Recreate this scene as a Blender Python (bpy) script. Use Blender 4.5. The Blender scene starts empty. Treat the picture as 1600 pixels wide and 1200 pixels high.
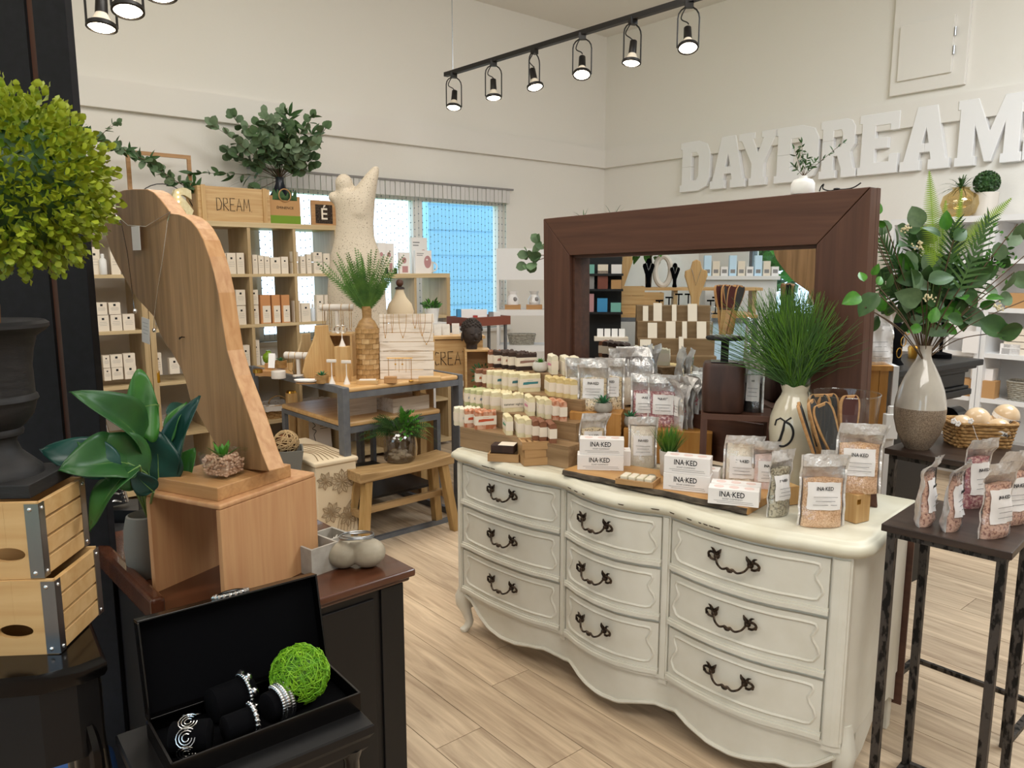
import bpy, math, random
from mathutils import Vector, Matrix
R=math.radians; PI=math.pi; sin=math.sin; cos=math.cos
sc=bpy.context.scene; C=sc.collection
random.seed(7)
# ---------------- camera, world, sun, big lights, exposure ----------------
FPX=1190.0; EYE=1.54; PITCH=R(8.7)
cam=bpy.data.cameras.new('camera'); co=bpy.data.objects.new('camera',cam); C.objects.link(co)
cam.sensor_width=36; cam.lens=36*FPX/1600; cam.clip_start=.05; cam.clip_end=200
co.location=(0,0,EYE); co.rotation_euler=(PI/2-PITCH,0,0); sc.camera=co
vs=sc.view_settings; vs.view_transform='Standard'; vs.look='None'; vs.gamma=1; vs.use_curve_mapping=False
vs.exposure=0.42
w=bpy.data.worlds.new('world'); sc.world=w; w.use_nodes=True
bg=w.node_tree.nodes['Background']; bg.inputs[0].default_value=(.62,.82,1,1); bg.inputs[1].default_value=2.2
def area(name,loc,target,sx,sy,power,col):
    l=bpy.data.lights.new(name,'AREA'); l.shape='RECTANGLE'; l.size=sx; l.size_y=sy; l.energy=power; l.color=col
    o=bpy.data.objects.new(name,l); C.objects.link(o); o.location=loc
    o.rotation_euler=(Vector(target)-Vector(loc)).to_track_quat('-Z','Y').to_euler(); return o
area('ceiling_fill_front',(.6,-.2,3.8),(.5,2.2,0),3.4,1.4,85,(1,.955,.89))  # added overhead fill for the foreground, no fixture hangs here
area('ceiling_fill_middle',(-.8,3.3,3.8),(-.6,3.8,0),2.2,1.0,38,(1,.95,.88))  # added fill lamp over the middle of the shop, no fixture
area('ceiling_fill_right',(3.0,2.6,3.8),(2.6,3.2,0),1.6,1.6,95,(.88,.95,1))  # added cool fill to brighten the right wall, no fixture
area('ceiling_fill_left',(-3.2,1.0,3.8),(-3.0,1.6,0),1.8,1.2,34,(1,.95,.89))  # unseen fill added for the side the mirror reflects
area('rear_daylight_fill',(2.6,-3.2,2.0),(.2,3.2,1.2),4.5,2.4,105,(.88,.94,1))  # added area lamp standing in for unseen windows behind the camera
# ---------------- helpers ----------------
_s,_c=sin(PITCH),cos(PITCH)
def ray(px,py):
    a=(px-800)/FPX;b=(600-py)/FPX
    return Vector((a,_c+b*_s,-_s+b*_c))
def at(px,py,z):
    d=ray(px,py);t=(z-EYE)/d.z;return Vector((d.x*t,d.y*t,z))
def atD(px,py,y):
    d=ray(px,py);t=y/d.y;return Vector((d.x*t,y,EYE+d.z*t))
def plane(px,py,a,u):
    d=ray(px,py);det=d.x*u[1]-d.y*u[0];t=(a[0]*u[1]-a[1]*u[0])/det
    return Vector((d.x*t,d.y*t,EYE+d.z*t))
_col={}
def lin(h):
    if isinstance(h,(tuple,list)): return tuple(h)+(1,)
    v=[int(h[i:i+2],16)/255 for i in(0,2,4)]
    return tuple((x/12.92 if x<=.04045 else((x+.055)/1.055)**2.4) for x in v)+(1,)
def nm(name):
    m=bpy.data.materials.new(name);m.use_nodes=True;return m,m.node_tree.nodes,m.node_tree.links,m.node_tree.nodes['Principled BSDF']
def mat(name,c,r=.5,metal=0,spec=.5,c2=None,scale=(8,8,8),bump=0,detail=4,coat=0,lo=.35,hi=.65,trans=0,ior=1.45,bscale=None,dist=0,sub=0,bdist=.002):
    m,n,l,p=nm(name)
    p.inputs['Base Color'].default_value=lin(c);p.inputs['Roughness'].default_value=r;p.inputs['Metallic'].default_value=metal
    p.inputs['Specular IOR Level'].default_value=spec;p.inputs['Coat Weight'].default_value=coat;p.inputs['Transmission Weight'].default_value=trans;p.inputs['IOR'].default_value=ior
    if sub: p.inputs['Subsurface Weight'].default_value=sub; p.inputs['Subsurface Radius'].default_value=(.02,.02,.01)
    if c2 or bump:
        tc=n.new('ShaderNodeTexCoord');mp=n.new('ShaderNodeMapping');mp.inputs['Scale'].default_value=scale;l.new(tc.outputs['Object'],mp.inputs[0])
        nz=n.new('ShaderNodeTexNoise');nz.inputs['Scale'].default_value=1;nz.inputs['Detail'].default_value=detail;nz.inputs['Distortion'].default_value=dist;l.new(mp.outputs[0],nz.inputs['Vector'])
        if c2:
            cr=n.new('ShaderNodeValToRGB');cr.color_ramp.elements[0].position=lo;cr.color_ramp.elements[1].position=hi
            cr.color_ramp.elements[0].color=lin(c2);cr.color_ramp.elements[1].color=lin(c)
            l.new(nz.outputs['Fac'],cr.inputs[0]);l.new(cr.outputs[0],p.inputs['Base Color'])
        if bump:
            s=nz
            if bscale:
                mp2=n.new('ShaderNodeMapping');mp2.inputs['Scale'].default_value=bscale if isinstance(bscale,tuple) else (bscale,)*3;l.new(tc.outputs['Object'],mp2.inputs[0])
                s=n.new('ShaderNodeTexNoise');s.inputs['Scale'].default_value=1;s.inputs['Detail'].default_value=5;l.new(mp2.outputs[0],s.inputs['Vector'])
            b=n.new('ShaderNodeBump');b.inputs['Strength'].default_value=bump;b.inputs['Distance'].default_value=bdist;l.new(s.outputs['Fac'],b.inputs['Height']);l.new(b.outputs[0],p.inputs['Normal'])
    return m
def wood(name,c,c2,axis='x',g=3,f=60,r=.45,bump=.15,coat=0,lo=.3,hi=.7):
    s={'x':(g,f,f),'y':(f,g,f),'z':(f,f,g)}[axis]
    return mat(name,c,r,c2=c2,scale=s,bump=bump,detail=6,lo=lo,hi=hi,coat=coat,dist=.6)
M={}
def obj(name,me,m=None,parent=None,loc=None,rot=None):
    o=bpy.data.objects.new(name,me);C.objects.link(o)
    if m is not None and me is not None and len(me.materials)==0:
        for q in(m if isinstance(m,(list,tuple)) else [m]): me.materials.append(M[q] if isinstance(q,str) else q)
    if parent: o.parent=parent
    if loc is not None:o.location=loc
    if rot is not None:o.rotation_euler=rot
    return o
def tag(o,label,cat,group=None,kind=None):
    o['label']=label
    if cat:o['category']=cat
    if group:o['group']=group
    if kind:o['kind']=kind
    return o
def thing(name,label,cat,loc=(0,0,0),rz=0,group=None):
    o=bpy.data.objects.new(name,None);C.objects.link(o);o.location=loc;o.rotation_euler=(0,0,rz);o.empty_display_size=.05
    return tag(o,label,cat,group)
def struct(name,me,m,parent=None,label=None):
    o=obj(name,me,m,parent)
    if not parent:o['kind']='structure'
    if label:o['label']=label
    return o
class B:
    def __init__(s): s.v=[];s.f=[];s.mi=[];s.M=Matrix.Identity(4);s.m=0
    def add(s,vs,fs):
        k=len(s.v);s.v+= [tuple(s.M@Vector(p)) for p in vs];s.f+=[tuple(i+k for i in f) for f in fs];s.mi+=[s.m]*len(fs);return s
    def box(s,x0,x1,y0,y1,z0,z1):
        return s.add([(x0,y0,z0),(x1,y0,z0),(x1,y1,z0),(x0,y1,z0),(x0,y0,z1),(x1,y0,z1),(x1,y1,z1),(x0,y1,z1)],[(0,3,2,1),(4,5,6,7),(0,1,5,4),(1,2,6,5),(2,3,7,6),(3,0,4,7)])
    def cb(s,cx,cy,z0,sx,sy,h): return s.box(cx-sx/2,cx+sx/2,cy-sy/2,cy+sy/2,z0,z0+h)
    def rings(s,rs,closed=True,cap=True):
        n=len(rs[0]);vs=[p for r in rs for p in r];fs=[]
        for i in range(len(rs)-1):
            for j in range(n if closed else n-1):
                a=i*n+j;b=i*n+(j+1)%n;fs.append((a,b,b+n,a+n))
        if cap and closed: fs.append(tuple(range(n))[::-1]);fs.append(tuple(range((len(rs)-1)*n,len(rs)*n)))
        return s.add(vs,fs)
    def lathe(s,prof,n=24,c=(0,0,0),cap=True,sx=1,sy=1):
        return s.rings([[(c[0]+r*cos(2*PI*k/n)*sx,c[1]+r*sin(2*PI*k/n)*sy,c[2]+z) for k in range(n)] for r,z in prof],cap=cap)
    def loft(s,secs,n=20,p=2):
        # secs: (cx,cy,z,a,b)
        def e(a,t): return a*abs(cos(t))**(2/p)*(1 if cos(t)>=0 else -1)
        def g(a,t): return a*abs(sin(t))**(2/p)*(1 if sin(t)>=0 else -1)
        return s.rings([[(cx+e(a,2*PI*k/n),cy+g(b,2*PI*k/n),z) for k in range(n)] for cx,cy,z,a,b in secs])
    def tube(s,pts,r,n=6,flat=1,cap=True):
        pts=[Vector(p) for p in pts];N=len(pts);rs=r if isinstance(r,(list,tuple)) else [r]*N
        out=[];up=None
        for i in range(N):
            t=(pts[min(i+1,N-1)]-pts[max(i-1,0)])
            if t.length<1e-9:t=Vector((0,0,1))
            t.normalize()
            if up is None:
                up=Vector((0,0,1)) if abs(t.z)<.9 else Vector((1,0,0))
            a=t.cross(up)
            if a.length<1e-6:a=t.cross(Vector((1,.1,0)))
            a.normalize();b=a.cross(t);b.normalize();up=b
            out.append([tuple(pts[i]+a*(rs[i]*cos(2*PI*k/n))+b*(rs[i]*flat*sin(2*PI*k/n))) for k in range(n)])
        return s.rings(out,cap=cap)
    def cyl(s,p0,p1,r0,r1=None,n=12): return s.tube([p0,p1],[r0,r0 if r1 is None else r1],n)
    def ball(s,c,r,n=12,sx=1,sy=1,sz=1):
        m=max(4,n//2);rs=[]
        for i in range(m+1):
            ph=PI*i/m;q=max(sin(ph),.02);rs.append([(c[0]+r*sx*q*cos(2*PI*k/n),c[1]+r*sy*q*sin(2*PI*k/n),c[2]-r*sz*cos(ph)) for k in range(n)])
        return s.rings(rs)
    def prism(s,pts,a,b,plane='xy'):
        n=len(pts)
        mk={'xy':lambda p,h:(p[0],p[1],h),'xz':lambda p,h:(p[0],h,p[1]),'yz':lambda p,h:(h,p[0],p[1])}[plane]
        return s.add([mk(p,a) for p in pts]+[mk(p,b) for p in pts],[tuple(range(n))[::-1],tuple(range(n,2*n))]+[(i,(i+1)%n,(i+1)%n+n,i+n) for i in range(n)])
    def grid(s,fn,nu,nv,closed=False):
        vs=[tuple(fn(u/(nu if closed else nu),v/nv)) for v in range(nv+1) for u in range(nu if closed else nu+1)]
        W=nu if closed else nu+1;fs=[]
        for v in range(nv):
            for u in range(nu): 
                a=v*W+u;b=v*W+(u+1)%W;fs.append((a,b,b+W,a+W))
        return s.add(vs,fs)
    def mesh(s,name='m',smooth=False,ang=.75):
        me=bpy.data.meshes.new(name);me.from_pydata(s.v,[],s.f)
        for p,i in zip(me.polygons,s.mi): p.material_index=i
        import bmesh
        bm=bmesh.new();bm.from_mesh(me);bmesh.ops.recalc_face_normals(bm,faces=bm.faces)
        if smooth:
            for f in bm.faces:f.smooth=True
            for e in bm.edges:
                if len(e.link_faces)==2 and e.calc_face_angle(0)>ang:e.smooth=False
        bm.to_mesh(me);bm.free();return me
    def o(s,name,m=None,parent=None,loc=None,rot=None,smooth=False,bev=0,seg=2,ang=.75):
        ob=obj(name,s.mesh(name,smooth,ang),m,parent,loc,rot)
        if bev:
            q=ob.modifiers.new('bevel','BEVEL');q.width=bev;q.segments=seg;q.limit_method='ANGLE';q.angle_limit=R(40)
        return ob
def lerp(a,b,t): return a+(b-a)*t
def interp(tab,x):
    for (x0,y0),(x1,y1) in zip(tab,tab[1:]):
        if x<=x1: return y0+(y1-y0)*max(0,(x-x0))/(x1-x0)
    return tab[-1][1]
def smoothpath(pts,n=6):
    pts=[Vector(p) for p in pts];o=[]
    for i in range(len(pts)-1):
        p0=pts[max(i-1,0)];p1=pts[i];p2=pts[i+1];p3=pts[min(i+2,len(pts)-1)]
        for k in range(n):
            t=k/n;o.append(.5*((2*p1)+(p2-p0)*t+(2*p0-5*p1+4*p2-p3)*t*t+(3*p1-p0-3*p2+p3)*t**3))
    o.append(pts[-1]);return o
def dup(root,loc,rz=None,label=None,cat=None,group=None,scale=None):
    r=root.copy();C.objects.link(r);r.location=loc
    if rz is not None:r.rotation_euler=(0,0,rz)
    if label:r['label']=label
    if group:r['group']=group
    if scale:r.scale=scale if isinstance(scale,tuple) else(scale,)*3
    for ch in root.children:
        c=ch.copy();C.objects.link(c);c.parent=r
        for g in ch.children:
            d=g.copy();C.objects.link(d);d.parent=c
    return r
_tx={}
def text(s,size,m,parent,loc,rot=(PI/2,0,0),ext=.0003,name='lettering',bold=0,xs=1,align='CENTER'):
    k=(s,size,ext,bold,xs,align,m)
    if k not in _tx:
        cu=bpy.data.curves.new('t','FONT');cu.body=s;cu.size=size;cu.extrude=ext;cu.align_x=align;cu.align_y='CENTER';cu.resolution_u=2;cu.offset=bold
        t=bpy.data.objects.new('t',cu);C.objects.link(t);dg=bpy.context.evaluated_depsgraph_get();me=bpy.data.meshes.new_from_object(t.evaluated_get(dg))
        bpy.data.objects.remove(t);bpy.data.curves.remove(cu);me.materials.clear();me.materials.append(M[m])
        if xs!=1:
            for v in me.vertices:v.co.x*=xs
        _tx[k]=me
    return obj(name,_tx[k],None,parent,loc,rot)
STK={'D':[[(0,0),(0,1),(.25,.95),(.42,.55),(.3,.1),(0,0)]],'R':[[(0,0),(0,1),(.3,.95),(.32,.62),(0,.5),(.4,0)]],'E':[[(.38,0),(0,0),(0,1),(.38,1)],[(0,.5),(.3,.5)]],'A':[[(0,0),(.22,1),(.44,0)],[(.1,.38),(.35,.38)]],
'M':[[(0,0),(.08,1),(.26,.25),(.44,1),(.52,0)]],'C':[[(.36,.9),(.15,1),(0,.5),(.15,0),(.38,.08)]],'T':[[(.2,0),(.2,1)],[(0,1),(.42,1)]],'.':[[(0,0),(.03,0)]]}
def strokes(word,h,r,m,parent,loc,rot,gap=.16):
    b=B();x=0;tot=[]
    for ch in word:
        for st in STK[ch]:
            b.tube([((p[0]+x)*h,0,p[1]*h) for p in st],r,4)
        x+=max(p[0] for st in STK[ch] for p in st)+gap
    me=b.mesh('strokes');
    for v in me.vertices:v.co.x-=x*h/2
    return obj('lettering',me,m,parent,loc,rot)
# ---------------- materials ----------------
def mk(k,*a,**kw): M[k]=mat(k,*a,**kw)
mk('wall','e9e4dc',.85,bump=.25,scale=(60,60,60),bdist=.003)
mk('wall_smooth','e8e3dc',.8)
mk('trimw','dedad4',.7)
mk('ceiling','ece8e2',.9)
mk('white','e6e4e0',.4)
mk('letterw','efedec',.55)
mk('whiteshelf','e2e0de',.45)
mk('black','0c0b0c',.45,bump=.1,scale=(30,30,30))
mk('blackgloss','060505',.18)
mk('blackmatte','0a090a',.8)
mk('velvet','050507',.95,spec=.1)
mk('felt','131217',.9,c2='0a0a0d',scale=(40,40,40))
mk('greymetal','6f7072',.5,metal=.25,c2='626468',scale=(20,20,20))
mk('darkmetal','15110f',.45)
mk('silver','d8d8d8',.22,metal=1)
mk('steel','9a9c9f',.28,metal=1)
mk('gold','c99b45',.3,metal=1)
mk('bronze','54463a',.42,metal=.85,c2='1f1814',scale=(90,90,90))
mk('nestmetal','4a443f',.5,metal=.5,c2='15120f',scale=(60,60,25),lo=.42,hi=.5,bump=.7,bdist=.004)
mk('cream','dcd8cb',.42,c2='d3cebf',scale=(9,9,9),lo=.3,hi=.7,spec=.35)
mk('creamtop','d6d1be',.42,c2='ccc5ae',scale=(7,7,7),spec=.35)
mk('chip','4a3a2c',.8)
mk('paper','ebe6e2',.7)
mk('paperwarm','e6d9c6',.7)
mk('ink','1c1a1b',.7)
mk('inkgrey','8b8785',.7)
mk('kraft','b98d5c',.7)
mk('bark','8a5a34',.85,c2='4c2c17',scale=(40,40,14),bump=.9,bdist=.01)
mk('urn','1e1b1a',.62,c2='131111',scale=(14,14,50),bump=.5,bdist=.004)
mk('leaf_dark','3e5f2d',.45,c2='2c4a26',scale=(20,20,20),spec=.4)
mk('leaf_euc','5f7850',.55,c2='48603f',scale=(25,25,25))
mk('leaf_euc2','7d8f72',.6,c2='617858',scale=(25,25,25))
mk('leaf_bright','4f8a2c',.4,c2='3a6e26',scale=(25,25,25),spec=.4)
mk('leaf_lime','8fae1c',.45,c2='5b8a1c',scale=(30,30,30))
mk('leaf_topi','b3b32a',.5,c2='62861a',scale=(16,16,16),lo=.38,hi=.62)
mk('leaf_big','315e2a',.38,c2='254d28',scale=(12,12,12),spec=.45)
mk('leaf_big2','3a7229',.38,c2='2c6026',scale=(12,12,12))
mk('leaf_teal','1f4a40',.33,c2='173a34',scale=(12,12,12))
mk('grass','66902e',.5,c2='3d6a24',scale=(14,14,14))
mk('grass2','4d7034',.55,c2='365630',scale=(10,10,10))
mk('fern','5d8438',.5,c2='41682f',scale=(16,16,16))
mk('fernlime','93b23a',.5,c2='769c2e',scale=(16,16,16))
mk('moss','86b81e',.6,c2='5f9a18',scale=(60,60,60))
mk('stem','5a4632',.7)
mk('stemgreen','6a8a4a',.5)
mk('succ','3f7a5a',.45,c2='2f6a3a',scale=(30,30,30))
mk('concrete','a8a196',.8,c2='968f84',scale=(30,30,30),bump=.1)
mk('concrete_w','cfcac2',.7,c2='c3bdb4',scale=(30,30,30))
mk('stonevase','a59a86',.6,c2='8c826f',scale=(14,14,14),bump=.3)
mk('potgrey','6f6d66',.7)
mk('terr','c9bba6',.7,c2='857869',scale=(150,150,150),lo=.34,hi=.40,bump=.2)
mk('stoneball','8b8676',.8)
mk('coral','e6e0d4',.7)
mk('mosaic','b58f5e',.5,c2='9a7442',scale=(30,30,60))
mk('mosaic2','a07c4c',.5,c2='846236',scale=(30,30,60))
mk('mosaic3','c7a576',.5,c2='b08c5c',scale=(30,30,60))
mk('buddha','3a302a',.7,bump=.5,scale=(60,60,60),c2='2a221e',bdist=.004)
mk('navyvase','171a24',.3)
mk('twine','a58a63',.9)
mk('soapcream','e3d8b2',.6,c2='d8c89a',scale=(40,40,40))
mk('soapgreen','c7c495',.6,c2='aab07f',scale=(40,40,40))
mk('soapwhite','e2d9c0',.6)
mk('soaporange','b06640',.6,c2='cfa184',scale=(50,50,30),lo=.45,hi=.6)
mk('soapbrown','8a5a3e',.6,c2='75472f',scale=(40,40,40))
mk('soapdark','3f2a1f',.7,c2='30201a',scale=(40,40,40))
mk('soapyellow','dcc68e',.6,c2='cdb376',scale=(40,40,40))
mk('salttan','efc9a2',.8,c2='cf9f76',scale=(260,260,260),lo=.4,hi=.6,bump=.8,bdist=.004)
mk('saltwhite','f6eddc',.8,c2='e9dcc8',scale=(260,260,260),bump=.5,bdist=.003)
mk('oats','ecd6ae',.8,c2='7d6548',scale=(160,160,160),lo=.36,hi=.46,bump=.8,bdist=.004)
mk('petals','a8646c',.8,c2='e0b8b0',scale=(130,130,130),lo=.4,hi=.55,bump=.8,bdist=.004)
mk('pinksalt','e3cac2',.8)
mk('herbs','bdb49c',.8,c2='6d6654',scale=(150,150,150),lo=.38,hi=.52,bump=.9,bdist=.004)
mk('darkcontent','2a2624',.7)
mk('rosesalt','dbb29c',.8,c2='9a6a5e',scale=(150,150,150),lo=.38,hi=.5,bump=.8,bdist=.004)
mk('gravel','d6b098',.8,c2='b58a70',scale=(90,90,90))
mk('wicker','b28d5a',.75,c2='8a6436',scale=(60,60,60),bump=.4)
mk('wickerg','a8a294',.75,c2='8a8478',scale=(60,60,60),bump=.4)
mk('linen','d8cfc4',.85)
mk('bomb','dcc3a2',.35,c2='d3b48c',scale=(20,20,20),coat=.5)
mk('vaseup','bdb5a8',.15,c2='b0a89c',scale=(14,14,14),coat=.6)
mk('vaselow','9a8875',.35,c2='6e5f50',scale=(300,300,300),bump=.15,lo=.4,hi=.6)
mk('ivory','d2c9b4',.18,c2='c8bda4',scale=(14,14,14),coat=.6)
mk('red','b03a34',.6);mk('redwood','7a4232',.45);mk('bluebox','3f8fc0',.6)
mk('mauve','b9898a',.7);mk('orangebox','c58a58',.7);mk('amber','d29a20',.1,trans=.6);mk('apple','6f8f1c',.3)
mk('rope','1d1a1a',.8)
mk('abrasive','3b3a3a',.9,bump=.5,scale=(400,400,400));mk('abrasive_red','4a2320',.9)
mk('siding','a6d6f6',.8);mk('siding2','c9e4f7',.8);mk('ground','7c7f76',.9)
mk('curtain','dfe8f2',.5)
mk('bead','3f5866',.4)
mk('blind','d6d2cf',.6)
mk('turq','79b3a5',.6)
mk('carved','d8c6a8',.7);mk('carvedline','9a8466',.8)
M['pine']=wood('pine','cfae7c','b98f5a','x')
M['pinez']=wood('pinez','cba873','b68c58','z')
M['kallax']=wood('kallax','cdb68e','bfa67b','x',g=2,f=40,bump=.05)
M['kallaxz']=wood('kallaxz','bfa67f','ad9268','z',g=2,f=40,bump=.05)
M['beech']=wood('beech','c4976a','b5835a','z',g=3,f=45,bump=.05)
M['bust']=wood('bust','98744f','785a3a','z',g=2.2,f=30,bump=.1,lo=.35,hi=.62)  # face wood darkened: its backlit shade is put into the colour
M['bustedge']=wood('bustedge','c89a68','b07c4a','z',g=5,f=60,bump=.1)  # lighter copy for the edge, without the shade in the face colour
M['ash']=wood('ash','be9260','a4764a','x',g=3,f=60)
M['tabletop']=wood('tabletop','cfa873','bd9059','x',g=2,f=30,r=.35)
M['elm']=wood('elm','b09064','8d6f48','x',g=3,f=40,bump=.3)
M['elmz']=wood('elmz','b5925f','94733f','z',g=3,f=40,bump=.3)
M['crate']=wood('crate','d0ab77','bf955f','x',g=2,f=30,bump=.08)
M['riser']=wood('riser','a38562','846848','x',g=3,f=40,bump=.2)
M['honey']=wood('honey','c08c48','a46f30','z',g=3,f=30)
M['soapbox']=wood('soapbox','bd9668','a47d50','x',g=4,f=50)
M['walnutf']=wood('walnutf','5d3c2c','4a2d20','x',g=2,f=40,r=.5,bump=.1)
M['walnutz']=wood('walnutz','5a3a2b','482c20','z',g=2,f=40,r=.5,bump=.1)
M['darkblock']=wood('darkblock','4b3026','2f1c15','z',g=5,f=30,bump=.4,lo=.25)
M['desktop']=wood('desktop','5c3420','3c2013','x',g=2,f=18,r=.25,coat=.3)
M['nesttop']=wood('nesttop','40322a','281d18','x',g=3,f=30,r=.35)
M['liveedge']=wood('liveedge','c4985f','b08048','x',g=2,f=25)
mk('bark2','3a3128',.9,c2='5d5244',scale=(20,60,60),bump=1,bdist=.01)
M['whiteplank']=wood('whiteplank','ddd0c0','b8a48c','x',g=4,f=40,bump=.3,lo=.3,hi=.5)
M['flow']=wood('flow','a98350','6b4a26','z',g=1.3,f=14)
M['tanboard']=wood('tanboard','8a7050','755c3e','x',g=3,f=30)
# glass & plastic
def thin(name,c,tr=.86,r=.03,metal=0,bump=0,tint=(1,1,1),scale=30):
    m,n,l,p=nm(name);n.remove(p)
    out=n['Material Output'];mx=n.new('ShaderNodeMixShader');t=n.new('ShaderNodeBsdfTransparent');t.inputs[0].default_value=tint+(1,)
    g=n.new('ShaderNodeBsdfGlossy');g.inputs['Color'].default_value=lin(c);g.inputs['Roughness'].default_value=r
    fr=n.new('ShaderNodeLayerWeight');fr.inputs[0].default_value=.5;pw=n.new('ShaderNodeMath');pw.operation='POWER';pw.inputs[1].default_value=5;l.new(fr.outputs['Facing'],pw.inputs[0]);ma=n.new('ShaderNodeMath');ma.operation='ADD';ma.inputs[1].default_value=1-tr;ma.use_clamp=True
    l.new(pw.outputs[0],ma.inputs[0]);l.new(ma.outputs[0],mx.inputs[0]);l.new(t.outputs[0],mx.inputs[1]);l.new(g.outputs[0],mx.inputs[2]);l.new(mx.outputs[0],out.inputs[0])
    if bump:
        nz=n.new('ShaderNodeTexNoise');nz.inputs['Scale'].default_value=scale;nz.inputs['Detail'].default_value=3;tc=n.new('ShaderNodeTexCoord');l.new(tc.outputs['Object'],nz.inputs['Vector'])
        b=n.new('ShaderNodeBump');b.inputs['Strength'].default_value=bump;b.inputs['Distance'].default_value=.01;l.new(nz.outputs[0],b.inputs['Height']);l.new(b.outputs[0],g.inputs['Normal']);l.new(b.outputs[0],fr.inputs[1])
    M[name]=m
thin('glass','ffffff',.95,.01,tint=(.96,.98,.97))
thin('smokeglass','e8e6e2',.85,.05,tint=(.72,.7,.68),bump=.3)
thin('amberglass','fff0c8',.8,.04,tint=(.85,.74,.5))
thin('pouchclear','f2f2f4',.86,.16,bump=.8)
thin('windowglass','ffffff',.97,.01)
thin('acrylic','ffffff',.93,.03)
mk('foil','d9d6d4',.33,metal=.6,bump=.8,scale=(28,28,28),bdist=.012)
mk('foilclear','e2deda',.3,metal=.4,bump=.9,scale=(34,34,34),bdist=.012)
m,n,l,p=nm('mirror');p.inputs['Metallic'].default_value=1;p.inputs['Roughness'].default_value=.0;p.inputs['Base Color'].default_value=(.86,.9,.92,1);M['mirror']=m
def emis(name,c,s):
    m,n,l,p=nm(name);p.inputs['Emission Color'].default_value=lin(c);p.inputs['Emission Strength'].default_value=s;p.inputs['Base Color'].default_value=lin(c);M[name]=m
emis('bulb','fff1d8',14)
# ---------------- room shell ----------------
CX,CY=1.007,8.534; AU=(-.766,-.643); BU=(.643,-.766); RW=math.atan2(.643,.766); CEIL=3.95
def rm(a,b,z=0): return Vector((CX+AU[0]*a+BU[0]*b,CY+AU[1]*a+BU[1]*b,z))
def rmM(a,b,z=0,turn=0):   # frame: local x = right along window wall, y = away from camera
    return Matrix.Translation(rm(a,b,z))@Matrix.Rotation(RW+turn-0.0,4,'Z')
ROT=math.atan2(.643,.766)
def wbox(b,a0,a1,b0,b1,z0,z1):
    s=b.M;b.M=Matrix.Translation((CX,CY,0))@Matrix.Rotation(ROT,4,'Z');b.box(-a1,-a0,-b1,-b0,z0,z1);b.M=s
# floor with boards
b=B();wbox(b,-.2,9.2,-.2,9.7,-.08,-.006);floor=struct('floor',b.mesh(),'floorbase' if 'floorbase' in M else None)
m,n,l,p=nm('plank')
tc=n.new('ShaderNodeTexCoord');mp=n.new('ShaderNodeMapping');mp.inputs['Scale'].default_value=(2.2,26,10);l.new(tc.outputs['Object'],mp.inputs[0])
oi=n.new('ShaderNodeObjectInfo');ad=n.new('ShaderNodeVectorMath');ad.operation='ADD';l.new(mp.outputs[0],ad.inputs[0])
mu=n.new('ShaderNodeMath');mu.operation='MULTIPLY';mu.inputs[1].default_value=37;l.new(oi.outputs['Random'],mu.inputs[0]);l.new(mu.outputs[0],ad.inputs[1])
nz=n.new('ShaderNodeTexNoise');nz.inputs['Scale'].default_value=1;nz.inputs['Detail'].default_value=7;nz.inputs['Roughness'].default_value=.6;nz.inputs['Distortion'].default_value=.8;l.new(ad.outputs[0],nz.inputs['Vector'])
cr=n.new('ShaderNodeValToRGB');e=cr.color_ramp.elements;e[0].position=.3;e[0].color=lin('a58d74');e[1].position=.7;e[1].color=lin('d8c1a3');l.new(nz.outputs[0],cr.inputs[0])
hs=n.new('ShaderNodeHueSaturation');mr=n.new('ShaderNodeMapRange');mr.inputs['To Min'].default_value=.86;mr.inputs['To Max'].default_value=1.1;l.new(oi.outputs['Random'],mr.inputs['Value']);l.new(mr.outputs[0],hs.inputs['Value']);l.new(cr.outputs[0],hs.inputs['Color']);l.new(hs.outputs[0],p.inputs['Base Color'])
p.inputs['Roughness'].default_value=.48
bu=n.new('ShaderNodeBump');bu.inputs['Strength'].default_value=.12;bu.inputs['Distance'].default_value=.003;l.new(nz.outputs[0],bu.inputs['Height']);l.new(bu.outputs[0],p.inputs['Normal']);M['plank']=m
mk('floorbase','8a7058',.6);floor.data.materials.clear();floor.data.materials.append(M['floorbase'])
PWD,PLN=.185,1.22
b=B();e=.0012
b.box(e,PLN-e,e,PWD-e,-.006,0);pm=b.mesh('plank');pm.materials.append(M['plank'])
rp=random.Random(3);cand=[]
for i in range(-2,60):
    off=rp.random()*PLN
    for j in range(-1,10):
        bb=j*PLN-off;aa=i*PWD
        c=rm(aa+PWD/2,bb+PLN/2)
        if -.05<aa<9 and -.4<bb<9.3 and c.y>1.0 and abs(c.x)<.80*c.y+.7: cand.append((c.length,aa,bb))
cand.sort()
for d,aa,bb in cand[:298]:
    o=bpy.data.objects.new('plank',pm);C.objects.link(o);o.parent=floor
    o.matrix_local=Matrix.Translation(rm(aa+PWD,bb,0))@Matrix.Rotation(math.atan2(BU[1],BU[0]),4,'Z')@Matrix.Translation((0,0,0))
if len(cand)>298:
    b=B()
    for d,aa,bb in cand[298:]:
        b.M=Matrix.Translation(rm(aa+PWD,bb,0))@Matrix.Rotation(math.atan2(BU[1],BU[0]),4,'Z');b.box(e,PLN-e,e,PWD-e,-.006,0)
    o=b.o('planks_far','plank',floor);o['kind']='stuff'
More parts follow.
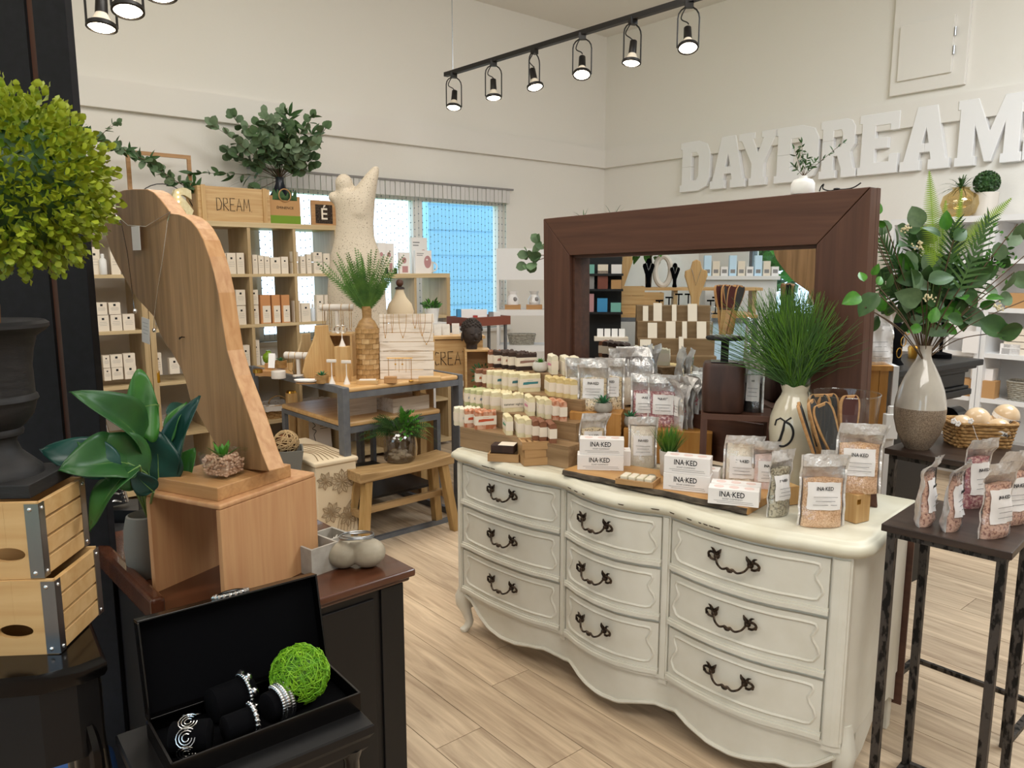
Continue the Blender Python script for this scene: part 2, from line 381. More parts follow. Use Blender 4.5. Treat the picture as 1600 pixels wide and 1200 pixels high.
# walls
WA0,WA1,WZ0,WZ1=1.385,3.92,.955,2.275
b=B()
for q in((-.2,WA0,0,CEIL),(WA1,9.2,0,CEIL),(WA0,WA1,0,WZ0),(WA0,WA1,WZ1,CEIL)): wbox(b,q[0],q[1],-.2,0,q[2],q[3])
struct('wall_back',b.mesh(),'wall')
b=B();wbox(b,-.2,0,0,9.5,0,CEIL);struct('wall_right',b.mesh(),'wall')
b=B()
SB0,SB1,SZ1=.7,7.6,2.5
for q in((0,SB0,0,CEIL),(SB1,9.5,0,CEIL),(SB0,SB1,0,.35),(SB0,SB1,SZ1,CEIL)): wbox(b,9,9.2,q[0],q[1],q[2],q[3])
struct('wall_left',b.mesh(),'wall_smooth')
b=B();wbox(b,-.2,9.2,9.5,9.7,0,CEIL);struct('wall_front',b.mesh(),'wall_smooth')
b=B();wbox(b,-.2,9.2,-.2,9.7,CEIL,CEIL+.1);struct('ceiling',b.mesh(),'ceiling')
b=B();wbox(b,0,9,0,.045,2.60,2.79);struct('trim_1',b.mesh(),'wall_smooth',label='shallow plastered beam along the window wall')
b=B();wbox(b,0,.045,.045,9.5,2.60,2.79);struct('trim_2',b.mesh(),'wall_smooth',label='shallow plastered beam along the lettered wall')
for i,(q) in enumerate(((0,WA0+0,0,.015),(0,9,0,.015))):pass
b=B();wbox(b,.0,9,0,.015,0,.1);struct('baseboard_back',b.mesh(),'trimw')
b=B();wbox(b,0,.015,.015,9.5,0,.1);struct('baseboard_right',b.mesh(),'trimw')
# back window
b=B()
for q in((WA0,WA0+.06,WZ0,WZ1),(WA1-.06,WA1,WZ0,WZ1),(WA0+.06,WA1-.06,WZ0,WZ0+.05),(WA0+.06,WA1-.06,WZ1-.14,WZ1),(2.33,2.43,WZ0+.05,WZ1-.14)): wbox(b,q[0],q[1],-.14,-.06,q[2],q[3])
win=struct('window_1',b.mesh(),'white',label='wide white framed window behind bead strings')
for a0,a1 in((WA0+.06,2.33),(2.43,WA1-.06)):
    b=B();wbox(b,a0,a1,-.105,-.1,WZ0+.05,WZ1-.14);b.o('pane','windowglass',win)
b=B();wbox(b,WA0-.03,WA1+.03,-.05,.04,WZ0-.03,WZ0);b.o('sill','white',win)
# blind valance: hanging vertical slats and rail
bl=thing('vertical_blind_valance','short row of off-white vertical blind vanes under rail above the window','blind',rm((WA0+WA1)/2,.03,2.285),ROT)
L=WA1-WA0+.1
B().box(-L/2,L/2,-.02,.0,-.005,.012).o('rail','inkgrey',bl)
vm=B().box(-.022,.022,-.008,-.004,-.125,-.005).mesh('vane');vm.materials.append(M['blind'])
k=int(L/.05)
for i in range(k): obj('vane',vm,None,bl,(-L/2+.025+i*.05,.0 if i%2 else -.003,0))
# bead strings (nobody could count them)
b=B();r_=random.Random(5)
for i in range(int((WA1-WA0)/.042)):
    a=WA0+.02+i*.042
    s=b.M
    p=rm(a,.005,0)
    b.cyl((p.x,p.y,WZ0+.02),(p.x,p.y,2.26),.0009,n=3)
    z=WZ0+.05+r_.random()*.03
    while z<2.15:
        b.ball((p.x,p.y,z),.0048,4,sz=1.1);z+=.062
o=b.o('bead_curtain','bead');tag(o,'sheer curtain of fine strings with tiny dark beads over the window','curtain',kind='stuff')
# shopfront windows on the left wall
b=B()
n_=5;wd=(SB1-SB0)/n_
for i in range(n_+1): wbox(b,9.02,9.12,SB0+i*wd-.04,SB0+i*wd+.04,.35,SZ1)
for i in range(n_):
    wbox(b,9.02,9.12,SB0+i*wd+.04,SB0+(i+1)*wd-.04,.35,.43);wbox(b,9.02,9.12,SB0+i*wd+.04,SB0+(i+1)*wd-.04,SZ1-.08,SZ1)
w2=struct('window_2',b.mesh(),'greymetal',label='shopfront glazing seen in the mirror')
for i in range(n_):
    b=B();wbox(b,9.06,9.065,SB0+i*wd+.04,SB0+(i+1)*wd-.04,.43,SZ1-.08);b.o('pane','windowglass',w2)
# outdoors
mk('lawn','86b066',.95,c2='6a9650',scale=(3,3,3))
b=B();wbox(b,-6,30,-10,20,-.3,-.2);o=struct('ground',b.mesh(),'lawn')
b=B();wbox(b,-2.5,1.44,-1.6,-1.3,-.2,3.4)
for i in range(12):wbox(b,-2.5,1.44,-1.3,-1.29,i*.28,i*.28+.24)
o=b.o('annex_wall','siding');tag(o,'pale blue painted building wall seen through the right window pane','building')
lf=B().grid(lambda u,v:((u-.5)*.3*sin(PI*v),v*.4,.03*sin(PI*u)),2,3).mesh('l');lf.materials.append(M['leaf_bright'])
rt=random.Random(9)
for i,(a,bb,h,lab) in enumerate(((15,-3.2,4.5,'leftmost leafy green tree outside, seen in the mirror'),(17.5,1.6,5.2,'tall leafy tree outside, middle one in the mirror'),(15,6.4,4.2,'rounded leafy tree outside near the mirror right end'))):
    t=thing('tree',lab,'tree',rm(a,bb,-.2),0,'trees beyond the shopfront')
    B().tube([(0,0,0),(.05,0,h*.3),(0,.05,h*.7)],[.16,.12,.05],8).o('trunk','stem',t)
    b=B()
    for k in range(1300):
        v=Vector((rt.gauss(0,1),rt.gauss(0,1),rt.gauss(0,1))).normalized()*(rt.random()**.33)
        c=Vector((v.x*1.9,v.y*1.9,h*.62+v.z*h*.36));b.M=Matrix.Translation(c)@Matrix.Rotation(rt.random()*6,4,'Z')@Matrix.Rotation(rt.random()*3,4,'X');q=.17
        b.add([(-q,0,0),(0,-q,.04),(q,0,0),(0,q,.04)],[(0,1,2,3)])
    o=b.o('foliage','leaf_bright',t);o['kind']='stuff'
# ---------------- wall letters ----------------
def onright(px,py,off=.03):
    p0=rm(off,0);return plane(px,py,(p0.x,p0.y),BU)
def tR(px,py): 
    p=onright(px,py);return (p-rm(.03,0,p.z)).dot(Vector((BU[0],BU[1],0)))
def Lsh(ch,w):
    s=.24*1 if ch!='M' else .22   # stem width fraction of height
    h=1.0
    if ch=='D': return [(0,0),(.62*w,0),(.9*w,.08),(w,.25),(w,.75),(.9*w,.92),(.62*w,1),(0,1),(0,.86),(.06*w,.86),(.06*w,.5),(.38*w,.5),(.38*w,.78),(.55*w,.78),(.62*w,.7),(.62*w,.3),(.55*w,.22),(.38*w,.22),(.38*w,.499),(.06*w,.499),(.06*w,.14),(0,.14)]
    if ch=='A': return [(0,0),(.42*w,0),(.42*w,.16),(.37*w,.16),(.4*w,.28),(.49*w,.28),(.49*w,.42),(.43*w,.42),(.5*w,.66),(.57*w,.42),(.491*w,.42),(.491*w,.28),(.6*w,.28),(.63*w,.16),(.58*w,.16),(.58*w,0),(w,0),(w,.16),(.93*w,.16),(.7*w,1),(.3*w,1),(.07*w,.16),(0,.16)]
    if ch=='Y': return [(.3*w,0),(.74*w,0),(.74*w,.15),(.68*w,.15),(.68*w,.42),(.93*w,.86),(w,.86),(w,1),(.6*w,1),(.6*w,.88),(.65*w,.88),(.52*w,.62),(.38*w,.88),(.43*w,.88),(.43*w,1),(0,1),(0,.86),(.08*w,.86),(.36*w,.42),(.36*w,.15),(.3*w,.15)]
    if ch=='R': return [(0,0),(.46*w,0),(.46*w,.14),(.38*w,.14),(.38*w,.38),(.48*w,.38),(.6*w,.14),(.6*w,0),(w,0),(w,.14),(.93*w,.14),(.82*w,.44),(.93*w,.55),(.93*w,.85),(.84*w,.96),(.68*w,1),(0,1),(0,.86),(.06*w,.86),(.06*w,.65),(.36*w,.65),(.36*w,.82),(.56*w,.82),(.6*w,.76),(.6*w,.58),(.56*w,.53),(.36*w,.53),(.36*w,.649),(.06*w,.649),(.06*w,.14),(0,.14)]
    if ch=='E': return [(0,0),(w,0),(w,.32),(.78*w,.32),(.78*w,.2),(.42*w,.2),(.42*w,.42),(.74*w,.42),(.74*w,.6),(.42*w,.6),(.42*w,.8),(.78*w,.8),(.78*w,.7),(w,.7),(w,1),(0,1),(0,.86),(.07*w,.86),(.07*w,.14),(0,.14)]
    if ch=='M': return [(0,0),(.32*w,0),(.32*w,.14),(.28*w,.14),(.28*w,.6),(.46*w,.04),(.56*w,.04),(.73*w,.6),(.73*w,.14),(.69*w,.14),(.69*w,0),(w,0),(w,.14),(.96*w,.14),(.96*w,.86),(w,.86),(w,1),(.7*w,1),(.51*w,.5),(.31*w,1),(0,1),(0,.86),(.04*w,.86),(.04*w,.14),(0,.14)]
    if ch=='S': return [(0,.0),(.2*w,.05),(.7*w,0),(w,.15),(w,.45),(.8*w,.58),(.35*w,.68),(.35*w,.8),(.7*w,.8),(.75*w,.68),(.97*w,.68),(.97*w,1),(.8*w,.96),(.3*w,1),(0,.85),(0,.6),(.2*w,.45),(.65*w,.35),(.65*w,.2),(.3*w,.2),(.22*w,.34),(0,.34)]
ZL0,ZL1=2.27,2.735
for ch,x0,x1,lab in(('D',1066,1112,'first letter D of the big white wall word, at its left end'),('A',1113,1168,'white wall letter A between the first D and the Y'),('Y',1156,1216,'white wall letter Y'),('D',1213,1281,'white wall letter D behind the green sprig, after the Y'),('R',1283,1341,'white wall letter R'),('E',1343,1405,'white wall letter E'),('A',1409,1486,'white wall letter A between the E and the M'),('M',1494,1598,'large white wall letter M'),('S',1599,1672,'white wall letter cut by the right picture edge, after the M')):
    t0,t1=tR(x0,230),tR(x1,230);w_=t1-t0;H_=ZL1-ZL0
    b=B();b.prism([(p[0]*1.0,p[1]*H_) for p in Lsh(ch,w_)],0,.05,'xz')
    o=b.o('wall_letter','letterw',bev=.004);o.matrix_world=Matrix.Translation(rm(.05,t0,ZL0))@Matrix.Rotation(math.atan2(BU[1],BU[0]),4,'Z')@Matrix.Translation((0,-.002-.0,0))
    tag(o,lab,'letter',group='white wall letters')
# electrical cabinet cover
t0,t1=tR(1396,60),tR(1513,60)
zb=onright(1510,131).z
b=B();wbox(b,0,.035,t0,t1,zb,3.75);cab=b.o('wall_cover_panel','wall_smooth',bev=.003);tag(cab,'large white square cover panel with a smaller hatch on the upper right wall','panel')
t0,t1=tR(1408,60),tR(1492,60);zb=onright(1450,120).z;zt_=onright(1490,24).z
b=B();wbox(b,.035,.055,t0,t1,zb,zt_);o=b.o('hatch','wall_smooth',cab,bev=.003)
b=B()
for z in(zt_-.12,zb+.15): p=rm(.058,t1+.01,z);b.cyl((p.x,p.y,z-.03),(p.x,p.y,z+.03),.008,n=8)
b.o('hinge','steel',cab)
# ---------------- track lights ----------------
def spotlight(p,axis,tiltx,tilty,lab,energy=14,s=1.3):
    t=thing('track_spotlight',lab,'spotlight',p,axis,'spotlights on the ceiling track');t.scale=(s,s,s)
    B().cb(0,0,-.02,.035,.025,.03).o('adapter','darkmetal',t)
    arc=[(-.045,0,-.18)]+[(-.045*cos(a),0,-.06+.045*sin(a)) for a in [PI*i/8 for i in range(9)]]+[(.045,0,-.18)]
    B().tube(arc,.0035,6,flat=1).o('yoke','darkmetal',t)
    hd=bpy.data.objects.new('lamp_head',B().lathe([(.014,.07),(.016,.068),(.018,.015),(.018,.01)],16).mesh('h',True));C.objects.link(hd);hd.data.materials.append(M['darkmetal']);hd.parent=t;hd.location=(0,0,-.155);hd.rotation_euler=(tiltx,tilty,0)
    B().lathe([(.016,.012),(.024,-.005),(.036,-.028)],20,cap=False).o('bulb_neck','paperwarm',hd,smooth=True)
    B().lathe([(.039,-.02),(.044,-.024),(.044,-.034),(.038,-.036)],24,cap=False).o('ring','darkmetal',hd,smooth=True)
    B().lathe([(.038,-.03),(.03,-.036),(.012,-.038)],20).o('bulb_face','bulb',hd,smooth=True)
    B().tube(smoothpath([(0,0,-.005),(-.02,.0,-.03),(-.03,.01,-.06),(-.005,.01,-.075),(0,0,-.085)],5),.0028,5).o('cable','darkmetal',t)
    l=bpy.data.lights.new('spot','SPOT');l.energy=energy;l.color=(1,.94,.84);l.spot_size=R(100);l.spot_blend=.8;l.shadow_soft_size=.04
    lo=bpy.data.objects.new('spot_beam',l);C.objects.link(lo);lo.parent=hd;lo.location=(0,0,-.045)
    return t
# main track: from px (700,118) far end to (1090,0) near end, height set by ceiling drop
TZ=2.98
pA=at(700,119,TZ);pB=at(1085,2,TZ);dv=(pB-pA).normalized();ang=math.atan2(dv.y,dv.x)
pE=pA+dv*((pB-pA).length+1.6)
tr=thing('ceiling_track','black ceiling track rail running from mid-room toward the upper right','track',pA,ang)
B().box(-.03,(pE-pA).length,-.018,.018,0,.03).o('rail','darkmetal',tr)
b=B();b.cyl((.06,0,.03),(.06,0,CEIL-TZ),.003,n=5);b.o('hanging_chain','steel',tr)
b=B();b.cyl(((pE-pA).length-.2,0,.03),((pE-pA).length-.2,0,CEIL-TZ),.003,n=5);b.o('hanging_chain','steel',tr)
for i,(px,py,tx,ty,az,lab) in enumerate(((709,128,-.22,.12,.3,'small lit spotlight at the far left end of the track'),(771,105,-.15,0,.2,'second lit spotlight from the far end of the track'),(835,84,-.3,.12,.9,'spotlight tilted sideways, third from the far end'),(910,58,-.42,0,-.1,'fourth spotlight from the far end, facing the camera'),(989,29,-.1,.15,.4,'fifth spotlight from the far end, beam pointing down'),(1077,-2,-.42,0,-.1,'largest and nearest visible spotlight on the track'))):
    p=plane(px,py,(pA.x,pA.y),(dv.x,dv.y));p.z=TZ;spotlight(p,az,tx,ty,lab)
# left track above the bookcase, mostly cropped
q0=at(150,-62,2.98);q1=at(196,-95,2.98)
l2=thing('ceiling_track','black ceiling track rail at the upper left, above the picture edge','track',q0,math.atan2((q1-q0).y,(q1-q0).x));B().box(-.3,1.6,-.018,.018,0,.03).o('rail','darkmetal',l2)
b=B();b.cyl((.1,0,.03),(.1,0,CEIL-TZ),.003,n=5);b.o('hanging_chain','steel',l2)
for px,py,tx,lab in((152,-60,-.12,'lower left of the spotlights in the top left corner'),(192,-92,-.25,'brightest spotlight in the top left corner'),(243,-125,-.2,'cropped spotlight at the top edge, right of the other two corner ones')):
    p=at(px,py,2.98);spotlight(p,.9,tx,.12,lab,14,1.6)
# ---------------- dresser ----------------
DO=Vector((-.223,3.048,0)); DU=Vector((.7605,-.6493,0)); DN=Vector((.6493,.7605,0)); DR=math.atan2(-.6493,.7605)
def dl(x,y,z=0): return DO+DU*x+DN*y+Vector((0,0,z))
def dloc(p): q=p-DO; return Vector((q.dot(DU),q.dot(DN),q.z))
TOPF=[(-.05,.03),(-.035,-.002),(.0,-.016),(.06,-.02),(.1,-.03),(.18,-.045),(.27,-.054),(.36,-.06),(.436,-.058),(.5,-.047),(.543,-.045),(.595,-.058),(.66,-.088),(.75,-.112),(.836,-.118),(.92,-.102),(.97,-.082),(1.01,-.077),(1.054,-.09),(1.12,-.108),(1.2,-.122),(1.3,-.128),(1.38,-.12),(1.44,-.105),(1.5,-.095),(1.55,-.088),(1.59,-.067),(1.612,-.03),(1.618,.03)]
def yf(x): return interp(TOPF,x)
dr=thing('dresser','cream painted French style triple dresser with nine serpentine drawers and bronze pulls','dresser',dl(0,0),DR)
# top with moulded edge
outl=[Vector((x,y,0)) for x,y in TOPF]+[Vector((1.608,.25,0)),(Vector((1.60,.497,0))),Vector((-.02,.497,0)),Vector((-.045,.25,0))]
cen=Vector((.78,.22,0))
def inset(o,d):
    n=len(o);r=[]
    for i in range(n):
        a=o[i-1];b_=o[(i+1)%n];t=(b_-a).normalized();r.append(o[i]+Vector((-t.y,t.x,0))*d)
    return r
b=B();prof=[(.018,.752),(.012,.758),(.0,.765),(-.002,.776),(.003,.786),(.012,.790),(.016,.7915),(.02,.797),(.03,.800),(.035,.7985),(.05,.7985)]
b.rings([[tuple(p+Vector((0,0,z))) for p in inset(outl,d)] for d,z in prof])
b.o('top','creamtop',dr,smooth=True,ang=1.2)
# body
def yb(x): return yf(x)+.034
bd=[( -.01,.02)]+[(x,yb(x)) for x in [i*.03 for i in range(0,54)] if 0<=x<=1.57]+[(1.585,.0),(1.585,.48),(-.01,.48)]
b=B();b.prism(bd,.2,.756);b.o('body','cream',dr,smooth=True,ang=.5)
def front(b,x0,x1,z0,z1,off,th=.012,nx=16,zb=None):
    rs=[]
    for i in range(nx+1):
        x=lerp(x0,x1,i/nx);zl=zb(x) if zb else z0;y=yb(x)-off
        rs.append([(x,y+th,zl),(x,y,zl),(x,y,z1),(x,y+th,z1)])
    b.rings(rs)
# apron
AP=[(-.0,.17),(.03,.165),(.07,.15),(.12,.11),(.18,.08),(.25,.066),(.33,.07),(.4,.085),(.47,.094),(.52,.086),(.56,.084),(.6,.092),(.64,.08),(.7,.058),(.78,.05),(.85,.055),(.92,.075),(.97,.082),(1.01,.078),(1.05,.09),(1.1,.07),(1.18,.05),(1.26,.046),(1.33,.06),(1.4,.08),(1.44,.076),(1.5,.1),(1.57,.16)]
za=lambda x: interp(AP,x)
b=B();front(b,.0,1.57,.05,.2,.0,.018,90,za)
b.o('apron','cream',dr,smooth=True,ang=.5)
b=B();b.tube([(x,yb(x)-.002,za(x)+.006) for x in [i*.0157 for i in range(1,100)]],.0075,6);b.o('apron_bead','cream',dr,smooth=True)
for x in(-.008,1.567): b=B();b.prism([(.04,.2),(.47,.2),(.47,.1),(.4,.14),(.25,.16),(.12,.1),(.04,.09)],x,x+.016,'yz');b.o('side_apron','cream',dr)
# stiles
for x0,x1 in((-.012,.016),(.548,.575),(.985,1.012),(1.52,1.57)):
    b=B();front(b,x0,x1,.17,.755,.012,.02,4)
    front(b,x0+.005,x1-.005,.19,.745,.017,.02,4);b.o('stile','cream',dr)
b=B();front(b,.0,1.57,.187,.2,.014,.03,60);front(b,0,1.57,.745,.757,.006,.03,60);b.o('rail','cream',dr)
# handle mesh pieces
def pull():
    b=B();g=[]
    for sx in(-1,1):
        cx=.047*sx
        b.ball((cx,-.006,.002),.0095,10,sy=.7);b.ball((cx,-.012,.002),.006,8)
        b.tube(smoothpath([(cx,-.006,.004),(cx+.010*sx,-.011,.012),(cx+.020*sx,-.009,.010),(cx+.024*sx,-.006,.0),(cx+.015*sx,-.009,-.008),(cx+.004*sx,-.008,-.009)],4),[.0035]*21,5)
        b.tube(smoothpath([(cx,-.006,.006),(cx-.008*sx,-.008,.016),(cx-.012*sx,-.006,.024)],4),[.0055,.006,.006,.0055,.005,.004,.003,.002,.001],5)
        b.tube(smoothpath([(cx+.004*sx,-.006,.006),(cx+.01*sx,-.008,.019),(cx+.018*sx,-.006,.022)],4),[.004,.0045,.0045,.004,.0035,.003,.002,.0015,.001],5)
        b.ball((cx+.022*sx,-.006,-.004),.005,6)
    b.tube(smoothpath([(-.046,-.012,.0),(-.038,-.02,-.014),(-.022,-.026,-.022),(-.008,-.024,-.018),(0,-.025,-.021),(.008,-.024,-.018),(.022,-.026,-.022),(.038,-.02,-.014),(.046,-.012,.0)],4),[.0032]*12+[.0045]*9+[.0032]*12,6)
    b.ball((0,-.025,-.022),.006,8,sx=1.6)
    return b.mesh('pull',True)
PULL=pull();PULL.materials.append(M['bronze'])
cols=[(.022,.542,.275),(.581,.979,.745),(1.018,1.514,1.25)]
rows=[(.578,.74),(.392,.562),(.2,.376)]
for ci,(x0,x1,hx) in enumerate(cols):
    for ri,(z0,z1) in enumerate(rows):
        b=B();front(b,x0,x1,z0+.018,z1,.010,.02,20)
        front(b,x0-.004,x1+.004,z0,z0+.012,.022,.03,20);front(b,x0-.004,x1+.004,z0+.01,z0+.018,.016,.03,20)
        d=b.o('drawer','cream',dr,smooth=True,ang=.5)
        # cusped moulding line
        u0,u1=x0+.022,x1-.022;v0,v1=z0+.036,z1-.018;hm=(v0+v1)/2;hh=(v1-v0)/2
        pts=[]
        N=14
        for i in range(N+1): x=lerp(u0+.02,u1-.02,i/N);pts.append((x,v1))
        side=[(u1-.006,v1-.002),(u1-.002,v1-.012),(u1-.006,hm+hh*.6),(u1-.014,hm+hh*.35),(u1-.01,hm+.1*hh),(u1+.002,hm-.2*hh),(u1+.008,hm-hh*.5),(u1+.004,v0+.02),(u1-.006,v0+.004)]
        pts+=side
        for i in range(N+1): x=lerp(u1-.02,u0+.02,i/N);pts.append((x,v0))
        pts+=[(u0+u1-x,z) for x,z in side[::-1]]
        pts.append(pts[0])
        b=B();b.tube([(x,yb(x)-.0105,z) for x,z in pts],.0052,5,cap=False);b.o('drawer_moulding','cream',d,smooth=True)
        h=obj('handle',PULL,None,d,(hx,yb(hx)-.012,(z0+z1)/2+.024-.004))
        sl=(yb(hx+.05)-yb(hx-.05))/.1;h.rotation_euler=(0,0,math.atan(sl));h.scale=(1.15,1.1,1.1)
        if ri==0 and ci==2: h['label']='bronze pull with a small dark leaf tag'
# legs
def cab(sx):
    b=B();S=[(0,0,.24,.03,.03),(-.004*sx,-.004,.2,.033,.033),(-.018*sx,-.014,.16,.033,.033),(-.018*sx,-.016,.12,.028,.028),(-.006*sx,-.006,.08,.02,.02),(.004*sx,.0,.045,.0165,.0165),(.0*sx,-.004,.025,.017,.018),(-.01*sx,-.012,.012,.02,.022),(-.012*sx,-.014,.0,.016,.017)]
    b.loft([(a,c,z,p,q) for a,c,z,p,q in S][::-1],14,2.6);return b.mesh('leg',True)
obj('leg',cab(1),'cream',dr,(.012,.045,0));obj('leg',cab(-1),'cream',dr,(1.553,-.005,0))
for x in(.015,1.555):
    b=B();b.cb(x,.46,0,.042,.04,.2);b.o('leg','cream',dr,bev=.004)
b=B();b.box(1.53,1.603,.485,.495,.08,.75);b.o('back_panel','walnutf',dr)
rc=random.Random(2)
b=B()
for x in(.19,.21,.33,.36,.395,.62,.66,.7,.86,1.03,1.1,1.14,1.16,1.18,1.2,.24,.97):
    y=yf(x);w_=rc.uniform(.004,.016)
    b.add([(x-w_,yf(x-w_)-.0035,.776),(x+w_,yf(x+w_)-.0035,.7755),(x+w_*.7,yf(x+w_*.7)-.0025,.7715),(x-w_*.6,yf(x-w_*.6)-.0025,.772)],[(0,1,2,3)])
_o=b.o('paint_chips','chip',dr);_o['kind']='stuff'
# ---------------- mirror ----------------
MR=R(-49.3);MU=Vector((cos(MR),sin(MR),0));MN=Vector((-sin(MR),cos(MR),0));MP=dl(-.036,.599)
mr_=thing('framed_mirror','large mirror in a wide mitred dark brown wooden frame standing on the dresser','mirror',(MP.x,MP.y,.80),MR)
W_,H2,fw=1.475,.958,.168
def sl(b,pts,y0,y1): b.prism(pts,y0,y1,'xz')
rotm=Matrix.Rotation(-R(1.06),4,'Y')
def rt(b): b.M=Matrix.Translation((.022,0,.0))@rotm;return b
g=.0012
for nmx,pts,mt in(('frame_board',[(g,0+g),(fw-g,fw+g),(fw-g,H2-fw-g),(g,H2-g)],'walnutz'),('frame_board',[(g*2,H2),(W_-g*2,H2),(W_-fw-g,H2-fw),(fw+g,H2-fw)],'walnutf'),('frame_board',[(W_,g),(W_,H2-g),(W_-fw,H2-fw-g),(W_-fw,fw+g)],'walnutz'),('frame_board',[(g,0),(W_-g,0),(W_-fw,fw),(fw,fw)],'walnutf')):
    b=rt(B());sl(b,pts,0,.045);b.o(nmx,mt,mr_,bev=.002)
b=rt(B())
i0=fw
for q in((i0,i0+.012,fw,H2-fw),(W_-fw-.012,W_-fw,fw,H2-fw)): b.box(q[0],q[1],.02,.07,q[2],q[3])
b.box(fw,W_-fw,.02,.07,H2-fw-.012,H2-fw);b.box(fw,W_-fw,.02,.07,fw,fw+.012);b.o('inner_lip','walnutf',mr_)
b=rt(B());b.box(.0,.06,.045,.07,.0,H2);b.box(W_-.06,W_,.045,.07,0,H2);b.box(.06,W_-.06,.045,.07,H2-.06,H2);b.box(.1,W_-.1,.07,.076,.1,H2-.1);b.o('backing','walnutz',mr_)
GA=R(-1.7);b=rt(B());b.M=b.M@Matrix.Translation((W_/2,.046,0))@Matrix.Rotation(GA,4,'Z')@Matrix.Translation((-W_/2,0,0));b.box(fw-.01,W_-fw+.01,0,.005,fw-.01,H2-fw+.01);b.o('mirror_glass','mirror',mr_)
for x in(.25,1.15): B().box(x,x+.06,.076,.1,-.79,.5).o('support_post','walnutz',mr_)
# mirror-image helper: what the photo shows in the mirror at virtual distance -> its real place
_mp=Vector((MP.x,MP.y,0))+MU*(W_/2)+MN*.046;MN=Vector((-sin(MR+GA),cos(MR+GA),0))
def refl(p):
    k=(p-_mp).dot(MN);return p-MN*(2*k)
def mv(px,py,y): return refl(atD(px,py,y))
# ---------------- cube shelving ----------------
K0=Vector((-2.151,5.226,0));KU=Vector((.766,.643,0));KN=Vector((-.643,.766,0));KR=math.atan2(.643,.766)
def kl(t,d,z=0): return K0+KU*t+KN*d+Vector((0,0,z))
def kt(px,py,d=.0):
    p=plane(px,py,kl(0,d),KU);q=p-K0;return q.dot(KU),p.z
def shelfunit(lab,t0,ncol,pitch,tops,dep=.38,th=.022,ot=.036,m1='kallax',m2='kallaxz'):
    s=thing('cube_shelf',lab,'shelf',kl(t0,0),KR)
    Wd=ncol*pitch+ot
    B().box(0,Wd,0,dep,tops[0]-ot,tops[0]).o('top_board',m1,s,bev=.002)
    B().box(0,Wd,0,dep,tops[-1],tops[-1]+ot).o('bottom_board',m1,s)
    for x in(0,Wd-ot): B().box(x,x+ot,0.001,dep,tops[-1]+ot,tops[0]-ot).o('side_board',m2,s)
    for z in tops[1:-1]: B().box(ot,Wd-ot,.004,dep,z-th,z).o('shelf_board',m1,s)
    for i in range(1,ncol):
        zz=[tops[-1]+ot]+[z for z in tops[1:-1]][::-1]+[tops[0]-ot]
        for a,c in zip(zz,zz[1:]):
            B().box(i*pitch+ot/2-th/2,i*pitch+ot/2+th/2,.006,dep,a,c-(th if c!=zz[-1] else 0)).o('divider',m2,s)
    return s
TP=[1.855,1.495,1.135,.775,.415,.03]
sA=shelfunit('tall light oak cube shelf with product boxes in front of the window',-.313,4,.34,TP)
sB=shelfunit('tall light oak cube shelf at the left behind the wooden bust, topped by marquee letters',-.313-.037-2*.36-.003-.0,2,.36,TP)
sC=shelfunit('low light oak cube shelf right of the statue holding mask boxes on top',1.09,3,.33,[1.49,1.135,.775,.415,.03])
# ---------------- middle display table ----------------
T0=at(537,607,.9);TU=Vector((.75,.66,0)).normalized();TN=Vector((-.66,.75,0)).normalized();TR=math.atan2(TU.y,TU.x)
def tl(x,y,z=0): return Vector((T0.x,T0.y,0))+TU*x+TN*y+Vector((0,0,z))
tb=thing('display_table','tall display table with light wood top on a grey metal frame, laden with jewellery stands','table',tl(0,0),TR)
TW,TD=.80,1.25
B().box(.03,TW-.03,.0,TD,.872,.90).o('tabletop','tabletop',tb,bev=.012,seg=3)
for x in(.0,TW-.028):
    for y in(.0,TD-.065): B().box(x-(.006 if x==0 else 0),x+.034,y,y+.065,.0,.902).o('leg','greymetal',tb,bev=.004)
for x in(0,TW-.028): B().box(x,x+.028,.065,TD-.065,.862,.903).o('side_rail','greymetal',tb,bev=.003);B().box(x,x+.028,.065,TD-.065,.0,.04).o('floor_rail','greymetal',tb)
B().box(.034,TW-.028,.002,.03,.838,.873).o('front_rail','greymetal',tb)
B().box(.028,TW-.028,.002,.03,.0,.025).o('front_floor_rail','greymetal',tb)
# low nested table beneath
lt=thing('nested_table','lower wood and grey metal table tucked under the display table','table',tl(.06,.12),TR)
B().box(.0,.66,.0,.8,.655,.685).o('tabletop','tabletop',lt,bev=.01)
for x in(0,.635):
    for y in(.0,.76): B().box(x,x+.025,y,y+.04,.03,.655).o('leg','greymetal',lt)
    B().box(x,x+.025,.04,.76,.63,.655).o('side_rail','greymetal',lt)
B().box(.025,.635,.0,.02,.62,.655).o('front_rail','greymetal',lt)
B().box(.025,.635,.03,.77,.2,.215).o('wire_shelf','darkmetal',lt)
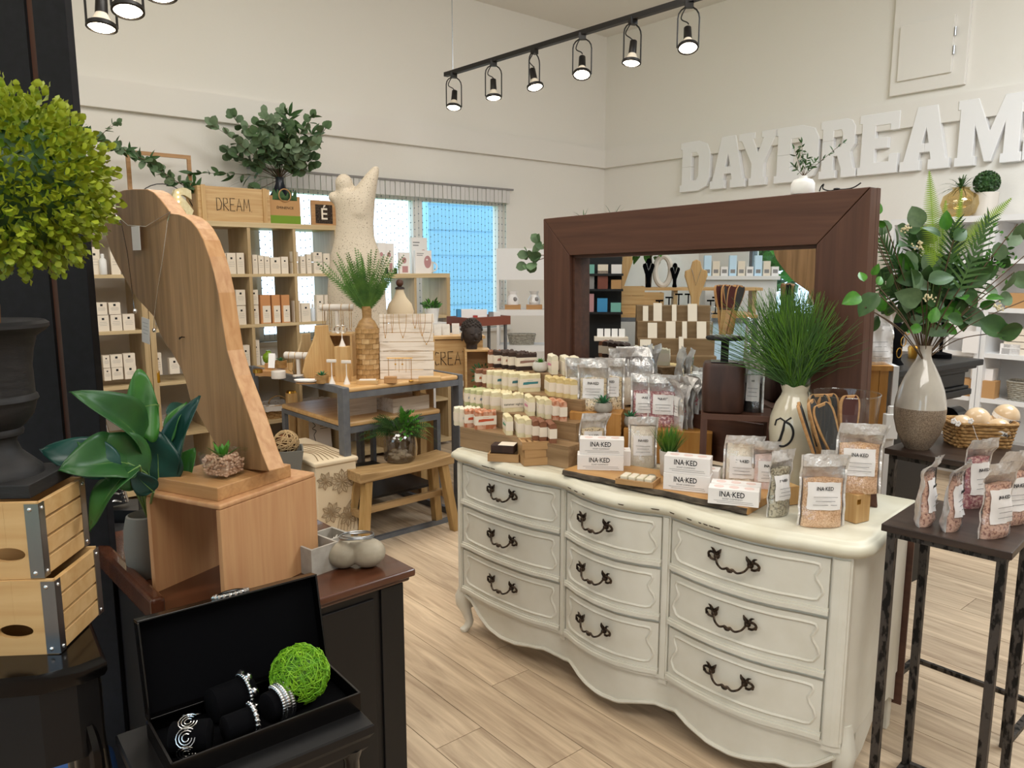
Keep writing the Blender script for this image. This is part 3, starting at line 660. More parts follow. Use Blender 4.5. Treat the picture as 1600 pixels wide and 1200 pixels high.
# ---------------- bench stool ----------------
z=.46
p0,p1,p2=at(563,741,z),at(710,710,z),at(541,731,z)
bu=(p1-p0);bL=bu.length;bu.normalize();ba=math.atan2(bu.y,bu.x)
bs=thing('saddle_stool','low rustic elm saddle stool beside the display table','stool',(p0.x,p0.y,0),ba)
bw=(p2-p0).length*1.05
b=B()
rs=[]
for i in range(13):
    t=i/12;x=t*bL;s_=-.018*sin(PI*t)
    rs.append([(x,0,z-.055),(x,0,z+s_),(x,bw,z+s_),(x,bw,z-.055)])
b.rings(rs);b.o('seat','elm',bs,bev=.004)
for sx,x in((1,.06),(-1,bL-.06)):
    for sy,y in((1,.035),(-1,bw-.035)):
        b=B();dx,dy=-.06*sx,-.035*sy
        hw=.024
        b.rings([[(x+dx+a*hw,y+dy+c*hw,0) for a,c in((-1,-1),(1,-1),(1,1),(-1,1))],[(x+a*hw,y+c*hw,z-.055) for a,c in((-1,-1),(1,-1),(1,1),(-1,1))]]);b.o('leg','elmz',bs,bev=.003)
for sx,x in((1,.06),(-1,bL-.06)):
    q=x-.06*sx*.52;B().box(q-.012,q+.012,.035,bw-.035,.20,.235).o('stretcher','elm',bs)
B().box(.045,bL-.045,bw/2-.014,bw/2+.014,.205,.24).o('stretcher','elm',bs)
# ---------------- desk ----------------
DZ=.72
F=at(650,888,DZ);kx=Vector((.743,.669,0));ky=Vector((-.669,.743,0));ka=math.atan2(.669,.743)
def kd(x,y,z=0): return Vector((F.x,F.y,0))+kx*x+ky*y+Vector((0,0,z))
dk=thing('writing_desk','black desk with a polished brown wooden top and raised left edge','desk',kd(0,0),ka)
DW,DD=.62,.88
B().box(-DW,0,0,DD,DZ-.022,DZ).o('desktop','desktop',dk,bev=.006,seg=3)
B().box(-DW+.012,-.012,.012,DD-.012,DZ-.036,DZ-.022).o('edge_moulding','desktop',dk,bev=.006)
B().box(-DW+.03,-.03,.03,DD-.03,.0,DZ-.036).o('carcass','black',dk)
B().box(-.1,-.028,.022,.03,.0,DZ-.04).o('stile','black',dk,bev=.002)
B().box(-DW+.03,-.12,.024,.03,.06,DZ-.06).o('front_panel','black',dk,bev=.003)
b=B();b.box(-DW-.012,-DW+.022,.19,DD,DZ-.03,DZ+.035);b.o('raised_edge','desktop',dk,bev=.01,seg=3)
# ---------------- plywood display cube (three sided) ----------------
UZ=DZ
u0=at(227,768,.985);u1=at(343,790,.985);ux=(u1-u0);UWd=ux.length;ux.normalize();uy=Vector((-ux.y,ux.x,0));ua=math.atan2(ux.y,ux.x)
def ul(x,y,z=0): return Vector((u0.x,u0.y,0))+ux*x+uy*y+Vector((0,0,z))
UD=.335;UH=.265
uc=thing('riser_cube','three-sided beech plywood display riser standing on the desk','riser',ul(0,0,UZ),ua)
t_=.013
B().box(0,t_,0,UD,0,UH-t_).o('side_panel','beech',uc);B().box(UWd-t_,UWd,0,UD,0,UH-t_).o('side_panel','beech',uc,bev=.001)
B().box(0,UWd,0,UD,UH-t_,UH).o('top_panel','beech',uc,bev=.005,seg=3)
# ---------------- wooden bust display ----------------
bz=UZ+UH
bp=thing('square_plinth','thick square ash wood base under the wooden bust','base',ul(.015,.02,bz),ua)
B().box(0,.215,0,.25,0,.034).o('block','ash',bp,bev=.002)
bz2=bz+.034
foot=at(421,746,bz2);foot=Vector((-.592,1.93,0)) if False else foot
be=R(-40);bx=Vector((cos(be),sin(be),0))
FP=[(180.6,305.6),(184,300),(192,297),(205,295.5),(229,295.5),(239,300),(250,311),(259,322.5),(266,333),(278,334.7),(288,338),(298,345),(308,357),(317.5,375),(327,401),(334,425.6),(341,457.5),(347,500),(355,548),(367,588),(381,625),(395,665),(409,708),(421,746),(380,742),(361,728),(345,708),(325,675),(305,640),(297,625),(288,590),(280,572),(268,551),(258,538),(249,520),(240,495),(231,485),(216,469),(205,454),(192,431),(180.6,410),(172,392),(165.6,371),(163,352),(164,342),(171,335.6),(180,333)]
pl=[]
for px,py in FP:
    p=plane(px,py,foot,bx);pl.append(((p-Vector((foot.x,foot.y,0))).dot(bx),p.z-bz2))
zmin=min(z for x,z in pl);pl=[(x,z-zmin if z<.02 else z) for x,z in pl]
pl=[(x,max(0,z)) for x,z in pl]
bt=thing('necklace_bust','tall flat wooden neck-form bust leaning over the riser, hung with fine necklaces','bust',(foot.x,foot.y,bz2),be)
b=B();b.prism(pl,0,.048,'xz')
o=b.o('form','bust',bt,bev=.003)
o.data.materials.append(M['bustedge'])
for p in o.data.polygons:
    if abs(p.normal.y)<.5:p.material_index=1
b=B();b.tube(smoothpath([(0,-.001,0),(.0,-.014,0),(.004,-.018,-.004),(.012,-.019,-.001),(.02,-.018,.004)],4),.0016,5)
hk=plane(290,527,foot,bx);b.o('hook','bronze',bt,loc=((hk-Vector((foot.x,foot.y,0))).dot(bx)-.004,0,hk.z-bz2))
def onb(px,py,off=-.003):
    a=foot+Vector((-bx.y,bx.x,0))*off;return plane(px,py,a,bx)
def chainm(pts,r,name,m,lab,cat='necklace',grp=None):
    c=sum((Vector(p) for p in pts),Vector())/len(pts)
    b=B();b.tube([Vector(p)-c for p in pts],r,5);o=b.o(name,m,loc=c,smooth=True);return tag(o,lab,cat,grp)
n1=chainm([onb(x,y) for x,y in((180,333),(190,350),(199,394),(205,440),(207,462),(210,488))],.0012,'necklace','silver','fine silver chain with faceted pendant hanging at the left of the bust')
q=onb(211,486);B().ball((0,0,0),.006,8,sz=1.3).o('pendant','silver',n1,loc=q-n1.location)
n2=chainm([onb(x,y,-.006) for x,y in((180,334),(200,352),(228,354),(266,331),(262,345),(255,400),(247,450),(241,495),(240,515))],.0012,'necklace','silver','long thin gold-toned chain with crystal pendant ending beside the bust')
q=onb(241,516);B().ball((0,0,0),.006,8,sz=1.2).o('pendant','silver',n2,loc=q-n2.location)
def card(name,lab,p,w_,h_,rz,tiltx=0,m='paper',cat='tag',lines=4,group=None,roll=0):
    t=thing(name,lab,cat,p,rz,group);t.rotation_euler=(tiltx,roll,rz)
    B().box(-w_/2,w_/2,-.0006,.0006,0,h_).o('sheet',m,t)
    if lines:
        b=B()
        for i in range(lines):
            z=h_*(.8-.14*i);q=w_*(.28 if i%2 else .36);b.box(-q,q,-.0009,-.0006,z,z+h_*.012)
        b.o('print','inkgrey',t)
    return t
p=onb(214,391,-.012);card('price_tag','small blank white tag hanging at the bust neck',p,.05,.068,be,0,'paper',lines=0)
p=onb(228,536,-.012);card('price_tag','printed white tag hanging below the bust left edge',p,.048,.074,be,0,'paper',roll=R(7))
# ---------------- plant helpers ----------------
def leafmesh(L,W,m,fold=.15,curl=.2,nu=4,nv=6,shape='ov',name='leaf'):
    def fn(u,v):
        if shape=='round': w_=W*sin(PI*min(1,max(0,v)))**.55
        elif shape=='lance': w_=W*sin(PI*v**.8)**.9
        else: w_=W*sin(PI*v**.75)**.8
        if v<=0 or v>=1:w_=0
        x=(u-.5)*w_;y=v*L
        return (x,y*cos(curl*v),abs(u-.5)*2*w_*fold-curl*v*v*L*.5)
    b=B();b.grid(fn,nu,nv);me=b.mesh(name,True,3);me.materials.append(M[m]);return me
LF={'euc':leafmesh(.05,.042,'leaf_euc',.1,.15,2,5,'round'),'euc2':leafmesh(.05,.036,'leaf_euc2',.12,.2,2,5,'round'),'lance':leafmesh(.075,.02,'leaf_dark',.15,.3,2,5,'lance'),'bright':leafmesh(.05,.022,'leaf_bright',.15,.3,2,5,'lance'),
'big':leafmesh(.3,.11,'leaf_big',.22,.5,6,10),'big2':leafmesh(.2,.11,'leaf_big2',.12,.25,6,10),'teal':leafmesh(.2,.085,'leaf_teal',.2,.25,6,10),'ov':leafmesh(.11,.07,'leaf_bright',.15,.3,4,7),'ovd':leafmesh(.11,.075,'leaf_dark',.15,.3,4,7),'ove':leafmesh(.12,.085,'leaf_euc',.15,.3,4,7)}
def orient(o,p,d,up=(0,0,1),s=1.0,roll=0):
    y=Vector(d).normalized();z=Vector(up);x=y.cross(z)
    if x.length<1e-4:x=Vector((1,0,0))
    x.normalize();z=x.cross(y)
    m=Matrix(((x.x,y.x,z.x,p[0]),(x.y,y.y,z.y,p[1]),(x.z,y.z,z.z,p[2]),(0,0,0,1)))@Matrix.Rotation(roll,4,'Y')@Matrix.Scale(s,4)
    o.matrix_local=m
def leaf(k,par,p,d,s=1.0,roll=0,up=(0,0,1),name='leaf'):
    o=bpy.data.objects.new(name,LF[k]);C.objects.link(o);o.parent=par;orient(o,p,d,up,s,roll);return o
def blade(b,p,d,L,w_,droop,n=5,side=None):
    p=Vector(p);d=Vector(d).normalized();s=side or d.cross(Vector((0,0,1)));
    if s.length<.01:s=Vector((1,0,0))
    s=s.normalized();pts=[]
    for i in range(n+1):
        t=i/n;q=p+d*(L*t)+Vector((0,0,-droop*L*t*t));ww=w_*(1-t)**.6*.5
        pts.append((q-s*ww,q+s*ww))
    vs=[tuple(x) for pr in pts for x in pr];b.add(vs,[(2*i,2*i+1,2*i+3,2*i+2) for i in range(n)])
def rosette(par,c,n,L,w_,m,rr,spread=1.0,name='leaf'):
    for i in range(n):
        t=i/n;a=i*2.4;el=R(80-62*t*spread)
        b=B();d=Vector((cos(a)*cos(el),sin(a)*cos(el),sin(el)))
        l=L*(.6+.4*t)*rr.uniform(.85,1.1);s=d.cross(Vector((0,0,1))).normalized() if abs(d.z)<.99 else Vector((1,0,0))
        up=s.cross(d)
        rs=[]
        for k in range(5):
            v=k/4;q=d*(l*v)+Vector((0,0,-.12*l*v*v));ww=w_*.5*[.75,1,.85,.5,.04][k]
            rs.append([tuple(q-s*ww),tuple(q-up*ww*.45),tuple(q+s*ww),tuple(q+up*ww*.1)])
        b.rings(rs);o=b.o(name,m,par,c,smooth=True)
rp=random.Random(11)
def succulent(name,lab,p,potprof,potm,L,w_,n=14,m='succ',group=None,cat='succulent',gz=None):
    t=thing(name,lab,cat,p,0,group)
    B().lathe(potprof,24).o('pot',potm,t,smooth=True)
    rosette(t,(0,0,gz if gz is not None else potprof[-1][1]*.9),n,L,w_,m,rp);return t
BOWL=lambda r,h:[(r*.55,0),(r*.9,h*.2),(r,h*.5),(r*.88,h*.85),(r*.78,h),(r*.7,h),(r*.7,h*.9)]
# ---------------- black carved table, crates, urn, topiary ----------------
cz=.78
c0=at(90,1020,cz)
ct=thing('carved_table','black carved and glossy side table under the wooden crates at lower left','table',(c0.x+.11,c0.y-.07,0),R(7))
b=B();pts=[(-.62,.0),(-.2,-.01),(-.09,-.002),(-.03,.028),(.0,.06),(-.10,.24),(-.13,.3),(-.62,.3)]
b.rings([[(x*s+ox,y*s,z) for x,y in pts] for s,ox,z in((.985,-.006,cz-.04),(1.0,0,cz-.03),(1.0,0,cz-.014),(.985,-.006,cz-.004),(.975,-.01,cz))]);b.o('tabletop','blackgloss',ct,smooth=True,ang=.5)
b=B();b.prism([(x*.93-.02,y*.93+.006) for x,y in pts],cz-.2,cz-.04);b.o('apron','black',ct)
for x,y in((-.06,.08),(-.16,.26)):
    b=B();b.loft([(x,y,.0,.02,.02),(x-.01,y,.1,.016,.016),(x,y,.35,.022,.022),(x+.014,y-.01,.5,.034,.034),(x+.008,y-.006,.6,.03,.03),(x,y,.7,.036,.036),(x,y,cz-.05,.034,.034)],12);b.tube(smoothpath([(x+.02,y-.03,.64),(x+.034,y-.04,.58),(x+.03,y-.04,.5),(x+.012,y-.035,.46)],4),[.01,.011,.012,.012,.013,.013,.014,.013,.012,.011,.01,.008,.006],6);b.o('leg','blackgloss',ct,smooth=True)
b=B()
for cx in(-.2,-.42):
    for k in range(3): b.tube([(cx+(.09-.02*k)*cos(a),.012,cz-.13+(.06-.016*k)*sin(a)) for a in [PI*i/10 for i in range(11)]],.004,5)
b.o('carving','blackgloss',ct,smooth=True)
def slat_crate(z,lab,dx=0,dy=0,hx=-.078):
    t=thing('slatted_crate',lab,'crate',(c0.x+dx,c0.y+dy,z),R(4.5),'stacked pale wood crates')
    h=.155;W2,D2=.33,.185
    fb=B();hz,ra,rb=.05,.033,.0145
    N=24
    out=[(-W2,0),(0,0),(0,h),(-W2,h)]
    poly=[(-W2,0),(0,0),(0,h),(hx,h),(hx,hz+rb)]+[(hx+ra*sin(2*PI*i/N),hz+rb*cos(2*PI*i/N)) for i in range(1,N)]+[(hx-.0002,hz+rb),(hx-.0002,h),(-W2,h)]
    fb.prism(poly,0,.009,'xz');fb.o('front_board','crate',t)
    fb=B();fb.box(-W2,0,D2-.009,D2,0,h);fb.o('back_board','crate',t)
    for i in range(4):
        z0=.003+i*.0385
        B().box(-.007,.003,.009,D2-.009,z0,z0+.0335).o('slat','crate',t,bev=.0012)
        B().box(-W2-.003,-W2+.007,.009,D2-.009,z0,z0+.0335).o('slat','crate',t)
    B().box(-W2,-.007,.009,D2-.009,.0,.006).o('bottom_board','crate',t)
    for yy,sgn in((0,-1),(D2,1)):
        b=B();b.box(-.022,.0045,yy+sgn*.0015-.0008,yy+sgn*.0015+.0008,.002,h-.003);b.box(.003,.0046,min(yy,yy-sgn*.02),max(yy,yy-sgn*.02),.002,h-.003)
        o=b.o('corner_bracket','steel',t)
        for zz in(.012,h-.014):
            B().ball((-.012,yy+sgn*.003,zz),.0045,10,sy=.6).o('rivet','silver',o,smooth=True)
            B().ball((.005,yy-sgn*.01,zz),.0045,10,sx=.6).o('rivet','silver',o,smooth=True)
    return t
slat_crate(cz,'pale wooden slatted crate with metal corners, lower of the stack',.006,-.004)
slat_crate(cz+.156,'pale wooden slatted crate with metal corners, upper one under the black urn',-.014,.0,-.062)
uz=cz+.156+.156
uc0=Vector((c0.x-.155,c0.y+.1,uz))
ur=thing('urn_planter','black fluted urn planter on a square plinth standing on the crates','urn',uc0,R(4.5))
B().box(-.112,.112,-.09,.09,0,.028).o('plinth','urn',ur,bev=.002)
b=B();b.lathe([(.088,.028),(.085,.04),(.07,.055),(.05,.075),(.043,.095),(.045,.105),(.056,.11),(.058,.118),(.055,.124),(.062,.13),(.078,.15),(.084,.17),(.085,.176),(.09,.182),(.088,.19),(.084,.194),(.083,.25),(.087,.28),(.095,.31),(.112,.322),(.12,.33),(.12,.337),(.112,.343),(.1,.338),(.09,.32)],48,sy=.95)
b.o('bowl','urn',ur,smooth=True)
B().lathe([(.0,.318),(.09,.318),(.09,.322),(.0,.325)],24).o('soil','bark',ur)
tp_=thing('topiary_ball','lime green artificial topiary ball on a brown trunk rising from the black urn','plant',(uc0.x,uc0.y,uz+.323))
b=B();b.tube([(0,0,0),(.008,.004,.05),(-.004,0,.1),(.002,0,.17),(0,0,.24)],[.034,.028,.027,.022,.02],12);b.tube([(.028,-.01,0),(.03,-.008,.035),(.022,0,.06)],[.014,.012,.006],8);b.o('trunk','bark',tp_,smooth=True)
bc=atD(18,284,c0.y+.1);bc=Vector((bc.x,bc.y,bc.z))-Vector(tp_.location)
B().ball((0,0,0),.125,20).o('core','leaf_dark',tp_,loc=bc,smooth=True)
# sprig: overlapping cupped leaves along a short cone
b=B()
lfv=[]
def sprig(b,rr):
    for k in range(15):
        t=k/14;a=k*2.4;rad=.017*(1-t*.6);z=.066*t
        tilt=lerp(.8,.1,t);l=.0175*(1-.25*t);ww=.0058
        for_=Vector((cos(a),sin(a),0));s=Vector((-sin(a),cos(a),0));d=(for_*sin(tilt)+Vector((0,0,cos(tilt)))).normalized()
        p=for_*rad*.35+Vector((0,0,z*.8));up=s.cross(d)
        c=[p,p+d*l*.5-s*ww+up*.002,p+d*l*.5+s*ww+up*.002,p+d*l,p+d*l*.8-s*ww*.7,p+d*l*.8+s*ww*.7]
        b.add([tuple(x) for x in c],[(0,2,1),(1,2,5,4),(4,5,3)])
sprig(b,rp);sm=b.mesh('sprig',True,3);sm.materials.append(M['leaf_topi'])
N=300
for i in range(N):
    y=1-2*(i+.5)/N;rad=math.sqrt(1-y*y);th=PI*(3-5**.5)*i
    d=Vector((rad*cos(th),rad*sin(th),y)).normalized();d2=(d+Vector((rp.gauss(0,.1),rp.gauss(0,.1),rp.gauss(0,.1)))).normalized()
    o=bpy.data.objects.new('sprig',sm);C.objects.link(o);o.parent=tp_
    o.matrix_local=Matrix.Translation(bc+d*rp.uniform(.10,.122))@d2.to_track_quat('Z','Y').to_matrix().to_4x4()@Matrix.Rotation(rp.random()*6,4,'Z')@Matrix.Scale(rp.uniform(1.12,1.36),4)
# black panel post
pn=atD(134,400,2.08)
pp=thing('black_display_panel','tall black felt covered panel with brown seam strip at the left edge','panel',(pn.x,2.08,0),0)
B().box(-.085,0,0,.035,0,3.6).o('board','felt',pp,bev=.002)
B().box(-.45,-.105,.0,.035,0,3.6).o('board','felt',pp)
B().box(-.105,-.085,.012,.03,0,3.6).o('seam_strip','walnutz',pp)
# dark cabinet filling behind crates
bk=thing('black_cabinet','low black cabinet standing in shadow between the crates and the desk','cabinet',(pn.x-.12,2.14,0),0)
B().box(-.33,.02,0,.35,0,.68).o('carcass','black',bk);B().box(-.31,.0,-.01,0,.04,.66).o('door','black',bk,bev=.003)
# ---------------- large-leaf plant in grey pot ----------------
pt=at(222,905,DZ);pt=Vector((pt.x+.0,pt.y+.04,DZ))
gp=thing('rubber_plant','large-leaved green rubber plant in a slim grey ceramic pot behind the riser','plant',pt,0)
B().lathe([(.045,0),(.052,.01),(.056,.08),(.054,.13),(.046,.165),(.041,.168),(.04,.16),(.036,.12)],28).o('pot','potgrey',gp,smooth=True)
hub=Vector((.01,0,.15))
def W2L(px,py,y): return atD(px,py,y)-pt
def bigleaf(par,base,tip,wd,m,fold=.2,curl=.15,up=(0,0,1),seed=0,stem0=None,name='leaf'):
    base=Vector(base);tip=Vector(tip);d=tip-base;L=d.length;y=d.normalized();x=y.cross(Vector(up)).normalized();z=x.cross(y)
    def fn(u,v):
        w_=wd*(sin(PI*v**.72)**.75 if 0<v<1 else 0);q=(u-.5)*2
        return base+y*(L*v)+x*(q*w_/2)+z*(abs(q)**1.3*w_*fold+curl*L*sin(PI*v)+.03*wd*sin(9*v+3*q))
    b=B();b.grid(fn,10,14);o=b.o(name,m,par,smooth=True,ang=3)
    so=o.modifiers.new('s','SOLIDIFY');so.thickness=.0012
    b=B();b.tube([fn(.5,i/10)-z*.001 for i in range(10)],[.0024*(1-i/12) for i in range(10)],5)
    b.o('midrib','stemgreen',o,smooth=True)
    if stem0 is not None:
        s0=Vector(stem0);b=B();b.tube(smoothpath([s0,(s0*.5+base*.5)+Vector((0,0,.01)),base],5),.003,6);b.o('stem','stemgreen',par,smooth=True)
    return o
for (bx_,by_,yb_),(tx_,ty_,yt_),wd,m,fo,cu,up in(
 ((222,708,1.80),(110,612,1.62),.085,'leaf_big',.25,.14,(.3,-.6,.7)),
 ((247,632,1.84),(196,640,1.80),.14,'leaf_big2',.05,.1,(0,-1,.2)),
 ((214,735,1.78),(98,668,1.58),.0,'leaf_big2',.1,.1,(0,-1,.5)),
 ((232,742,1.74),(120,690,1.62),.10,'leaf_big',.1,.1,(0,-.8,.6)),
 ((205,726,1.70),(92,735,1.55),.095,'leaf_big',.25,.1,(.1,-.8,.5)),
 ((190,730,1.66),(62,702,1.60),.07,'leaf_teal',.1,.1,(.1,-.8,.5)),
 ((218,728,1.66),(140,830,1.56),.062,'leaf_big',.15,.12,(-.5,-.8,.2)),
 ((250,760,1.86),(245,672,1.86),.095,'leaf_teal',.1,.05,(.2,-1,0)),
 ((272,750,1.9),(312,618,1.90),.075,'leaf_teal',.3,.05,(-.6,-.8,.0)),
 ((282,748,1.92),(305,700,1.93),.05,'leaf_big2',.2,.05,(-.3,-1,.0)),
 ((266,692,1.9),(292,628,1.93),.04,'leaf_big2',.2,.1,(-.5,-.8,.0)),
 ((262,650,1.92),(298,634,1.98),.035,'leaf_teal',.2,.1,(0,-.5,.7)),
 ((240,768,1.72),(204,735,1.68),.04,'leaf_teal',.2,.1,(0,-.8,.5))):
    if wd==0: continue
    bigleaf(gp,W2L(bx_,by_,yb_),W2L(tx_,ty_,yt_),wd*1.3,m,fo,cu,up,stem0=hub)
# ball vase and board behind
q=at(212,792,DZ+.16)
t=thing('pebble_vase','small grey pebble shaped vase on a pale pedestal behind the riser','vase',(q.x-.04,q.y+.16,DZ),0)
B().lathe([(.03,0),(.03,.15),(.034,.155),(.034,.16),(.02,.162),(.04,.172),(.05,.19),(.05,.205),(.038,.225),(.02,.232)],24).o('body','potgrey',t,smooth=True)
B().lathe([(.02,.232),(.022,.24),(.018,.25)],16).o('silver_ring','silver',t)
# succulent in square glass with gravel
g0=at(345,748,bz+.034)
sg=thing('glass_succulent','green succulent in a square clear glass of tan gravel on the ash block','succulent',(g0.x,g0.y+.025,bz+.034),R(-18))
b=B();hw=.034
b.rings([[(sx*r,sy*r,z) for sx,sy in((-1,-1),(1,-1),(1,1),(-1,1))] for r,z in((.034,0),(.043,.068),(.041,.068),(.033,.008))]);b.o('glass','glass',sg)
b=B();gm=B().ball((0,0,0),.0042,6,sz=.8).mesh('pebble',True);gm.materials.append(M['gravel'])
vs=[]
for i in range(330):
    z=rp.uniform(.010,.05);r=lerp(.030,.037,z/.06);s_=rp.choice((0,1,2,3)) if i<200 else 4
    a_=rp.uniform(-r,r);c_=rp.uniform(-r,r)
    if s_==0:c_=-r
    elif s_==1:a_=r
    elif s_==2:c_=r
    elif s_==3:a_=-r
    else:z=.051+rp.uniform(-.001,.004)
    b.ball((a_*.97,c_*.97,z),rp.uniform(.0034,.0048),6,sz=.8)
b.box(-.029,.029,-.029,.029,.009,.047)
o=b.o('gravel','gravel',sg,smooth=True);o['kind']='stuff'
rosette(sg,(0,0,.048),11,.066,.016,'leaf_bright',rp,.9)
# twisted silver bracelet at bust foot
p=at(463,742,bz)
t=B();b=B();pts=[(.022*cos(a),.022*sin(a)*.8,.006) for a in [2*PI*i/24 for i in range(22)]]
b.tube(pts,[.003+.001*(i%2) for i in range(22)],6)
o=b.o('bangle','silver',loc=(p.x-.045,p.y+.01,bz));tag(o,'twisted silver cuff bangle lying at the foot of the bust','bracelet')
# stone vase (double pebble), bracelet, trays, coral
sv=at(553,893,DZ);sv=Vector((sv.x,sv.y+.035,DZ))
t=thing('stone_bowl','grey twin-pebble stone bowl on the right end of the desk','bowl',sv,R(10))
b=B();b.ball((-.034,0,.038),.041,20,sx=1.12,sz=.93);b.ball((.032,-.004,.04),.045,20,sx=1.1,sz=.9);b.lathe([(.036,.05),(.042,.066),(.044,.08),(.04,.082),(.034,.072)],20,sx=1.0,sy=.62);o=b.o('bowl','stonevase',t,smooth=True)
rm_=o.modifiers.new('r','REMESH');rm_.mode='VOXEL';rm_.voxel_size=.0035;rm_.use_smooth_shade=True
sm_=o.modifiers.new('s','SMOOTH');sm_.iterations=8
b=B();b.tube([(.046*cos(a),.029*sin(a),.086+.002*sin(3*a)) for a in [2*PI*i/28 for i in range(29)]],.0028,6);b.tube([(.044*cos(a)+.003,.027*sin(a),.091) for a in [2*PI*i/28 for i in range(29)]],.0018,6)
o=b.o('bangle','steel',loc=sv+Vector((.003,0,.002)),smooth=True);o.rotation_euler=(0,0,R(10));tag(o,'grey wire bangle resting on the twin-pebble stone bowl','bracelet')
tq=kd(-.02,.40,DZ)
for nmx,off,sz,lab in(('display_tray',(-.13,.16),(.13,.09),'grey wooden display tray behind the stone bowl'),('display_tray',(-.205,.07),(.09,.1),'grey open tray standing beside the plywood riser')):
    t=thing('display_tray',lab,'tray',kd(off[0],off[1]+.12,DZ),ka+R(8))
    w2,d2=sz;hh=.05 if off[0]>-.2 else .075
    b=B();b.box(-w2/2,w2/2,-d2/2,d2/2,0,.006)
    b.box(-w2/2,w2/2,-d2/2,-d2/2+.007,.006,hh);b.box(-w2/2,w2/2,d2/2-.007,d2/2,.006,hh);b.box(-w2/2,-w2/2+.007,-d2/2+.007,d2/2-.007,.006,hh);b.box(w2/2-.007,w2/2,-d2/2+.007,d2/2-.007,.006,hh)
    b.o('tray','concrete',t)
t=thing('coral_piece','piece of white branching coral in the grey tray','coral',kd(-.14,.27,DZ+.006),0)
b=B()
for i in range(26):
    a=rp.random()*6.28;p0_=Vector((rp.gauss(0,.012),rp.gauss(0,.012),.0));d=Vector((cos(a),sin(a),1.4))*.02
    b.tube(smoothpath([p0_,p0_+d*.6,p0_+d*1.2+Vector((rp.gauss(0,.008),rp.gauss(0,.008),.004))],3),[.003,.003,.0028,.0026,.0024,.002,.0015],5)
o=b.o('branches','coral',t,smooth=True)
# ---------------- jewellery box on small black table ----------------
JZ=.61
jr=at(563,1083,.65);jl=at(268,1195,.65);jx=(jr-jl);JW=jx.length;jx.normalize();jy=Vector((-jx.y,jx.x,0));ja=math.atan2(jx.y,jx.x)
JD=.185
jb=thing('jewellery_box','long black glass lidded jewellery box lying open with bracelets inside','box',(jl.x,jl.y,JZ),ja)
jh=.65-JZ
for nmx,q in(('tray_wall',(0,JW,0,.004,0,jh)),('tray_wall',(0,JW,JD-.004,JD,0,jh)),('tray_wall',(0,.004,.004,JD-.004,0,jh)),('tray_wall',(JW-.004,JW,.004,JD-.004,0,jh))): B().box(*q).o(nmx,'blackgloss',jb)
B().box(.004,JW-.004,.004,JD-.004,0,.008).o('velvet_lining','velvet',jb)
b=B()
for x0,x1,y0,y1 in((0,JW,-.001,.003),(0,JW,JD-.003,JD+.001),(-.001,.003,0,JD),(JW-.003,JW+.001,0,JD)): b.box(x0,x1,y0,y1,jh,jh+.0015)
b.o('rim','darkmetal',jb)
# lid
ly=JD+.002;lh=.198
p=at(212,1127,.65)
lid=bpy.data.objects.new('lid',B().box(0,JW,0,.003,0,lh).mesh('lid'));C.objects.link(lid);lid.data.materials.append(M['velvet']);lid.parent=jb;lid.location=(0,ly,jh);lid.rotation_euler=(R(-12),0,0)
for q in((0,JW,-.03,.004,lh-.004,lh),(0,.004,-.03,0,0,lh-.004),(JW-.004,JW,-.03,0,0,lh-.004),(0,JW,-.03,0,0,.004)): B().box(*q).o('lid_edge','blackgloss',lid,bev=.0008)
b=B();b.ball((JW*.5,-.012,lh+.004),.03,20,sx=1,sy=.35,sz=.25)
b.o('brooch_stone','blackgloss',lid,smooth=True)
b=B()
for k in range(18):
    a=2*PI*k/18;b.ball((JW*.5+.036*cos(a),-.014+.012*sin(a),lh+.003),.005,6)
b.tube([(JW*.5+.033*cos(a),-.014+.011*sin(a),lh+.003) for a in [2*PI*i/24 for i in range(25)]],.003,5)
b.o('brooch_setting','silver',lid,smooth=True)
for o in lid.children:pass
# rolls/pillows + bracelets
def jp(px,py,z): 
    p=at(px,py,z)-Vector((jl.x,jl.y,0));return Vector((p.dot(jx),p.dot(jy),z-JZ))
def roll(p0,p1,r,lab):
    a=jl+jx*p0[0]+jy*p0[1];c=jl+jx*p1[0]+jy*p1[1];zc=JZ+.009+r
    b=B();d=Vector((c.x-a.x,c.y-a.y,0));m=(Vector((a.x,a.y,0))+Vector((c.x,c.y,0)))/2;d=d*.5
    b.tube([tuple(-d),tuple(-d*.9),tuple(d*.9),tuple(d)],[r*.85,r,r,r*.85],20);o=b.o('bracelet_roll','velvet',loc=(m.x,m.y,zc),smooth=True);return tag(o,lab,'pillow'),d.normalized(),Vector((m.x,m.y,zc))
def wrap(cen,axis,r,kind,lab,a0=-.6,a1=2.6,sh=0):
    side=Vector((-axis.y,axis.x,0));
    if side.y>0: side=-side
    b=B();n=18 if kind!='swirl' else 4
    for i in range(n):
        a=lerp(a0,a1,i/(n-1));p=side*(cos(a)*(r+.004))+Vector((0,0,sin(a)*(r+.004)))+axis*sh
        if kind=='beads':
            b.ball(p,.0055,8);
            if i%5==2:b.ball(p+axis*.008,.0095,8)
        elif kind=='pearls':
            for k in(-1,0,1): b.ball(p+axis*.011*k,.0055 if k else .0078,8)
        elif kind=='swirl':
            nrm=p-axis*sh;nrm.normalize();t2=axis.cross(nrm)
            for k in range(3):
                b.tube([p+nrm*.003+(axis*cos(t)+t2*sin(t))*(.005+.0055*k+.0006*t) for t in [2*PI*j/14 for j in range(13)]],.0012,5)
        else:
            b.ball(p,.0055 if i%2 else .004,8,sx=1.2)
    o=b.o('bracelet','silver',loc=cen,smooth=True);tag(o,lab,'bracelet')
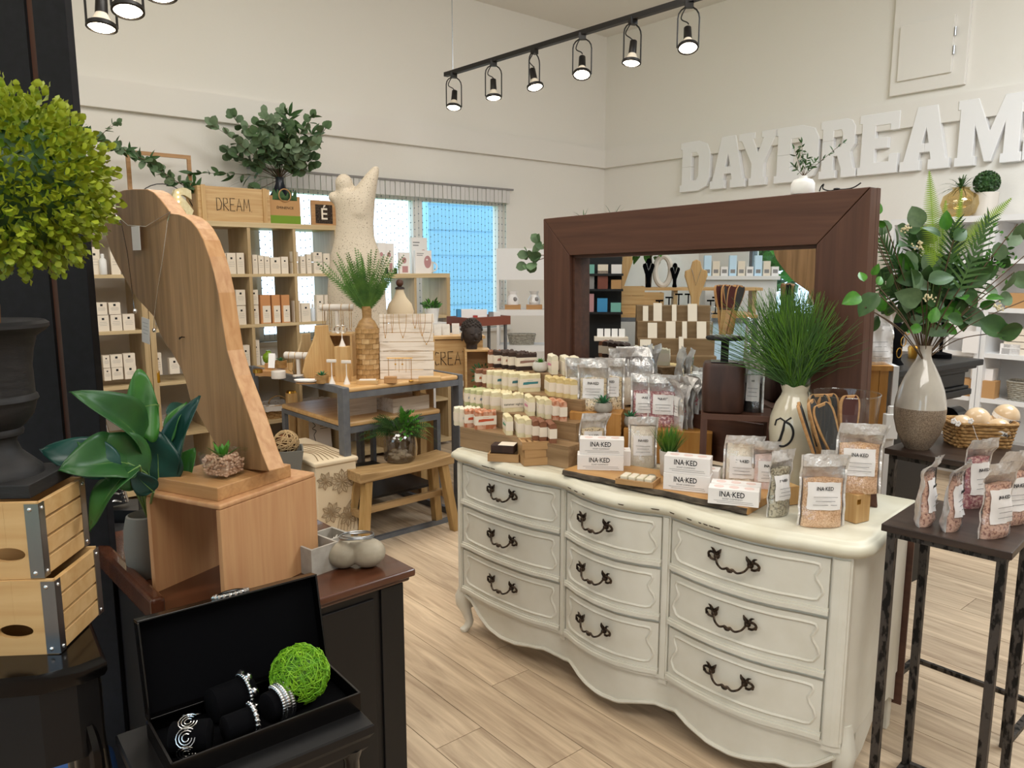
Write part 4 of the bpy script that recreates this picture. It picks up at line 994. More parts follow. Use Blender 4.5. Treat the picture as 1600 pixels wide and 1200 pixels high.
rl,ax,ce=roll((.02,.085),(.085,.05),.03,'black velvet roll at the left end of the jewellery box');wrap(ce+ax*.0,ax,.032,'swirl','silver bracelet of swirling rosettes at the left end of the box',-.3,2.1)
rl,ax,ce=roll((.11,.135),(.2,.145),.036,'black velvet roll at the back of the jewellery box');wrap(ce+ax*.025,ax,.036,'beads','silver bead bracelet with large spiral charm at the back of the box',-.8,2.2)
rl,ax,ce=roll((.11,.055),(.175,.058),.026,'black velvet roll in the middle front of the box');wrap(ce+ax*.024,ax,.026,'chain','short silver chain bracelet with a heart charm in the front middle',-.8,2.0)
rl,ax,ce=roll((.2,.07),(.275,.085),.03,'black velvet roll right of centre beside the green ball');wrap(ce-ax*.005,ax,.03,'pearls','triple strand silver bead bracelet just left of the green ball',-.7,2.0)
# green wire-grass ball
mbp=jl+jx*(JW-.09)+jy*.1;
mb=thing('moss_ball','bright green spiky grass ball in the open jewellery box','decoration',(mbp.x,mbp.y,JZ+.009+.062))
B().ball((0,0,0),.048,16).o('core','grass',mb,smooth=True)
b=B()
for i in range(1300):
    d=Vector((rp.gauss(0,1),rp.gauss(0,1),rp.gauss(0,1))).normalized();t2=d.cross(Vector((rp.gauss(0,1),rp.gauss(0,1),rp.gauss(0,1)))).normalized()
    p=d*rp.uniform(.05,.061);l=rp.uniform(.012,.02);b.tube([p-t2*l,p+d*.003,p+t2*l-d*.002],[.0006,.001,.0005],3)
o=b.o('grass_blades','moss',mb);o['kind']='stuff'
# black table below
jt=thing('small_black_table','small black table with moulded edge carrying the jewellery box','table',(jl.x,jl.y,0),ja)
b=B();o4=[(-.05,-.06),(JW+.0,-.06),(JW+.01,.23),(-.05,.23)]
b.rings([[((x-.15)*s+.15,(y-.08)*s+.08,z) for x,y in o4] for s,z in((.9,JZ-.06),(.95,JZ-.05),(.96,JZ-.03),(1.0,JZ-.02),(1.0,JZ-.004),(.985,JZ))]);b.o('tabletop','black',jt,smooth=True,ang=.4)
for x,y in((-.01,-.03),(JW-.04,-.03),(JW-.04,.19),(-.01,.19)):
    b=B();b.loft([(x,y,0,.014,.014),(x,y,.3,.02,.02),(x,y,JZ-.08,.016,.016),(x,y,JZ-.05,.026,.026)],12);b.o('leg','blackgloss',jt,smooth=True)

# blue fabric bag under the tables and embossed silver frame behind
q=at(78,1196,.30)
b=B();b.loft([(0,0,0,.1,.08),(0,0,.14,.1,.08),(.01,0,.24,.08,.06),(.02,0,.28,.04,.03)],18);mk('bluebag','33568c',.7)
o=b.o('bag','bluebag',loc=(q.x,q.y+.12,0),smooth=True);tag(o,'blue fabric bag on the floor beneath the carved black table','bag')
q=at(228,1178,.25)
b=B();b.loft([(0,0,0,.07,.07),(0,0,.16,.07,.07),(.01,0,.3,.04,.04)],16);o=b.o('bag','bluebag',loc=(q.x-.05,q.y+.25,0),smooth=True);tag(o,'blue bag glimpsed beside the small black table','bag')
e_=Vector((atD(160,560,2.55).x,2.55,0));t=thing('embossed_frame','silver embossed beaded panel leaning behind the black panel edge','frame',(e_.x,e_.y,.72),R(15));t.rotation_euler=(0,R(-10),R(15))
B().box(-.04,.045,0,.02,0,.5).o('panel','silver',t,bev=.004)
b=B()
for i in range(34):
    b.ball((-.03,-.002,.01+.0145*i),.006,6);b.ball((.036,-.002,.01+.0145*i),.006,6)
    if i%2==0:b.tube([(-.02,-.002,.01+.0145*i),(.004,-.004,.02+.0145*i),(.026,-.002,.01+.0145*i)],.003,4)
b.o('beading','silver',t,smooth=True)
t=thing('narrow_stand','black stand behind the panel carrying the embossed silver frame','stand',(e_.x+.02,e_.y,0),0);B().box(-.09,.09,-.03,.1,0,.715).o('body','black',t)
# ---------------- goods on the dresser ----------------
re_=random.Random(21)
TOPZ=.8
# stepped wooden riser
rs_=thing('stepped_riser','four-tier grey-brown wooden soap riser at the left end of the dresser','riser',dl(-.035,.05,TOPZ),DR)
TZS=[.885-.8,.955-.8,1.03-.8,1.105-.8];TYS=[0,.085,.165,.245,.325];TL=[(0,.56),(-.02,.53),(-.035,.5),(-.02,.46)]
for i in range(4):
    x0,x1=TL[i];y0,y1=TYS[i],TYS[i+1]
    B().box(x0,x1,y0,y1,TZS[i]-.012,TZS[i]).o('tread','riser',rs_,bev=.001)
    z0=0 if i==0 else TZS[i-1]-.012*0
    B().box(x0,x1,y0+.001,y0+.012,z0,TZS[i]-.012).o('riser_board','riser',rs_)
    for x in(x0,x1-.012): B().box(x,x+.012,y0+.012,y1,0,TZS[i]-.012).o('end_board','riser',rs_)
# soap bars: (px, py_bottom, tier, mode, soap material, band ink)
def soapmesh(mk_,wavy,sd):
    rr=random.Random(sd);b=B()
    L,Hh,T=.088,.075,.026
    n=12
    top=[Hh+ (rr.uniform(-.004,.004) if wavy else rr.uniform(-.0012,.0012)) for _ in range(n+1)]
    rs=[]
    for i in range(n+1):
        x=-L/2+L*i/n;h=top[i];rs.append([(x,-T/2,0),(x,-T/2,h-.004),(x,-T/2+.006,h),(x,T/2-.006,h+(.002 if wavy else 0)),(x,T/2,h-.004),(x,T/2,0)])
    b.rings(rs);me=b.mesh('bar',True,.6);me.materials.append(M[mk_]);return me
_sb={}
band=B();band.box(-.0452,.0452,-.0142,.0142,.018,.055);bandm=band.mesh('band');bandm.materials.append(M['paperwarm'])
def inkm(col):
    k='ink_'+col
    if k not in M: mk(k,col,.7)
    return k
_im={}
def soap(p,rz,sm_,wavy,ink,lab,txt=None,grp=None):
    k=(sm_,wavy,re_.randint(0,2))
    if k not in _sb:_sb[k]=soapmesh(sm_,wavy,hash(k[2])+5)
    t=thing('soap_bar',lab,'soap',p,rz,grp)
    obj('bar',_sb[k],None,t);l=obj('paper_band',bandm,None,t)
    if ink:
        if ink not in _im:
            b=B();b.prism([(-.032,.031),(-.03,.041),(-.01,.043),(.02,.0425),(.034,.043),(.033,.034),(.0,.033),(-.015,.031)],-.01455,-.0142,'xz')
            b.box(-.012,.012,-.01455,-.0142,.048,.0488);m_=b.mesh('smear');m_.materials.append(M[inkm(ink)]);_im[ink]=m_
        obj('print',_im[ink],None,t)
    if txt: text(txt,.0135,'ink',l,(0,-.0146,.032),bold=0,name='lettering')
    return t
# front facing groups: (list of bars from back-left to front-right)
def tierz(i): return TOPZ+TZS[i]
def ty(i,f=.5): return .05+TYS[i]+(TYS[i+1]-TYS[i])*f
def xat(px,py,i,f=.5):
    p0=dl(0,ty(i,f));p=plane(px,py,p0,DU);return dloc(p).x
ROWS=[
 # tier, px bottom y, list of (px, material, wavy, ink, txt, face(1=wide to camera,0=edge to camera), label)
 (0,664,[(719,'soapwhite',1,'','',1,'white wavy soap bar at the far left of the lowest tier'),(727,'soapwhite',1,'8a8f96','',1,'second white wavy soap bar from the left on the lowest tier'),(735,'soaporange',1,'c0502c','',1,'orange soap bar just behind the front orange bar, lowest tier'),(758,'soaporange',1,'c0502c','',2,'orange swirl soap bar showing its full face, front of the lowest tier'),
   (794,'soapcream',0,'5f9a78','',0,'pale yellow soap bar standing edge-on, first of three on the lowest tier'),(812,'soapcream',0,'','',0,'pale yellow soap bar edge-on, middle of three on the lowest tier'),(824,'soapcream',0,'','',0,'pale yellow soap bar edge-on, last of three on the lowest tier'),(835,'soapbrown',1,'','',0,'brown soap bar edge-on beside the pale bars, lowest tier'),(846,'soapbrown',1,'','',0,'brown soap bar edge-on, second from right on the lowest tier'),(861,'soapbrown',1,'','',0,'brown soap bar edge-on at the right end of the lowest tier')]),
 (1,634,[(735,'soapgreen',0,'8a8f96','',1,'greenish soap bar at the left end of the second tier'),(744,'soapgreen',0,'8a8f96','',1,'greenish soap bar, second from left on the second tier'),(753,'soapgreen',0,'8a8f96','',1,'green-grey soap bar, third from left on the second tier'),(764,'soapcream',1,'','',1,'cream soap bar two behind the script lettered bar'),(776,'soapcream',1,'','',1,'cream soap bar directly behind the script lettered bar'),(801,'soapcream',1,'','summer nights',2,'cream soap bar with small blue-grey script lettering on its band'),
   (828,'soapcream',1,'d48aa0','',0,'cream soap bar with pink print edge-on, second tier'),(844,'soapcream',0,'','',0,'cream soap bar edge-on in the middle of the second tier right half'),(854,'soapcream',0,'','',0,'cream soap bar edge-on left of the two red-brown bars'),(866,'soaporange',0,'','',0,'red-brown soap bar edge-on, left of two at the second tier right end'),(877,'soaporange',0,'','',0,'red-brown soap bar edge-on at the right end of the second tier')]),
 (2,601,[(752,'soapbrown',0,'c0724c','',1,'brown soap bar at the left end of the third tier'),(763,'soapbrown',0,'','',1,'brown soap bar second from left on the third tier'),(769,'soapcream',0,'','',1,'cream soap bar third from left on the third tier'),(780,'soapcream',0,'3f6f74','',1,'cream soap bar with teal smear at the left of the third tier'),(794,'soapcream',0,'','',1,'cream soap bar two behind the long teal-print bar'),(803,'soapcream',0,'3f6f74','',1,'cream soap bar directly behind the long teal-print bar'),(827,'soapcream',0,'3f7f84','',2,'cream soap bar with teal brush print facing front, third tier'),
   (860,'soapyellow',0,'','',0,'yellow soap bar edge-on, leftmost of four beside the pouches'),(872,'soapyellow',0,'','',0,'yellow soap bar edge-on, second of four beside the pouches'),(883,'soapyellow',0,'','',0,'yellow soap bar edge-on, third of four beside the pouches'),(893,'soapyellow',0,'','',0,'yellow soap bar edge-on, last of four next to the pouches')]),
 (3,569,[(772,'soapbrown',1,'','',1,'brown soap bar at the left end of the top tier'),(780,'soapdark',1,'a06a5a','',1,'dark chocolate soap bar second from left on the top tier'),(793,'soapdark',1,'a06a5a','',1,'dark chocolate soap bar third from left on the top tier'),(803,'soapdark',1,'','',1,'dark chocolate soap bar behind the front dark bar'),(822,'soapdark',1,'8f6a5c','',2,'dark chocolate soap bar showing its full face on the top tier'),
   (864,'soapwhite',1,'d48aa0','',0,'white soap bar with pink print right of the little white pot'),(883,'soapwhite',1,'','',0,'white soap bar edge-on second right of the little white pot'),(898,'soapwhite',1,'','',0,'white soap bar edge-on third right of the little white pot')])]
for ti,py,lst in ROWS:
    for px,sm_,wv,ink,txt,face,lab in lst:
        x=xat(px,py+(px-720)*.15,ti,.45)
        if face==2: p=dl(x,ty(ti,.45),tierz(ti));rz=R(16)
        elif face==1: p=dl(x+.022,ty(ti,.5),tierz(ti));rz=R(16)
        else: p=dl(x,ty(ti,.42),tierz(ti));rz=R(-80)
        soap(p,rz,sm_,wv,ink if not txt else '',lab,txt or None,'handmade soap bars on the riser')
# little pots
def small_pot(px,py,z,r,h,L,n,lab,m='concrete_w',lm='succ',w_=.011):
    p=at(px,py,z);return succulent('potted_succulent',lab,p,BOWL(r,h),m,L,w_,n,lm)
p=dl(xat(846,568,3,.5),ty(3,.4),tierz(3))
succulent('potted_succulent','little green succulent in a round white pot on the top soap tier',p,BOWL(.034,.042),'concrete_w',.04,.012,12,'leaf_bright',gz=.036)
# honey coloured display boxes
hb=at(889,716,TOPZ)
HB=thing('display_box','tall honey-coloured wooden box carrying three oat pouches','box',hb,R(-13))
B().box(0,.20,.0,.17,0,.185).o('body','honey',HB,bev=.002)
b=B()
for i in range(9): b.box(.1985,.2006,.0,.02,.01+.019*i,.019+.019*i)
b.o('finger_joint','soapbox',HB)
hb2=hb+Vector((.205,.0,0))+Vector((0,-.005,0))
H2b=thing('display_box','lower honey-coloured wooden box behind the grass pot carrying petal pouches','box',(hb2.x,hb2.y-.04,TOPZ),R(-16))
B().box(0,.33,.0,.17,0,.13).o('body','honey',H2b,bev=.002)
# ---- stand-up pouches
def pouch(lab,p,rz,w_,h,d,content,fill=.62,front='pouchclear',back='foil',lz=(.25,.62),lw=.74,fold=0.0,seed=1,txt='INA·KED',lines=3,group='clear front bath pouches',lean=0,name='pouch',yaw=0,labelside=1):
    rr=random.Random(seed);t=thing(name,lab,'pouch',p,rz,group)
    ph=[rr.uniform(0,6) for _ in range(6)]
    def half(v):
        a=w_/2*(1-.05*sin(PI*v)+.02*v);bb=d/2*max(.0,(1-max(0,(v-.05))/.95)**.8)*(1 if v>.06 else .75+.25*v/.06)
        return a,max(bb,.0012)
    def P(u,v,sc_=1,wr=1):
        a,bb=half(v);th=2*PI*u;x=a*sc_*cos(th);y=bb*sc_*sin(th)*(1-.25*abs(cos(th))**6)
        z=h*v
        n_=wr*(.0035+.006*max(0,v-fill*.9))*(sin(9*x/w_*2+ph[0]+7*v)*.6+sin(17*v+ph[1]+4*x/w_)*.6+sin(23*x/w_+31*v+ph[2])*.35)
        y+=n_*(1 if v>.12 else v/.12)
        # fold/lean the top flap
        vf=.66
        if v>vf and fold:
            q=(v-vf)*h;an=fold*min(1,(v-vf)/.2);y+=-q*sin(an) ;z=h*vf+q*cos(an)
        y+=lean*h*v*v;x+=yaw*h*max(0,v-.55)**2
        return (x,y,z)
    b=B();b.grid(lambda u,v:P(u,v),28,18,True)
    for i in range(18):
        for j in range(28): 
            if j<14: b.mi[i*28+j]=1
            if i>=15: b.mi[i*28+j]=2
    o=b.o('film',[front,back,'foilclear'],t,smooth=True,ang=3)
    # seams
    for u,sg in((0,1),(.5,-1)):
        b=B();b.rings([[P(u,v),tuple(Vector(P(u,v))+Vector((.006*sg,0,0)))] for v in [i/18 for i in range(19)]],closed=False,cap=False);b.o('side_seam','foilclear',t)
    b=B();F=fill
    b.grid(lambda u,v:P(u,v*F,.93,.7),24,10,True);tp=[P(u/24,F,.93,.7) for u in range(24)];k=len(b.v)
    b.add(tp+[(0,P(.25,F)[1]*0+lean*h*F*F,h*F+.006)],[(i,(i+1)%24,24) for i in range(24)])
    b.add([P(u/24,0.0,.93,.0) for u in range(24)],[tuple(range(24))])
    b.o('contents',content,t,smooth=True,ang=1)
    if lw:
        z0,z1=lz;b=B()
        def Lf(u,v):
            x=(u-.5)*2*lw;vv=lerp(z0,z1,v);th=math.acos(max(-1,min(1,x)));q=P(-th/(2*PI),vv);return (q[0],q[1]-.0022,q[2])
        b.grid(Lf,8,5);l=b.o('label_sticker','paper',t,smooth=True,ang=3)
        c=Lf(.5,.78);tl_=math.atan2(Lf(.5,.9)[1]-Lf(.5,.6)[1],Lf(.5,.9)[2]-Lf(.5,.6)[2])
        if txt: text(txt,w_*.125,'ink',l,(c[0],c[1]-.0035,c[2]),rot=(PI/2+0,0,0),xs=.8,bold=.0002)
        b=B()
        for i in range(lines):
            c=Lf(.5,.5-.15*i);ww=w_*(.22 if i%2 else .27);b.box(-ww,ww,c[1]-.0035,c[1]-.003,c[2]-.0007,c[2]+.0007)
        b.o('print','inkgrey',l)
    return t
hz=TOPZ+.185
pouch('oat pouch at the back left of the tall honey box',Vector((hb.x+.045,hb.y+.07,hz)),R(-6),.105,.205,.05,'oats',.6,fold=.15,seed=2)
pouch('oat pouch at the front centre of the tall honey box behind the small aloe',Vector((hb.x+.095,hb.y+.035,hz)),R(-8),.115,.205,.055,'oats',.62,fold=.2,seed=3)
pouch('oat pouch at the right of the tall honey box',Vector((hb.x+.165,hb.y+.075,hz)),R(-14),.105,.205,.05,'oats',.62,fold=.15,seed=4)
z2=TOPZ+.13
Q=Vector((H2b.location.x,H2b.location.y,z2))
pouch('dried petal pouch at the left of the low honey box',Q+Vector((.09,.06,0)),R(-10),.10,.205,.05,'petals',.66,fold=.1,seed=5)
pouch('dried petal pouch in the centre of the low honey box',Q+Vector((.155,.03,0)),R(-12),.11,.205,.052,'petals',.66,fold=.12,seed=6)
for i in range(6):
    pouch('silver backed pouch standing sideways on the low honey box, %s from the left'%('first second third fourth fifth sixth'.split()[i]),Q+Vector((.205+.022*i,.0+.015*i-(0 if i%2 else .0),0)),R(-78+2*i),.09,.20+.004*(i%3),.02,'petals' if i%2 else 'saltwhite',.6,front='foil',fold=-.5 if i%2 else .45,lw=.6,seed=30+i,txt='',group='sideways pouches')
for i,(dx,dy) in enumerate(((.05,.19),(.1,.2),(.15,.19))):
    pouch('crumpled clear pouch top showing in the back row, %s from left'%('first second third'.split()[i]),Vector((hb.x+.17+dx*.9,hb.y+dy,.98)),R(20-15*i),.10,.24,.05,'darkcontent' if i==9 else 'saltwhite',.45,lw=.0,fold=.3-.3*i,seed=40+i)
t=thing('back_box','plain wooden box behind the oat pouches carrying crumpled clear pouches','box',(hb.x+.18,hb.y+.15,.8),R(-14))
B().box(0,.19,0,.12,0,.17).o('body','soapbox',t)
# lower front pouches
pouch('speckled oat pouch with silver folded top behind the left stack of white cartons',at(925,722,TOPZ),R(8),.098,.20,.045,'oats',.66,fold=.35,seed=8,yaw=.25)
pouch('white bath salt pouch left of the tall grass pot',at(1003,730,TOPZ),R(-4),.098,.198,.05,'saltwhite',.8,fold=.25,seed=9)
pouch('cream powder pouch with crumpled silver top in front of the dark stand',at(1157,768,TOPZ)+Vector((0,.0,0)),R(-12),.112,.20,.05,'saltwhite',.85,fold=.35,seed=10,yaw=.2)
pouch('pale pink salt pouch behind the herb pouch',at(1203,775,TOPZ)+Vector((0,.02,0)),R(-8),.105,.185,.045,'pinksalt',.72,fold=.3,seed=11)
pouch('grey herb pouch with left-hand label at the right end of the slab',at(1219,808,TOPZ)+Vector((0,.02,0)),R(28),.085,.205,.045,'herbs',.72,fold=.15,seed=12,lw=.75)
pouch('rose petal salt pouch behind the front tan salt pouch',at(1266,775,TOPZ)+Vector((0,.05,0)),R(-18),.10,.21,.045,'rosesalt',.7,fold=.15,seed=13)
pouch('large tan bath salt pouch at the front right of the dresser',at(1286,825,TOPZ)+Vector((0,.02,0)),R(-2),.125,.215,.055,'salttan',.66,fold=.12,seed=14,lw=.78)
pouch('tan salt pouch directly behind the large front one, showing its edge',at(1312,815,TOPZ)+Vector((.012,.05,0)),R(-10),.10,.205,.04,'salttan',.66,fold=.1,seed=15,lw=0)
t=thing('wood_block','pale wooden block with gold sticker supporting a pouch at the dresser corner','block',at(1343,818,TOPZ)+Vector((0,.035,0)),R(28))
B().cb(0,0,0,.06,.055,.085).o('body','pinez',t,bev=.001)
b=B();b.box(-.0285,-.0135,-.0284,-.0276,.058,.072);b.o('sticker','gold',t)
pouch('tan salt pouch raised on the pale wooden block, leaning right',at(1343,818,TOPZ)+Vector((-.0,.035,.085)),R(-16),.12,.215,.05,'salttan',.68,fold=.35,seed=16,yaw=.2,lw=.75)
t=thing('wood_block','honey striped wooden block between the herb and tan salt pouches','block',at(1238,795,TOPZ)+Vector((.005,.06,0)),R(20))
B().cb(0,0,0,.05,.05,.06).o('body','pinez',t,bev=.002)
t=thing('slanted_board','dark walnut slanted board at the right behind the raised pouch','board',at(1358,800,TOPZ)+Vector((.02,.06,0)),R(-30));B().prism([(-.05,0),(.03,0),(.005,.2),(-.05,.2)],0,.015,'xz').o('board','walnutf',t)
# live edge slab
sl0=dl(.56,.005,TOPZ);
slab=thing('live_edge_slab','long live-edge wooden serving slab with bark front edge on the dresser','slab',dl(.562,-.034,TOPZ),DR)
rr=random.Random(4);n=26;L_=.69
fr=[(L_*i/n,-.003+rr.uniform(-.004,.004)) for i in range(n+1)]
b=B();b.rings([[(x,y+.012,0),(x,y,.006),(x,y+.004,.019),(x,y+.008,.022),(x,.2+.06*x/L_,.022),(x,.2+.06*x/L_,0)] for x,y in fr])
o=b.o('slab','liveedge',slab,smooth=True,ang=.5);o.data.materials.append(M['bark2'])
for p in o.data.polygons:
    if p.normal.y<-.35:p.material_index=1
SZ=TOPZ+.022
# white INA-KED cartons
def carton(lab,p,rz,z,w_=.15,d=.06,h=.056,rows=1,circ=True,txt=True):
    t=thing('bath_bomb_carton',lab,'carton',(p.x,p.y,z),rz,'white printed cartons')
    B().box(-w_/2,w_/2,0,d,0,h).o('box','paper',t,bev=.0015)
    if txt:
        text('INA·KED',.0245,'ink',t,(-.004,-.0006,h*.66),xs=.8,bold=.0003)
        text('SOAP COMPANY',.0072,'inkgrey',t,(-.002,-.0006,h*.38),xs=1.1)
        b=B();b.box(-w_*.38,w_*.38,-.0008,0,h*.24,h*.255);b.box(-w_*.32,w_*.4,-.0008,0,h*.14,h*.155);b.o('print','inkgrey',t)
    if circ:
        b=B()
        for k in range(3):
            b.lathe([(.0,0),(.015,0),(.015,.0004)],20,c=(-w_*.3+w_*.3*k,d/2,h+.0001))
        b.o('lid_print','pinksalt',t)
    return t
c1=at(938,735,SZ);ar=R(-6)
carton('lower white carton of the left pair, left end of the slab',c1,ar,SZ,.165);carton('second carton behind the lower left carton, mostly hidden',c1+Vector((.035,.066,0)),ar,SZ,.165,txt=False)
carton('upper white carton of the left pair, left end of the slab',c1+Vector((.004,.004,0)),ar-R(1),SZ+.0565,.158)
c2=at(1072,768,SZ);ar=R(-22)
carton('lower carton of the middle stack right of the grass pot',c2,ar,SZ,.15);carton('carton behind the middle stack, mostly hidden',c2+Vector((.045,.068,0)),ar,SZ,.15,txt=False)
carton('upper carton of the middle stack with pink circles on top',c2+Vector((.0,.004,0)),ar,SZ+.0565,.147)
c3=at(1145,790,SZ);ar=R(-20)
carton('front carton of the right pair lying at the slab end',c3,ar,SZ,.15,.052,.05);carton('rear carton of the right pair lying at the slab end',c3+Vector((.022,.054,0)),ar,SZ,.15,.052,.05,txt=False)
# tray with mini soaps
def minitray(p,rz,lab,w_=.13,d=.088):
    t=thing('soap_tray',lab,'tray',p,rz)
    hh=.018
    B().box(-w_/2,w_/2,0,d,0,.004).o('base_board','soapbox',t)
    for q in((-w_/2,w_/2,0,.006),(-w_/2,w_/2,d-.006,d),(-w_/2,-w_/2+.006,.006,d-.006),(w_/2-.006,w_/2,.006,d-.006)): B().box(q[0],q[1],q[2],q[3],.004,hh).o('side','soapbox',t)
    return t
mtp=at(998,765,SZ)+Vector((.0,.04,0));minitray(mtp+Vector((-.01,.0,0)),R(-28),'small wooden tray of four white mini soaps on the slab')
for i in range(4):
    b=B();b.box(-.012,.012,-.027,.027,0,.02);q=mtp+Vector((-.01,0,0))+Matrix.Rotation(R(-28),3,'Z')@Vector((-.043+.0285*i,.044,.0055))
    o=b.o('mini_soap','soapwhite',loc=q,rot=(0,0,R(-28)),bev=.003);tag(o,'small white soap bar lying in the mini tray, %s of four from the left'%('first second third fourth'.split()[i]),'soap','mini soaps in the tray')
    b=B();b.box(-.008,.008,-.018,.018,.02,.0203);b.o('stamp','paperwarm',o)
t=thing('pebble','round grey engraved pebble on the live-edge slab','stone',at(1017,751,SZ),R(15));B().ball((0,0,.0115),.0165,16,sx=1.25,sy=.9,sz=.7).o('stone','stoneball',t,smooth=True)
b=B();b.tube([(-.01,-.0135,.014),(-.005,-.0137,.018),(0,-.0142,.013),(.006,-.0138,.017),(.01,-.013,.014)],.0008,4);b.o('engraving','inkgrey',t)
# grass pot
gpp=at(1044,742,SZ)
t=thing('grass_pot','tall green artificial grass in a white cylinder pot on the slab','plant',gpp,0)
B().lathe([(.024,0),(.028,.004),(.032,.075),(.0325,.088),(.0295,.088),(.028,.08),(0,.078)],28).o('pot','concrete_w',t,smooth=True)
b=B()
for i in range(240):
    a=re_.random()*6.28;r=re_.random()**.5*.022;el=R(re_.uniform(52,90));d=(cos(a)*cos(el),sin(a)*cos(el),sin(el))
    blade(b,(r*cos(a),r*sin(a),.078),d,re_.uniform(.07,.125),.0045,.12)
o=b.o('grass','grass',t);o['kind']='stuff'
# small aloes
succulent('potted_succulent','spiky aloe in a round grey pot at the edge of the tall honey box',Vector((hb.x+.13,hb.y-.015,hz)),BOWL(.036,.04),'concrete',.062,.014,13,'succ',gz=.034)
succulent('potted_succulent','double aloe in a small grey pot between the two honey boxes',Vector((hb2.x+.03,hb2.y-.015,z2)),BOWL(.026,.042),'concrete',.05,.012,15,'succ',gz=.036)
succulent('potted_succulent','little aloe tucked among the sideways pouches',Q+Vector((.29,.1,.08)),BOWL(.02,.03),'concrete',.05,.012,10,'succ',gz=.026)
# wooden soap dishes lower left
def dish(p,rz,z,lab,slots=True,w_=.122,d=.08,h=.03):
    t=thing('soap_dish',lab,'soap dish',(p.x,p.y,z),rz,'pale wooden soap dishes')
    for q in((-w_/2,w_/2,0,.006,0,h),(-w_/2,w_/2,d-.006,d,0,h),(-w_/2,-w_/2+.006,.006,d-.006,0,h),(w_/2-.006,w_/2,.006,d-.006,0,h)): B().box(*q).o('side','soapbox',t)
    if slots:
        for i in range(5): B().box(-w_/2+.012+.0205*i,-w_/2+.024+.0205*i,.006,d-.006,.018,.024).o('slat','soapbox',t)
    return t
dp=at(843,727,TOPZ);rz=R(14)
dish(dp,rz,TOPZ,'lowest of three stacked pale wooden soap dishes');dish(dp+Vector((.002,.004,0)),rz+R(4),TOPZ+.0305,'middle of three stacked pale wooden soap dishes');dish(dp+Vector((-.006,.0,0)),rz-R(3),TOPZ+.061,'topmost pale wooden soap dish with its slats showing')
d2=at(786,722,TOPZ);rz=R(-10)
dish(d2,rz,TOPZ,'single wooden soap dish holding a dark brown soap bar',False)
b=B();b.box(-.046,.046,-.03,.03,0,.032);o=b.o('soap_block','soapdark',loc=(d2.x+.003,d2.y+.042,TOPZ+.0305),rot=(0,0,rz-R(4)),bev=.004);tag(o,'dark brown soap block lying on the single soap dish','soap')
b=B();b.box(-.016,.0465,-.0305,.0305,.0322,.0332);b.o('paper_wrap','paperwarm',o)
# dark stand, block, pedestal, glass with foot files
ds0=dl(.975,.2,TOPZ);ds=thing('dark_stand','dark walnut open riser under the rough wooden block','stand',ds0,R(-14))
B().box(0,.24,0,.16,.225,.245).o('top_board','walnutf',ds,bev=.001);B().box(0,.022,0,.16,0,.225).o('side_board','walnutz',ds);B().box(.218,.24,0,.16,0,.225).o('side_board','walnutz',ds)
SZ2=TOPZ+.245
blp=ds0+Vector((.085,.045,0))
bb=thing('rough_block','rough dark brown timber block with rounded corners on the dark stand','block',(blp.x,blp.y,SZ2),R(-14))
b=B();b.loft([(0,0,.0,.062,.052),(0,0,.008,.07,.06),(0,0,.08,.0725,.062),(0,0,.16,.071,.06),(0,0,.172,.066,.055)],32,5);o=b.o('block','darkblock',bb,smooth=True,ang=.9)
PZ=SZ2+.172
pd=thing('candle_pedestal','black metal pedestal with square foot and round plate on the rough block','pedestal',(blp.x,blp.y,PZ),R(-14))
B().box(-.045,.045,-.035,.035,0,.004).o('foot_plate','blackgloss',pd,bev=.001);B().cb(0,0,.004,.026,.026,.07).o('post','blackmatte',pd);B().lathe([(.02,.074),(.062,.078),(.066,.083),(.064,.088),(0,.086)],32).o('plate','blackmatte',pd,smooth=True)
GZ=PZ+.088
def hurricane(lab,p,r0,r1,h):
    t=thing('glass_cylinder',lab,'glass',p,0)
    B().lathe([(r0*.6,0),(r0,.006),(lerp(r0,r1,.5),h*.5),(r1,h)],40,cap=False).o('glass_wall','glass',t,smooth=True)
    B().tube([(r1*cos(a),r1*sin(a),h) for a in [2*PI*i/40 for i in range(41)]],.0018,6).o('rim','glass',t,smooth=True)
    B().lathe([(0,0),(r0*.7,0),(r0*.7,.006),(0,.006)],32).o('base','glass',t)
    return t
hurricane('clear glass cylinder of foot files on the black pedestal',Vector((blp.x,blp.y,GZ)),.052,.054,.10)
fm={}
def ffile(p,az,tilt,m,roll,lab,s=1.0):
    out=[]
    def hw(v):
        if v<.5: return .011+.002*v
        q=(v-.5)/.5;return .012+.013*sin(PI*min(1,q)*.62+.0)**1.0*(1 if q<.8 else math.sqrt(max(0,1-((q-.8)/.2)**2)))
    L_=.235*s;N=34;pl_=[(hw(1-(1-i/N)**2)*s,L_*(1-(1-i/N)**2)) for i in range(N+1)];po=[(-x,z) for x,z in pl_]+[(x,z) for x,z in pl_[::-1]]
    b=B();b.prism(po,-.0045,.0045,'xz');mw='ash'
    t=thing('foot_file',lab,'foot file',p,0,'wooden paddle foot files');t.rotation_mode='QUATERNION'
    t.rotation_quaternion=(Matrix.Rotation(az,4,'Z')@Matrix.Rotation(tilt,4,'Y')@Matrix.Rotation(roll,4,'Z')).to_quaternion()
    b.o('paddle',mw,t,bev=.002)
    pi_=[(x*.78,z) for x,z in pl_ if z>L_*.5];pi_[-1]=(pi_[-2][0]*.75,L_*.975)
    po=[(-x,z) for x,z in pi_]+[(x,z) for x,z in pi_[::-1]];b=B();b.prism(po,-.0052,.0052,'xz');b.o('abrasive_pad',m,t)
g=Vector((blp.x,blp.y,GZ+.008))
